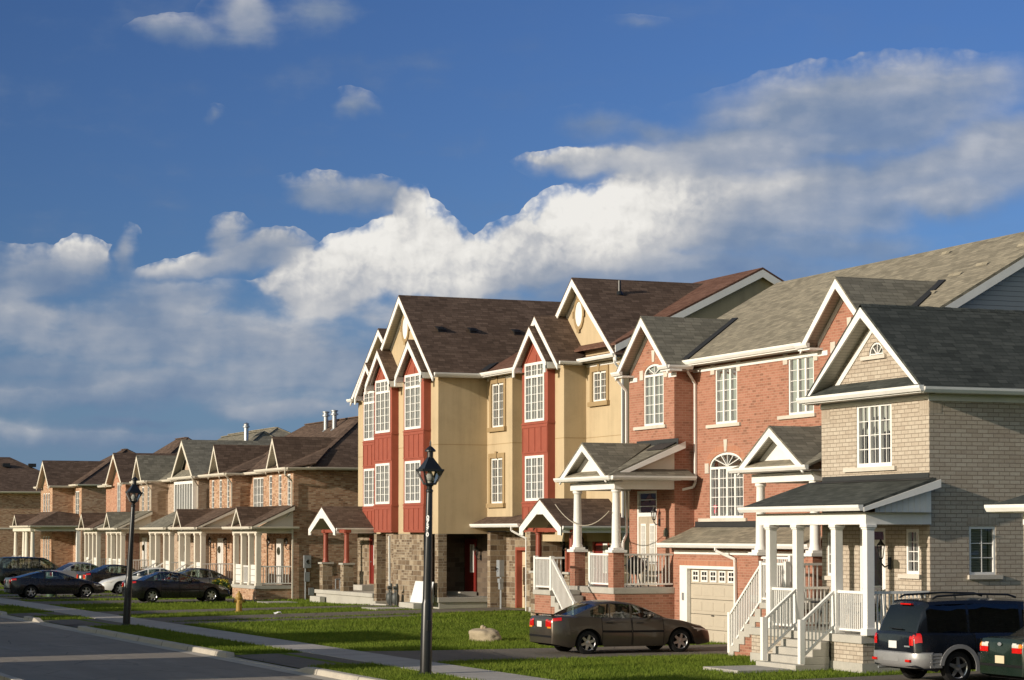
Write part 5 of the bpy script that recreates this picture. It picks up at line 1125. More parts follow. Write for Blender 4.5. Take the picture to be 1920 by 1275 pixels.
# blades: one object nobody could count
def paved(x, y):
    if 18.3 < x < 19.9: return True
    for (a, b, x0, x1), (p, q) in zip(DRIVES, APR):
        if x >= 19.8 and x < x1 + .2:
            f = .35 * max(0, 1 - (x - x0) / 1.6) ** 2
            if a - f + .0 < y < b + f: return True
        if x < 18.4:
            e = .6 * max(0, (17.1 - x) / .7)
            if p - e < y < q + e: return True
    for (x0, x1, y0, y1) in ((24.2, 25.55, 45.25, 46.95), (29.6, 30.8, 85.4, 87.3), (29.2, 30.6, 99.2, 101.0), (25.5, 28.4, 45.1, 47.1), (26.45, 29, 43.7, 49.1), (27.9, 31, 61.9, 65.8), (27.9, 31, 49.7, 55.3), (30.9, 40, 84.6, 88.4), (31.8, 40, 88, 101.2), (33.4, 40, 74, 85), (32.4, 33.1, 73.2, 77.0)):
        if x0 < x < x1 and y0 < y < y1: return True
    return False
import array
def blades(name, regions, seed):
    r = random.Random(seed); co = array.array('f'); n = 0
    for (x0, x1, y0, y1, dens, h, w) in regions:
        for k in range(int((x1 - x0) * (y1 - y0) * dens)):
            x, y = r.uniform(x0, x1), r.uniform(y0, y1)
            if paved(x, y): continue
            z = gz(x, y); a = r.uniform(0, 6.283); hh = h * r.uniform(.55, 1.25); ww = w * r.uniform(.7, 1.3)
            c, s = math.cos(a) * ww, math.sin(a) * ww; l = hh * .55; b = r.uniform(0, 6.283)
            co.extend((x - c, y - s, z - .01, x + c, y + s, z - .01, x + l * math.cos(b), y + l * math.sin(b), z + hh)); n += 1
    me = bpy.data.meshes.new(name); me.vertices.add(3 * n); me.vertices.foreach_set('co', co)
    me.loops.add(3 * n); me.loops.foreach_set('vertex_index', array.array('i', range(3 * n)))
    me.polygons.add(n); me.polygons.foreach_set('loop_start', array.array('i', range(0, 3 * n, 3))); me.update(calc_edges=True)
    me.materials.append(MT['blade']); o = bpy.data.objects.new(name, me); COL.objects.link(o); o['kind'] = 'stuff'; o['label'] = 'short mown green grass on the front lawns and verge'; o['category'] = 'grass'
    return o
blades('lawn_grass', [(16.42, 18.36, 42, 62, 420, .075, .011), (19.84, 31, 41, 70, 330, .075, .012), (16.42, 18.36, 62, 100, 180, .08, .016), (19.84, 34, 70, 100, 170, .08, .016), (16.42, 34, 100, 140, 45, .09, .03)], 5)

# ================================================================== street things
def lamp(loc, lean, label, height=5.03):
    t = thing('street_lamp', label, 'street lamp', loc, 0, 'black lantern street lamps along the kerb')
    t.rotation_euler = (0, lean, R(-22)) if False else (0, 0, 0)
    u = Vector((.924, -.383, 0)); t.rotation_euler = Matrix.Rotation(lean, 3, Vector((.383, .924, 0))).to_euler()
    H = height; s = H / 5.12; t.scale = (s, s, s)
    m = MB(); m.lathe([(.18, -.03), (.18, .02), (.135, .05), (.128, 1.62), (.112, 1.68), (.106, 1.75), (.10, 2.4), (.074, 4.18), (.07, 4.2), (.085, 4.22), (.085, 4.26), (.06, 4.28), (.065, 4.34), (.09, 4.36), (.105, 4.39)], (0, 0, 0), 20); m.build('post', 'black', t, smooth=35)
    m = MB(); m.box(-.05, .05, -.19, -.14, 1.02, 1.26); m.build('access_cover', 'black', t)
    m = MB(); b0, b1, z0, z1 = .105, .245, 4.40, 4.72
    def cr(h, z): return [(sx * h, sy * h, z) for sx, sy in ((-1, -1), (1, -1), (1, 1), (-1, 1))]
    A, B = cr(b0, z0), cr(b1 * .98, z1)
    for k in range(4): m.bar(A[k], B[k], .035, .035); m.bar(A[k], A[(k + 1) % 4], .04, .04); m.bar(B[k], B[(k + 1) % 4], .05, .05)
    hd = m.build('lantern_frame', 'black', t)
    m = MB()
    for k in range(4): m.quad(A[k], A[(k + 1) % 4], B[(k + 1) % 4], B[k])
    m.build('lantern_glass', 'clear', hd)
    m = MB(); m.lathe([(.40, 4.70), (.42, 4.72), (.115, 5.0), (.09, 5.03)], (0, 0, 0), 4, sx=.78, sy=.78)
    m.lathe([(.07, 4.98), (.07, 5.14), (.125, 5.15), (.125, 5.18), (.08, 5.23), (.02, 5.28), (.018, 5.36), (.004, 5.42)], (0, 0, -.0), 14); m.build('lantern_hood', 'black', hd)
    m = MB(); m.lathe([(.06, 4.41), (.06, 4.46), (.10, 4.48), (.115, 4.53), (.07, 4.62), (.05, 4.66), (.045, 4.7)], (0, 0, 0), 16); m.build('bulb', 'clearlens', hd, smooth=True)
    return t
L1 = lamp((18.02, 48.62, 0), .020, 'tall black lantern lamp post with a white number strip in the nearest verge')
def number_strip(root):
    # digits stuck one above the other, on the side facing up the street
    a = Vector((-.62, -.785, 0)).normalized(); side = Vector((0, 0, 1)).cross(a)
    for i, ch in enumerate('07560'):
        cu = bpy.data.curves.new('number_digit', 'FONT'); cu.body = ch; cu.size = .13; cu.align_x = 'CENTER'; cu.align_y = 'CENTER'; cu.offset = .006; cu.extrude = .001
        tmp = bpy.data.objects.new('tmp', cu); me = bpy.data.meshes.new_from_object(tmp); bpy.data.objects.remove(tmp); me.name = 'number_digit'; me.materials.clear(); me.materials.append(MT['marker']); o = bpy.data.objects.new('number_digit', me); COL.objects.link(o); o.parent = root
        z = 3.62 - i * .098; rad = .100 - .026 * (z - 2.4) / 1.78 + .004
        M3 = Matrix((side, Vector((0, 0, 1)), a)).transposed().to_4x4(); o.matrix_local = Matrix.Translation(a * rad + Vector((0, 0, z))) @ M3
number_strip(L1)
lamp((18.1, 78.9, 0), .052, 'black lantern lamp post between the kerb and the pavement in the middle distance')
lamp((18.2, 113.2, 0), .05, 'black lantern lamp post far down the street, cut off by the left edge')

def hydrant():
    x, y = 24.6, 87.6; z = gz(x, y)
    t = thing('fire_hydrant', 'yellow fire hydrant standing on the lawn before the brick row', 'fire hydrant', (x, y, z))
    m = MB(); m.lathe([(.17, 0), (.17, .04), (.12, .05), (.12, .52), (.16, .54), (.16, .58), (.13, .6), (.125, .66), (.09, .74), (.04, .78), (.04, .83), (.02, .84)], (0, 0, 0), 16); m.build('barrel', 'yellow', t, smooth=35)
    m = MB(); m.cyl((-.22, 0, .45), (.22, 0, .45), .06); m.cyl((0, -.24, .42), (0, 0, .42), .075); m.build('nozzle', 'yellow', t)
    m = MB(); m.cyl((-.25, 0, .45), (-.22, 0, .45), .07); m.cyl((.22, 0, .45), (.25, 0, .45), .07); m.build('nozzle_cap', 'iron', t)
hydrant()
def boulder():
    x, y = 25.3, 63.2; z = gz(x, y)
    bm = bmesh.new(); bmesh.ops.create_icosphere(bm, subdivisions=4, radius=1)
    from mathutils import noise as nz
    for v in bm.verts:
        p = v.co.copy(); n = nz.fractal(p * 1.3 + Vector((3, 1, 0)), 1., 2., 5) * .2 + nz.fractal(p * 5, 1., 2., 3) * .035
        v.co = Vector((p.x * .42, p.y * .62, p.z * .34)) * (1 + n); v.co.z = max(-.1, v.co.z + .12)
        if v.co.z > .32: v.co.z = .32 + (v.co.z - .32) * .35
    for s, (cx, cy, cz, r) in enumerate(((-.06, .02, .4, .075), (-.02, -.03, .38, .06))):
        q = bmesh.ops.create_icosphere(bm, subdivisions=2, radius=r)['verts']
        for v in q: v.co += Vector((cx, cy, cz))
    me = bpy.data.meshes.new('boulder'); bm.to_mesh(me); bm.free(); me.materials.append(MT['rock']); me.polygons.foreach_set('use_smooth', [True] * len(me.polygons))
    o = bpy.data.objects.new('boulder', me); COL.objects.link(o); o.location = (x, y, z); o.rotation_euler = (0, 0, .15); tag(o, 'rounded tan granite boulder lying on the lit lawn', 'boulder')
boulder()
def utility_box():
    x, y = 22.6, 115.2
    t = thing('utility_pedestal', 'short round green utility pedestal in the grass beside the black coupe', 'utility box', (x, y, 0))
    m = MB(); m.lathe([(.28, 0), (.28, .62), (.26, .66)], (0, 0, 0), 18); m.build('post', M_plain('pedestal_grey_green', (.06, .10, .065)), t, smooth=35)
    m = MB(); m.lathe([(.30, .34), (.30, .92), (.28, .98), (.2, 1.0)], (0, 0, 0), 18); m.build('dome', 'utility', t, smooth=35)
utility_box()
def flowerpot():
    x, y = 28.4, 104.4; z = gz(x, y)
    t = thing('flower_pot', 'black flower pot of yellow flowers by the near brick porch', 'flower pot', (x, y, z))
    m = MB(); m.lathe([(.24, 0), (.33, .42), (.36, .43), (.36, .5), (.3, .5)], (0, 0, 0), 16); m.build('pot', 'black', t, smooth=35)
    for nm, mt, n, sz in (('foliage', 'leaf', 420, .07), ('blossoms', 'petal', 160, .05)):
        r = random.Random(8); m = MB()
        for k in range(n):
            a, b, q = r.uniform(0, 6.283), r.uniform(-.1, 1.3), r.uniform(.55, 1.) if nm == 'foliage' else r.uniform(.9, 1.08)
            p = Vector((.52 * q * math.cos(a) * math.cos(b), .52 * q * math.sin(a) * math.cos(b), .62 + .42 * q * math.sin(b))); u = Vector((r.uniform(-1, 1), r.uniform(-1, 1), r.uniform(-1, 1))).normalized(); v = u.orthogonal().normalized()
            m.quad(p - u * sz, p + v * sz * .5, p + u * sz, p - v * sz * .5)
        m.build(nm, mt, t)
flowerpot()
def leaning_board():
    t = thing('board', 'plain white board leaning against the ochre block porch behind the lamp post', 'board', (31.9, 86, .45))
    m = MB(); m.prism([(-.25, -1.05, -.05), (-.25, 1.05, -.05), (.0, 1.05, .82), (.0, -1.05, .82)], (.03, 0, 0)); m.build('panel', 'board', t)
    m = MB(); m.box(.02, .05, -.9, -.84, 0, .7); m.box(.02, .05, .84, .9, 0, .7); m.build('backing_strip', 'board', t); t.location.x = 31.82
leaning_board()
def bit_of_paper():
    x, y = 25.0, 83.6; z = gz(x, y) + .05; m = MB(); m.grid([[(-.14, -.1, 0), (-.15, .1, .05)], [(0, -.11, .07), (.02, .1, .09)], [(.13, -.09, .02), (.14, .12, .1)]]); o = m.build('crumpled_paper', 'marker'); o.location = (x, y, z); tag(o, 'scrap of white paper lying on the dark lawn', 'litter')
bit_of_paper()
# porch things of the pale brick house
def urn_planter():
    t = thing('planter_urn', 'cast ivory urn planter standing on the pale brick porch', 'planter', (27.55, 46.35, .93))
    m = MB(); m.lathe([(.19, 0), (.19, .05), (.12, .09), (.075, .2), (.09, .34), (.06, .38), (.10, .42), (.12, .5), (.17, .62), (.24, .74), (.27, .80), (.27, .83), (.22, .83), (.17, .7)], (0, 0, 0), 20); m.build('urn', 'ivory', t, smooth=35)
    m = MB()
    for k in range(12): a = k * math.pi / 6; m.bar((.125 * math.cos(a), .125 * math.sin(a), .51), (.225 * math.cos(a), .225 * math.sin(a), .73), .03, .03)
    m.build('fluting', 'ivory', t)
urn_planter()
def porch_chair(loc, rz, label, mat='iron'):
    t = thing('porch_chair', label, 'chair', loc, rz)
    m = MB(); m.box(-.25, .25, -.24, .24, .40, .44); m.build('seat', mat, t)
    m = MB()
    for k in range(6): y = -.22 + k * .088; m.bar((.22, y, .45), (.38, y, .98), .035, .02)
    m.bar((.38, -.25, .98), (.38, .25, .98), .04, .05); m.build('backrest', mat, t)
    for sx, sy in ((-1, -1), (-1, 1), (1, -1), (1, 1)): m = MB(); m.bar((sx * .22, sy * .22, 0), (sx * .2, sy * .22, .4), .035, .035); m.build('leg', mat, t)
    for sy in (-1, 1): m = MB(); m.bar((-.22, sy * .25, .62), (.27, sy * .25, .64), .045, .03); m.bar((-.2, sy * .25, .42), (-.2, sy * .25, .62), .03, .03); m.build('armrest', mat, t)
    return t
porch_chair((27.75, 45.72, .93), .5, 'dark wrought chair on the pale brick porch beside the ivory urn')
def round_table():
    t = thing('porch_table', 'small dark round table on the pale brick porch left of the urn', 'table', (27.7, 47.3, .93))
    m = MB(); m.lathe([(.36, .62), (.37, .64), (.36, .66)], (0, 0, 0), 20); m.build('tabletop', 'iron', t)
    for k in range(3): a = k * 2.09; m = MB(); m.bar((.3 * math.cos(a), .3 * math.sin(a), 0), (.1 * math.cos(a), .1 * math.sin(a), .62), .03, .03); m.build('leg', 'iron', t)
round_table()
# porch things of the orange block
def bench():
    t = thing('garden_bench', 'dark iron scrollwork bench behind the railing of the orange brick porch', 'bench', (30.35, 63.6, 1.57))
    m = MB()
    for k in range(6): m.box(-.25 + k * .085, -.25 + k * .085 + .06, -.62, .62, .40, .43)
    m.build('seat', M_plain('bench_slat', (.40, .33, .24)), t)
    m = MB(); m.bar((.24, -.62, .86), (.24, .62, .86), .03, .03); m.bar((.22, -.62, .5), (.22, .62, .5), .03, .03)
    for k in range(9):
        y = -.56 + k * .14; n = 10
        m.tube([(.23, y + .055 * math.cos(6.283 * i / n), .68 + .15 * math.sin(6.283 * i / n)) for i in range(n + 1)], .014, 5)
    m.build('backrest', 'iron', t)
    for y in (-.6, .6):
        m = MB(); m.tube([(-.25, y, 0), (-.22, y, .2), (-.25, y, .4), (-.25, y, .6), (.05, y, .64), (.24, y, .6)], .022, 6); m.tube([(.27, y, 0), (.22, y, .4), (.25, y, .88)], .022, 6); m.build('leg', 'iron', t)
bench()
def grill_():
    t = thing('barbecue', 'covered black kettle barbecue at the garage end of the orange brick porch', 'barbecue', (29.9, 62.45, 1.57))
    m = MB(); m.lathe([(.05, .38), (.2, .42), (.28, .55), (.29, .62), (.28, .7), (.2, .86), (.06, .93), (.03, .98)], (0, 0, 0), 18); m.build('bowl', 'black', t, smooth=50)
    for k in range(3): a = k * 2.09 + .4; m = MB(); m.bar((.27 * math.cos(a), .27 * math.sin(a), 0), (.12 * math.cos(a), .12 * math.sin(a), .45), .025, .025); m.build('leg', 'iron', t)
    MB().tube([(-.05, 0, .93), (-.04, 0, 1.0), (.04, 0, 1.0), (.05, 0, .93)], .012, 6).build('handle', 'galv', t)
grill_()
def cord():
    m = MB(); pts = []
    for i in range(17):
        u = i / 16; y = 66.2 + (62.15 - 66.2) * u; pts.append((28.9, y, 4.12 - .55 * (1 - (2 * u - 1) ** 2) - .25 * u))
    m.tube(pts, .013, 6); o = m.build('hanging_cord', 'cordm', smooth=True); tag(o, 'pale cord drooping between the orange brick porch columns', 'cord')
cord()

# ================================================================== cars
def interp(tab, x):
    if x <= tab[0][0]: return tab[0][1]
    for (a, p), (b, q) in zip(tab[:-1], tab[1:]):
        if x <= b: u = (x - a) / (b - a); u = u * u * (3 - 2 * u) * .5 + u * .5; return p + (q - p) * u
    return tab[-1][1]

def car(name, label, cat, loc, rz, paint, P, glass='car_glass', seat='seat', plate=True, detail=True, clad=None):
    """P: L,W,wheels(x0,x1),r, top [(x,z)] shoulder line, roof [(x,z)] glasshouse outline, cab dict"""
    t = thing(name, label, cat, loc, rz, 'cars parked on the drives')
    L, W = P['L'], P['W']; r = P['r']; ws = P['wheels']; zb0 = P.get('sill', .20); Ra = r + .065
    def wid(x):
        e0, e1 = x / .55, (L - x) / .75
        f = min(1, e0) if e0 < 1 else min(1, e1)
        f = max(0, f); k0 = .80 if e0 < 1 else .74
        return W / 2 * (k0 + (1 - k0) * math.sqrt(max(0, 1 - (1 - f) ** 2)))
    def zb(x):
        z = zb0 + .10 * max(0, 1 - x / .45) + .06 * max(0, 1 - (L - x) / .5)
        for c in ws:
            d = abs(x - c)
            if d < Ra: z = max(z, r + math.sqrt(Ra * Ra - d * d))
        return z
    top = lambda x: interp(P['top'], x)
    def sect(x):
        w, b, tp = wid(x), zb(x), top(x); h0 = zb0
        zs = [b, b + (tp - b) * .16, b + (tp - b) * .36, b + (tp - b) * .60, b + (tp - b) * .82, b + (tp - b) * .95, tp, tp + .015, tp + .02]
        def bul(z): q = (z - h0) / (tp - h0); return (1 - .10 * abs(q - .42) ** 1.7 * 2.2)
        ks = [bul(z) for z in zs[:6]] + [.86, .5, 0]
        ks[5] = min(ks[5], .93); return [(w * k, z) for k, z in zip(ks, zs)]
    st = sorted(set([0, .015, .05, .11, .2, .32, .45] + [L - q for q in (0, .015, .05, .11, .2, .32, .48, .66)] + fr(.5, L - .7, .12) + [c + s * Ra * math.cos(R(a)) for c in ws for s in (-1, 1) for a in (2, 12, 24, 38, 52, 66, 80)]))
    m = MB(); rows = []
    for x in st:
        s = sect(x); rows.append([(x, -a, z) for a, z in s] + [(x, a, z) for a, z in reversed(s[:-1])])
    m.grid(rows); n = len(rows[0])
    for row in (rows[0], rows[-1]): m.quad(*row)
    body = m.build('body', paint, t, smooth=38, merge=True)
    u = MB(); u.box(.25, L - .3, -W * .40, W * .40, zb0 + .02, min(.72, P['top'][0][1] - .12))
    for c in ws: pass
    u.build('underbody', 'underside', t)
    # ---- glasshouse
    x0, x1, x2, x3 = P['cab']        # rear glass base, roof rear, roof front, windscreen base
    hr = P['h']; zbelt = lambda x: top(x) - .012; tum = P.get('tum', .30); wb = W / 2 * .87
    def roofz(x):
        if x < x1: u = (x - x0) / (x1 - x0); return zbelt(x0) + (hr - .06 - zbelt(x0)) * (1 - (1 - u) ** P.get('rp', 1.25))
        if x > x2: u = (x3 - x) / (x3 - x2); return zbelt(x3) + (hr - .05 - zbelt(x3)) * (1 - (1 - u) ** 1.22)
        u = (x - x1) / (x2 - x1); return hr - .06 + .06 * math.sin(math.pi * min(1, u * .75 + .2)) ** 1.0 - (.0)
    def gs(x):
        zt, b = roofz(x), zbelt(x); h = max(.001, zt - b); e = 1 - .10 * max(0, 1 - (x - x0) / .5) - .06 * max(0, 1 - (x3 - x) / .7)
        wt = wb - tum * h * .55; wa = min(wb, W / 2 * .87) * e; wt *= e
        return [(wa, b), (wa + (wt - wa) * .5 + .008, b + h * .5), (wt, b + h * .86), (wt - .05, b + h * .96), (wt * .6, zt - .004 * 0), (0, zt + .012)]
    gx = sorted(set(fr(x0, x1, .09) + fr(x1, x2, .12) + fr(x2, x3, .09) + [p for a in P['pillars'] for p in a]))
    sec = {x: gs(x) for x in gx}
    paintm, sideg, frontg, rearg = MB(), MB(), MB(), MB()
    def pt(x, k, s): a, z = sec[x][k]; return (x, s * a, z)
    for xa, xb in zip(gx[:-1], gx[1:]):
        xm = (xa + xb) / 2; pil = any(a <= xm <= b for a, b in P['pillars'])
        for s in (-1, 1):
            for k in range(5):
                q = (pt(xa, k, s), pt(xb, k, s), pt(xb, k + 1, s), pt(xa, k + 1, s))
                if k < 2: (paintm if pil else sideg).quad(*q)
                elif k == 2: paintm.quad(*q)
                else:
                    if xm < x1 - .08 and xm > x0 + .03 and k > 2: rearg.quad(*q)
                    elif xm > x2 + .10 and xm < x3 - .02: frontg.quad(*q)
                    else: paintm.quad(*q)
    paintm.build('roof', paint, t, smooth=45, merge=True); sideg.build('side_window', P.get('sg', glass), t, smooth=45, merge=True); frontg.build('windscreen', glass, t, smooth=45, merge=True); rearg.build('rear_window', P.get('rg', glass), t, smooth=45, merge=True)
    # ---- seats, wheel
    b = MB()
    for xx in P.get('seats', (1.75, 2.65)):
        for s in (-1, 1): b.box(xx - .1, xx + .08, s * .36 - .24, s * .36 + .24, .5, 1.02); b.box(xx - .08, xx + .04, s * .36 - .12, s * .36 + .12, 1.06, 1.26); b.box(xx, xx + .5, s * .36 - .25, s * .36 + .25, .4, .55)
    b.box(x3 - .75, x3 - .05, -W * .38, W * .38, .7, top(x3) - .05); b.build('seat', seat, t, bevel=.04)
    # ---- side parts: doors, handles, mirrors
    def side(x, k, s, off=.006):
        S = sect(x); i = min(int(k), len(S) - 2); f = k - i; a = S[i][0] + (S[i + 1][0] - S[i][0]) * f; z = S[i][1] + (S[i + 1][1] - S[i][1]) * f
        return (x, s * (a + off), z)
    for s in (-1, 1):
        for (a, c) in P['doors']:
            d = MB(); xs_ = fr(a, c, .14)
            d.grid([[side(x, k, s) for k in (.35, 1, 2, 3, 4, 5, 5.9)] for x in xs_]); do = d.build('door', paint, t, smooth=45)
            gp = MB()
            for e in (a, c): gp.grid([[side(e + q, k, s, .0075) for k in (.35, 1, 2, 3, 4, 5, 5.9)] for q in (-.007, .007)])
            gp.build('door_gap', 'underside', do)
            h = MB(); hx = a + .12; p = side(hx, 4.1, s, .012); q = side(hx + .2, 4.1, s, .012); h.bar(p, q, .035, .035); h.build('handle', 'black' if P.get('bh', 1) else paint, do)
            if P.get('strip', 1): g = MB(); g.grid([[side(x, k, s, .014) for k in (2.55, 2.85)] for x in xs_]); g.build('rubbing_strip', 'underside' if not P.get('stripp') else paint, do)
        mx = x3 - .55; p = Vector(side(mx, 5.9, s, .0)); mm = MB(); mm.lathe([(.03, -.09), (.085, -.05), (.09, .03), (.05, .07)], (p.x, p.y + s * .12, p.z + .07), 12, axis='x', sx=1.1, sy=.8); mm.bar(p, p + Vector((0, s * .1, .05)), .05, .05); mm.build('side_mirror', paint, t, smooth=40)
    # ---- wheels
    for c in ws:
        for s in (-1, 1):
            yo = s * (W / 2 - .05); yi = yo - s * .2
            k = MB(); ht = r; prof = [(r * .66, 0), (r * .80, .0), (r * .95, .012), (r, .045), (r, .155), (r * .95, .19), (r * .66, .2)]
            k.lathe([(p, yo - s * q) for p, q in prof], (c, 0, r), 28, axis='y', cap=False); w = k.build('wheel', 'rubber', t, smooth=40)
            f = MB(); f.lathe([(r * .70, yo - s * .03), (r * .665, yo - s * .005), (r * .62, yo - s * .02), (r * .60, yo - s * .09)], (c, 0, r), 28, axis='y', cap=False); f.lathe([(.02, yo - s * .0), (.07, yo - s * .012), (.075, yo - s * .06)], (c, 0, r), 12, axis='y')
            ns = P.get('spokes', 6)
            for i in range(ns):
                a = 2 * math.pi * i / ns + .3; ca, sa = math.cos(a), math.sin(a)
                f.prism([(c + ca * .05 - sa * .045, yo - s * .03, r + sa * .05 + ca * .045), (c + ca * .05 + sa * .045, yo - s * .03, r + sa * .05 - ca * .045), (c + ca * r * .63 + sa * .028, yo - s * .025, r + sa * r * .63 - ca * .028), (c + ca * r * .63 - sa * .028, yo - s * .025, r + sa * r * .63 + ca * .028)], (0, s * .02, 0))
            f.build('rim', 'alloy', w, smooth=35)
            b = MB(); b.cyl((c, yo - s * .09, r), (c, yo - s * .11, r), r * .62, n=20); b.build('brake_disc', 'underside', w)
        a = MB()
        for s in (-1, 1):
            n_ = 14; a.grid([[(c + Ra * math.cos(math.pi * i / n_), s * (W / 2 - .06), r + Ra * math.sin(math.pi * i / n_)), ] + [(c + Ra * math.cos(math.pi * i / n_), s * (W / 2 - .36), r + Ra * math.sin(math.pi * i / n_))] for i in range(n_ + 1)])
        a.build('wheel_arch', 'underside', t)
    # ---- lamps, plates, bumpers
    def rear_patch(y0, y1, z0, z1, off, mat, nm, parent=t, wrap=0):
        q = MB(); rows_ = []
        for i in range(9):
            y = y0 + (y1 - y0) * i / 8
            row = []
            for j in range(5):
                z = z0 + (z1 - z0) * j / 4
                row.append(end_point(0, y, z, off))
            rows_.append(row)
        q.grid(rows_); return q.build(nm, mat, parent, smooth=60)
    def end_point(end, y, z, off):
        # march from outside until the section contains (|y|, z)
        xs_ = st if end == 0 else list(reversed(st))
        for i, x in enumerate(xs_):
            S = sect(x); a = S[0][0]
            if z > S[-1][1]: continue
            for (p, zp), (p2, zp2) in zip(S[:-1], S[1:]):
                if zp <= z <= zp2 + 1e-6: a = p + (p2 - p) * ((z - zp) / max(1e-6, zp2 - zp)); break
            if abs(y) <= a or i > len(xs_) // 3:
                return (x - off if end == 0 else x + off, y + (off if y > 0 else -off) * (1 if abs(y) > a * .9 else 0), z)
        return (0 if end == 0 else L, y, z)
    def patch(end, y0, y1, z0, z1, off, mat, nm, parent=t):
        q = MB(); q.grid([[end_point(end, y0 + (y1 - y0) * i / 10, z0 + (z1 - z0) * j / 5, off) for j in range(6)] for i in range(11)]); return q.build(nm, mat, parent, smooth=60)
    for s in (-1, 1):
        for (y0, y1, z0, z1, mt_) in P['tail']: o = patch(0, s * y0, s * y1, z0, z1, .014, mt_, 'tail_light')
        for (y0, y1, z0, z1, mt_) in P['head']: o = patch(1, s * y0, s * y1, z0, z1, .014, mt_, 'headlight')
    if P.get('wrap'):
        for s in (-1, 1):
            a, c, k0, k1, mt_ = P['wrap']; q = MB(); q.grid([[side(x, k, s, .012) for k in fr(k0, k1, .4)] for x in fr(a, c, .07)]); q.build('tail_light', mt_, t, smooth=60)
    if plate:
        z = P.get('pz', .62); x = end_point(0, 0, z, .012)[0]; q = MB(); q.box(x - .012, x, -.15, .15, z - .075, z + .075); pl = q.build('number_plate', 'plate', t)
    z = P.get('bz', .46); q = MB()
    q.grid([[end_point(0, -wid(.2) * .93 + wid(.2) * 1.86 * i / 16, zz, .016) for zz in (z, z + .05)] for i in range(17)]); q.build('bumper_strip', 'underside', t, smooth=50)
    if P.get('grille'): y, z0, z1 = P['grille']; patch(1, -y, y, z0, z1, .012, 'underside', 'grille')
    return t

SEDAN = dict(L=4.70, W=1.78, wheels=(1.02, 3.74), r=.315, h=1.40, cab=(.62, 1.42, 2.35, 3.38), doors=((1.42, 2.28), (2.31, 3.22)), pillars=((.62, 1.12), (1.66, 1.70), (2.27, 2.33), (3.18, 3.38)),
    top=[(0, .90), (.05, .99), (.35, 1.02), (.9, 1.0), (2, .95), (3.3, .94), (3.7, .88), (4.4, .72), (4.62, .60), (4.7, .52)], tail=((.40, .71, .74, .93, 'redlens'), (.5, .7, .70, .74, 'amber')), head=((.42, .84, .56, .70, 'clearlens'),), wrap=(.05, .27, 4.3, 5.4, 'redlens'), pz=.80, bz=.46, grille=(.32, .50, .60), seats=(1.65, 2.5))
def mod(P, **k): q = dict(P); q.update(k); return q
TAUPE = M_paint('taupe_metallic_paint', (.070, .058, .045), .5, .32); BLACK = M_paint('black_car_paint', (.006, .006, .007), 0., .25, .03); NAVY = M_paint('navy_car_paint', (.003, .005, .010), 0., .25, .02)
GREEN = M_paint('dark_green_car_paint', (.004, .014, .009), .1, .25, .03); SILVER = M_paint('silver_car_paint', (.42, .43, .45), .6, .3); GREY = M_paint('grey_car_paint', (.12, .125, .14), .6, .3); WHITE = M_paint('white_car_paint', (.72, .72, .70), 0., .3); DKGREEN = M_paint('deep_green_wagon_paint', (.008, .014, .012), .2, .25)

t = car('parked_car', 'taupe metallic saloon with a small boot spoiler parked before the orange garage', 'car', (23.92, 55.80, .0), .0, TAUPE, mod(SEDAN, rp=1.15), glass='car_glass')
m = MB(); m.prism([(.02, -.62, 1.055), (.24, -.62, 1.05), (.24, -.62, 1.065), (.0, -.62, 1.085)], (0, 1.24, 0)); m.box(.1, .18, -.55, -.5, 1.0, 1.06); m.box(.1, .18, .5, .55, 1.0, 1.06); m.build('spoiler', TAUPE, t, bevel=.008)
t2 = car('parked_car', 'black saloon with alloy wheels standing before the brick row, nearest of its cars', 'car', (23.65, 103.25, .04), .02, BLACK, mod(SEDAN, L=4.75, wheels=(1.02, 3.8)))
car('parked_car', 'grey saloon half hidden behind the black saloon and the flower pot', 'car', (27.1, 110.9, .05), .05, GREY, mod(SEDAN, h=1.43), seat='darkseat')
car('parked_car', 'white saloon facing the street, hidden behind the second lamp post', 'car', (30.3, 117.6, .05), math.pi - .05, WHITE, mod(SEDAN, h=1.36, wheels=(1.0, 3.75)), seat='darkseat')
car('parked_car', 'black hatchback with a red rear lamp beyond the white saloon', 'car', (25.6, 122.5, .05), .12, BLACK, mod(SEDAN, h=1.46, top=[(0, .94), (.06, 1.02), (.4, 1.06), (.9, 1.04), (2, .98), (3.3, .95), (3.7, .88), (4.4, .72), (4.62, .60), (4.7, .52)]), seat='darkseat')
car('parked_car', 'silver saloon between the dark wagon and the black hatchback', 'car', (25.6, 131.6, .05), .12, SILVER, mod(SEDAN, h=1.48), seat='darkseat')
car('parked_car', 'black coupe with bright alloys at the head of the far drives', 'car', (19.95, 112.75, .02), .04, BLACK, mod(SEDAN, L=4.7, h=1.36, wheels=(.98, 3.72), cab=(.40, 1.55, 2.3, 3.4), doors=((1.65, 3.12),), pillars=((.4, 1.0), (1.62, 1.72), (3.2, 3.4)), spokes=5, seats=(2.45,)))
VAN = dict(L=4.75, W=1.86, wheels=(1.0, 3.85), r=.34, h=1.74, sill=.26, cab=(.10, .42, 2.95, 4.0), doors=((1.42, 2.62), (2.66, 3.55)), pillars=((.1, .34), (1.28, 1.34), (2.58, 2.66), (3.55, 3.6)), tum=.26, rp=1.6,
    top=[(0, .98), (.04, 1.05), (.3, 1.06), (2, 1.04), (3.9, 1.02), (4.2, .92), (4.55, .76), (4.7, .62), (4.75, .55)], tail=((.62, .735, .80, 1.02, 'redlens'),), head=((.42, .84, .62, .76, 'clearlens'),), wrap=(.02, .16, 3.6, 5.9, 'redlens'), pz=.80, bz=.52, grille=(.35, .56, .68), seats=(1.2, 2.0, 2.9), strip=0, sg='dark_glass', rg='dark_glass', spokes=5)
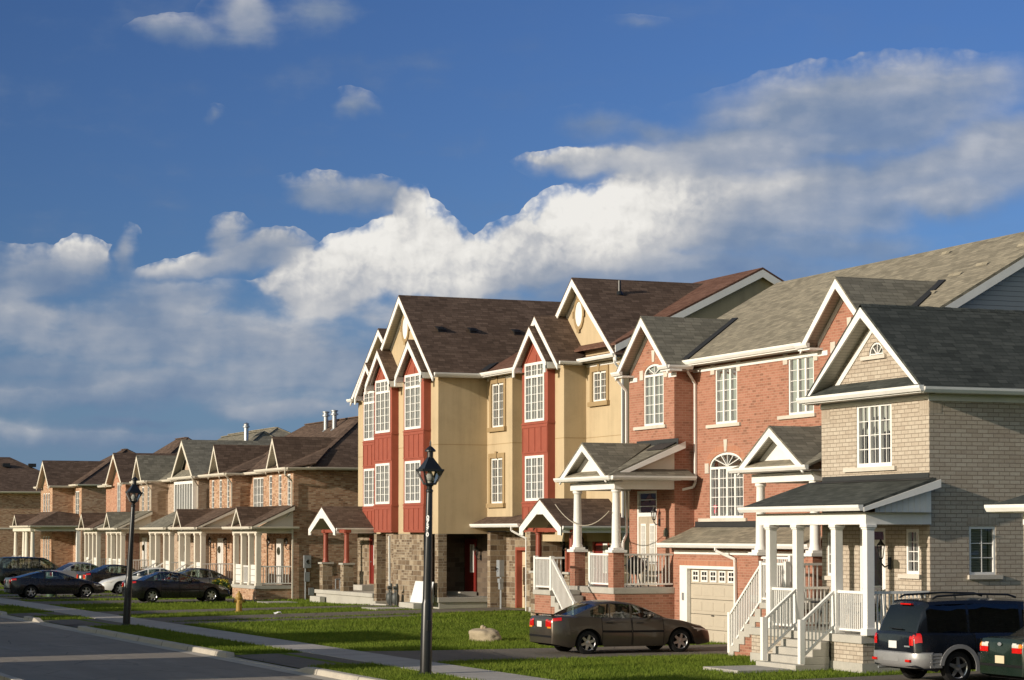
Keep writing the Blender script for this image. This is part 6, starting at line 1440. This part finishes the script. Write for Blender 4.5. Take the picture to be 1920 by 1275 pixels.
car('parked_wagon', 'dark green wagon behind the black coupe and beside the far brick porch', 'car', (23.6, 138.2, .05), .12, DKGREEN, mod(VAN, sg='car_glass', rg='car_glass'), seat='darkseat')
v = car('parked_minivan', 'dark navy minivan with silver lower cladding and roof rails beside the pale brick porch', 'minivan', (25.5, 40.85, .1), 0, NAVY, VAN, glass='car_glass', seat='darkseat')
# silver cladding, roof rails, bumper of the minivan
def van_trim(t, P):
    L, W, r = P['L'], P['W'], P['r']
    for s in (-1, 1):
        y = s * (W / 2 + .004)
        for a, c in ((.30, .58), (1.44, 3.40), (4.28, 4.45)):
            m = MB(); m.prism([(a, y, .34), (c, y, .34), (c, y, .64), (a, y, .64)], (0, -s * .03, 0))
            for z in (.44, .52, .585): m.box(a, c, y, y + s * .009, z, z + .03)
            m.build('side_cladding', 'silver_clad', t, bevel=.006)
        for c in P['wheels']:
            n = 16; Ra = r + .055; m = MB()
            for i in range(n):
                a, b = math.pi * i / n - .12, math.pi * (i + 1) / n - .12
                if i == 0: a = -.2
                f = lambda q, R_: (c + R_ * math.cos(q), y, r + R_ * math.sin(q))
                m.prism([f(a, Ra), f(b, Ra), f(b, Ra + .085), f(a, Ra + .085)], (0, s * .022, 0))
            m.build('wheel_arch_trim', 'silver_clad', t)
        m = MB(); m.tube([(.55, s * .62, 1.745), (.66, s * .62, 1.80), (1.6, s * .62, 1.84), (2.4, s * .62, 1.82), (2.6, s * .62, 1.76)], .022, 8); m.cyl((1.1, s * .62, 1.72), (1.1, s * .62, 1.82), .02); m.cyl((1.9, s * .62, 1.74), (1.9, s * .62, 1.83), .02); m.build('roof_rail', 'black', t)
    m = MB(); pts = [(.34, W / 2 + .012), (.10, W / 2 - .03), (-.02, W / 2 - .2), (-.06, W / 2 - .5)]; path = [(x, -y) for x, y in pts] + [(x, y) for x, y in reversed(pts)]
    rows = [[(x + .05, y * .97, .66) for x, y in path], [(x, y, .64) for x, y in path], [(x - .01, y * 1.005, .55) for x, y in path], [(x + .005, y, .40) for x, y in path], [(x + .1, y * .95, .33) for x, y in path]]
    m.grid(rows); b = m.build('bumper', 'silver_clad', t, smooth=50)
    for s in (-1, 1): m = MB(); m.box(-.075, -.03, *sorted((s * .55, s * .72)), .46, .51); m.build('reflector', 'redlens', b)
    m = MB(); m.box(-.07, -.055, -.3, .3, .46, .58); m.build('step_pad', 'silver_clad', b)
    m = MB(); m.box(.30, .36, -.2, .2, 1.615, 1.645); m.build('brake_light', 'redlens', t); m = MB(); m.tube([(.09, -.2, 1.12), (.08, .0, 1.125), (.09, .3, 1.13)], .012, 6); m.build('rear_wiper', 'black', t)
    m = MB(); m.cyl((-.03, .55, .3), (.5, .55, .3), .025); m.build('exhaust_pipe', 'galv', t)
    q = MB(); q.box(-.008, .012, -.62, -.42, .76, .79); q.build('badge', 'galv', t)
van_trim(v, VAN)
g_ = car('parked_car', 'dark green saloon at the right edge, red and clear lamps, tan plate', 'car', (25.9, 37.6, .14), 0, GREEN, mod(SEDAN, W=1.74, h=1.42, tail=((.40, .69, .74, .84, 'redlens'), (.40, .60, .842, .93, 'clearlens'), (.60, .69, .842, .93, 'amber')), wrap=(.07, .30, 4.0, 5.5, 'redlens'), pz=.60), seat='darkseat')
m = MB(); m.lathe([(.05, -.012), (.05, .0)], (-.012, 0, .90), 14, axis='x', sx=1.3, sy=.7); m.build('badge', 'galv', g_)
for p in g_.children:
    if p.name.startswith('number_plate'): p.data.materials[0] = M_plain('plate_tan', (.62, .52, .36), .4, .4, var=.04); p['label'] = 'tan number plate'

# ================================================================== houses on the camera's side of the road; their shadows cross the road
def across(y0, y1, label, ridge=9.4, mat='orange_brick'):
    t = thing('brick_house', label, 'house', (-7, (y0 + y1) / 2, 0))
    w = MB(); X0, X1 = -11.5, -3.
    for x in (X0, X1): wall(w, 'X', x, y0, y1, -.2, 5.8, [(y0 + 1, y0 + 2.4, 3.6, 5.2), (y1 - 2.4, y1 - 1, 3.6, 5.2)] if y1 - y0 > 6 else [], depth=-.1 if x == X1 else .1)
    for y in (y0, y1): w.quad((X0, y, -.2), (X1, y, -.2), (X1, y, 5.8), (-7.25, y, ridge - .2), (X0, y, 5.8))
    w.build('wall', mat, t)
    r = MB(); r.prism([(X1 + .4, y0 - .3, 5.7), (X1 + .4, y1 + .3, 5.7), (-7.25, y1 + .3, ridge), (-7.25, y0 - .3, ridge)], (0, 0, -.1)); r.prism([(X0 - .4, y0 - .3, 5.7), (X0 - .4, y1 + .3, 5.7), (-7.25, y1 + .3, ridge), (-7.25, y0 - .3, ridge)], (0, 0, -.1)); r.build('roof', 'sh_brown', t)
    rebase(t, (-7, (y0 + y1) / 2, 0))
across(33.5, 41.2, 'gabled house across the road whose shadow falls beside the minivan', 8.8); across(48.6, 56.2, 'gabled house across the road whose shadow crosses the saloon drive', 8.7); across(59.9, 65.6, 'wide gabled house across the road shading the lawns by the ochre block', 9.2)
across(65.9, 75.4, 'gabled house across the road shading the road before the second lamp post', 8.1); across(83.6, 91.6, 'gabled house across the road shading the far lawns', 8.5); across(75.7, 81.2, 'gabled house across the road shading the lawn round the hydrant', 8.9); across(93.2, 110, 'gabled house across the road shading the far drives', 8.8); across(111.5, 150, 'long gabled house across the road near its far end', 8.6)

# ================================================================== light, sky, camera
world = bpy.data.worlds.new('World'); scene.world = world; world.use_nodes = True
nt = world.node_tree; nt.nodes.clear()
class WT(NT):
    def __init__(s): s.t = nt
W_ = WT()
SKYS = .12
az_sun = R(-90 - SUN_DEV)      # compass of the sun measured from +y toward +x: it stands over the far side of the road
sd = Vector((math.sin(az_sun) * math.cos(R(SUN_EL)), math.cos(az_sun) * math.cos(R(SUN_EL)), math.sin(R(SUN_EL))))
sky = W_.n('TexSky', sky_type='NISHITA', sun_disc=False, sun_elevation=R(SUN_EL), sun_rotation=az_sun, air_density=1.0, dust_density=.3, ozone_density=1.5, altitude=200)
dirv = W_.n('NewGeometry').outputs['Incoming']
d = W_.n('VectorMath', {0: dirv, 1: (-1, -1, -1)}, operation='MULTIPLY').outputs[0]
sp = W_.n('SeparateXYZ', {0: d}); 
az = W_.math('MULTIPLY', W_.math('ARCTAN2', sp.outputs[0], sp.outputs[1]), 57.29578); el = W_.math('MULTIPLY', W_.math('ARCSINE', sp.outputs[2]), 57.29578)
ae = W_.n('CombineXYZ', {0: az, 1: el, 2: 0.}).outputs[0]
warp = W_.n('TexNoise', {'Vector': ae, 'Scale': .55, 'Detail': 4, 'Roughness': .6}).outputs[1]
wv = W_.n('VectorMath', {0: W_.n('VectorMath', {0: warp, 1: (.5, .5, .5)}, operation='SUBTRACT').outputs[0], 1: (1.0, .8, 0)}, operation='MULTIPLY').outputs[0]
aw = W_.n('VectorMath', {0: ae, 1: wv}, operation='ADD').outputs[0]
CLOUDS = [(17.89, 6.14, 2.01, 1.14, 0, 1, 0.72), (20.02, 6.93, 1.74, 1.41, 0, 1, 0.84), (18.89, 6.74, 1.47, 1.01, 0, 1, 0.84), (19.98, 7.92, 0.56, 0.74, 0, 0.95, 0.92), (21.7, 6.47, 2.01, 1.07, 0, 1, 0.8), (23.17, 6.8, 2.01, 1.27, 0, 1, 0.76), (24.64, 7.46, 2.21, 1.47, 0, 1, 0.88), (26.18, 7.99, 2.28, 1.61, 0, 1, 0.82), (27.98, 7.99, 2.81, 2.01, 0, 1, 0.58), (30.22, 8.25, 3.48, 1.74, 0, 1, 0.46), (33.1, 8.71, 3.48, 1.27, -5, 1, 0.42), (34.77, 9.3, 2.41, 1.47, 0, 1, 0.42), (27.05, 6.4, 5.76, 1.14, 0, 0.9, 0.34), (22.37, 5.48, 5.63, 0.87, 0, 0.8, 0.45), (30.49, 7.07, 3.48, 0.8, 0, 0.75, 0.28), (25.04, 6.07, 4.02, 0.8, 0, 0.9, 0.4), (33.36, 8.18, 1.74, 0.56, 0, 0.9, 0.6), (27.45, 9.3, 4.42, 0.74, 2, 0.95, 0.54), (31.01, 10.27, 5.63, 1.47, 6, 1.0, 0.37), (32.32, 10.73, 3.75, 0.94, 8, 0.8, 0.4), (29.43, 9.75, 5.9, 0.87, 3, 0.95, 0.43), (24.64, 10.14, 1.74, 0.56, 0, 0.52, 0.32), (26.11, 10.01, 1.61, 0.46, 0, 0.5, 0.32), (24.51, 9.26, 2.14, 0.46, 0, 0.8, 0.62), (17.75, 8.45, 1.54, 0.59, -8, 0.9, 0.46), (18.89, 8.41, 1.47, 0.51, -4, 0.85, 0.44), (16.16, 6.93, 1.74, 0.59, 10, 0.9, 0.5), (15.43, 7.26, 0.75, 0.75, 0, 0.75, 0.48), (14.64, 6.56, 2.01, 0.38, 8, 0.85, 0.5), (13.73, 6.4, 1.07, 0.27, 0, 0.6, 0.46), (10.49, 6.27, 2.28, 0.83, 0, 0.95, 0.38), (11.77, 6.6, 1.01, 0.64, 0, 0.95, 0.6), (10.1, 5.34, 2.14, 0.87, 0, 0.95, 0.46), (12.81, 6.93, 0.4, 0.83, -20, 0.65, 0.42), (13.99, 5.74, 3.22, 0.74, 0, 0.62, 0.32), (14.38, 4.81, 8.04, 1.07, 0, 0.88, 0.46), (13.07, 3.55, 8.84, 0.94, 0, 0.82, 0.38), (16.62, 3.08, 3.48, 0.51, 0, 0.9, 0.54), (11.77, 2.41, 6.97, 0.56, 0, 0.7, 0.32), (17.55, 4.28, 4.82, 1.14, 0, 0.85, 0.42), (13.73, 5.21, 5.63, 0.54, 0, 0.8, 0.48), (12.94, 2.81, 2.95, 0.29, 0, 0.7, 0.14), (10.61, 4.15, 2.95, 0.54, 0, 0.75, 0.16), (13.07, 5.48, 1.47, 0.4, 0, 0.6, 0.14), (15.7, 12.72, 1.21, 1.07, 0, 0.72, 0.36), (17.82, 12.84, 1.68, 0.83, 0, 0.64, 0.36), (14.38, 12.33, 1.68, 0.51, 0, 0.58, 0.3), (18.49, 10.6, 0.86, 0.46, 0, 0.7, 0.42), (14.95, 10.3, 0.38, 0.27, 0, 0.5, 0.38), (25.71, 12.65, 0.94, 0.27, 0, 0.3, 0.25)]
D = B = None; SW = None
for (ca, ce, ra, re_, tilt, stren, bright) in CLOUDS:
    q = W_.n('VectorMath', {0: aw, 1: (ca, ce, 0)}, operation='SUBTRACT').outputs[0]
    if tilt: q = W_.n('VectorRotate', {'Vector': q, 'Angle': R(-tilt)}, rotation_type='Z_AXIS').outputs[0]
    q = W_.n('VectorMath', {0: q, 1: (1 / ra, 1 / re_, 0)}, operation='MULTIPLY').outputs[0]
    l = W_.n('VectorMath', {0: q}, operation='LENGTH').outputs['Value']
    w = W_.math('MULTIPLY', W_.math('SUBTRACT', 1.0, l, clamp=True), stren)
    D = w if D is None else W_.math('SMOOTH_MAX', D, w, .12)
    y = W_.n('SeparateXYZ', {0: q}).outputs[1]
    bb = W_.math('MULTIPLY', w, W_.math('ADD', W_.math('MULTIPLY', y, .30), bright))
    B = bb if B is None else W_.math('ADD', B, bb); SW = w if SW is None else W_.math('ADD', SW, w)
pv = W_.n('VectorMath', {0: ae, 1: W_.n('VectorMath', {0: W_.n('VectorMath', {0: W_.n('TexNoise', {'Vector': ae, 'Scale': 1.6, 'Detail': 4, 'Roughness': .6}).outputs[1], 1: (.5, .5, .5)}, operation='SUBTRACT').outputs[0], 1: (.5, .5, 0)}, operation='MULTIPLY').outputs[0]}, operation='ADD').outputs[0]
def puffs(vec): return W_.n('TexVoronoi', {'Vector': vec, 'Scale': 1.35, 'Detail': 2.5, 'Roughness': .55, 'Lacunarity': 2.3, 'Smoothness': .55}, feature='SMOOTH_F1', voronoi_dimensions='2D', normalize=True).outputs[0]
pf = puffs(pv); pf2 = puffs(W_.n('VectorMath', {0: pv, 1: (.10, -.13, 0)}, operation='ADD').outputs[0])
n1 = W_.n('TexNoise', {'Vector': W_.scalevec(ae, (.75, 1.0, 1)), 'Scale': .9, 'Detail': 7, 'Roughness': .5}).outputs[0]
n1b = W_.n('TexNoise', {'Vector': W_.n('Mapping', {'Vector': ae, 'Location': (.16, -.22, 0), 'Scale': (.75, 1., 1)}).outputs[0], 'Scale': .9, 'Detail': 7, 'Roughness': .5}).outputs[0]
n2 = W_.n('TexNoise', {'Vector': W_.scalevec(aw, (.24, 1.5, 1)), 'Scale': .75, 'Detail': 6, 'Roughness': .52}).outputs[0]
nn = W_.math('ADD', W_.math('MULTIPLY', n1, .55), W_.math('MULTIPLY', n2, .5))
low_n = W_.n('TexNoise', {'Vector': W_.scalevec(ae, (.8, 1., 1)), 'Scale': .42, 'Detail': 3, 'Roughness': .5}).outputs[0]
br = W_.math('DIVIDE', B, W_.math('ADD', SW, .001))
cum = W_.n('MapRange', {'Value': br, 'From Min': .5, 'From Max': .75}, interpolation_type='SMOOTHSTEP').outputs[0]
bil = W_.math('MULTIPLY', W_.math('SUBTRACT', .40, pf), W_.math('ADD', W_.math('MULTIPLY', cum, .85), .10))
wisp = W_.math('MULTIPLY', W_.math('SUBTRACT', nn, .56), W_.math('MULTIPLY', W_.math('SUBTRACT', 1.9, W_.math('MULTIPLY', cum, 1.4)), W_.n('MapRange', {'Value': az, 'From Min': 20., 'From Max': 26., 'To Min': 1.15, 'To Max': .5}).outputs[0]))
dens = W_.math('ADD', W_.math('MULTIPLY', D, 1.5), W_.math('ADD', bil, wisp))
dens = W_.math('MULTIPLY', dens, W_.math('MULTIPLY', D, 14., clamp=True))
alpha = W_.n('MapRange', {'Value': dens, 'From Min': .03, 'From Max': W_.math('SUBTRACT', .84, W_.math('MULTIPLY', cum, .36))}, interpolation_type='SMOOTHSTEP').outputs[0]
alpha = W_.math('MULTIPLY', alpha, W_.n('MapRange', {'Value': br, 'From Min': .1, 'From Max': .62, 'To Min': .5, 'To Max': 1.}).outputs[0])
rel = W_.math('SUBTRACT', n1, n1b)
shade = W_.math('ADD', br, W_.math('ADD', W_.math('ADD', W_.math('MULTIPLY', rel, .5), W_.math('MULTIPLY', W_.math('SUBTRACT', low_n, .54), .75)), W_.math('ADD', W_.math('MULTIPLY', W_.math('MULTIPLY', W_.math('SUBTRACT', pf2, pf), .55), cum), W_.math('MULTIPLY', W_.math('SUBTRACT', n2, .5), W_.math('SUBTRACT', .5, W_.math('MULTIPLY', cum, .4))))), clamp=True)
ccol = W_.ramp(shade, [(.0, (.13, .195, .33)), (.3, (.225, .285, .39)), (.5, (.36, .395, .46)), (.7, (.56, .565, .58)), (.86, (.76, .745, .715)), (1., (.86, .84, .80))])
toward = W_.n('VectorMath', {0: d, 1: (sd.x, sd.y, 0)}, operation='DOT_PRODUCT').outputs['Value']
fsun = W_.n('MapRange', {'Value': toward, 'From Min': -.25, 'From Max': .45}, interpolation_type='SMOOTHSTEP').outputs[0]
tint = W_.mix(fsun, (SKYS * .30, SKYS * .45, SKYS * .80), (SKYS * 2.7, SKYS * 2.1, SKYS * 1.38))
skyc = W_.n('VectorMath', {0: sky.outputs[0], 1: tint}, operation='MULTIPLY').outputs[0]
skyc = W_.n('VectorMath', {0: skyc, 'Scale': W_.n('MapRange', {'Value': az, 'From Min': 8., 'From Max': 30., 'To Min': .76, 'To Max': 1.0}).outputs[0]}, operation='SCALE').outputs[0]
low = W_.n('MapRange', {'Value': el, 'From Min': 0., 'From Max': 6.5, 'To Min': .85, 'To Max': 0.}).outputs[0]
skyc = W_.mix(low, skyc, (.15, .245, .40))
above = W_.math('GREATER_THAN', el, 0.)
fin = W_.mix(W_.math('MULTIPLY', alpha, above), skyc, ccol)
bg = W_.n('Background', {0: fin, 1: 1.0}); wo = nt.nodes.new('ShaderNodeOutputWorld'); nt.links.new(bg.outputs[0], wo.inputs[0])
world.cycles.sampling_method = 'MANUAL'; world.cycles.sample_map_resolution = 512

sl = bpy.data.lights.new('sun', 'SUN'); sl.energy = 4.95; sl.angle = R(.5); sl.color = (1.0, .885, .73)
so = bpy.data.objects.new('sun', sl); COL.objects.link(so); so.rotation_euler = (-sd).to_track_quat('-Z', 'Y').to_euler(); so.location = (0, 0, 60)

cam = bpy.data.cameras.new('camera'); co = bpy.data.objects.new('camera', cam); COL.objects.link(co); scene.camera = co
cam.sensor_width = 36; cam.sensor_fit = 'HORIZONTAL'; cam.lens = 80.175; cam.shift_y = .11103; cam.clip_end = 6000; cam.clip_start = .1
co.location = (0, 0, 3.2); co.rotation_euler = (R(92.0), 0, R(-22.5))
scene.view_settings.view_transform = 'Standard'; scene.view_settings.look = 'None'; scene.view_settings.exposure = 0
scene.render.engine = 'CYCLES'; scene.cycles.use_denoising = True; scene.cycles.max_bounces = 6; scene.cycles.transparent_max_bounces = 10; scene.cycles.caustics_reflective = False; scene.cycles.caustics_refractive = False
scene.render.film_transparent = False; scene.cycles.pixel_filter_type = 'BLACKMAN_HARRIS'; scene.cycles.filter_width = 1.5
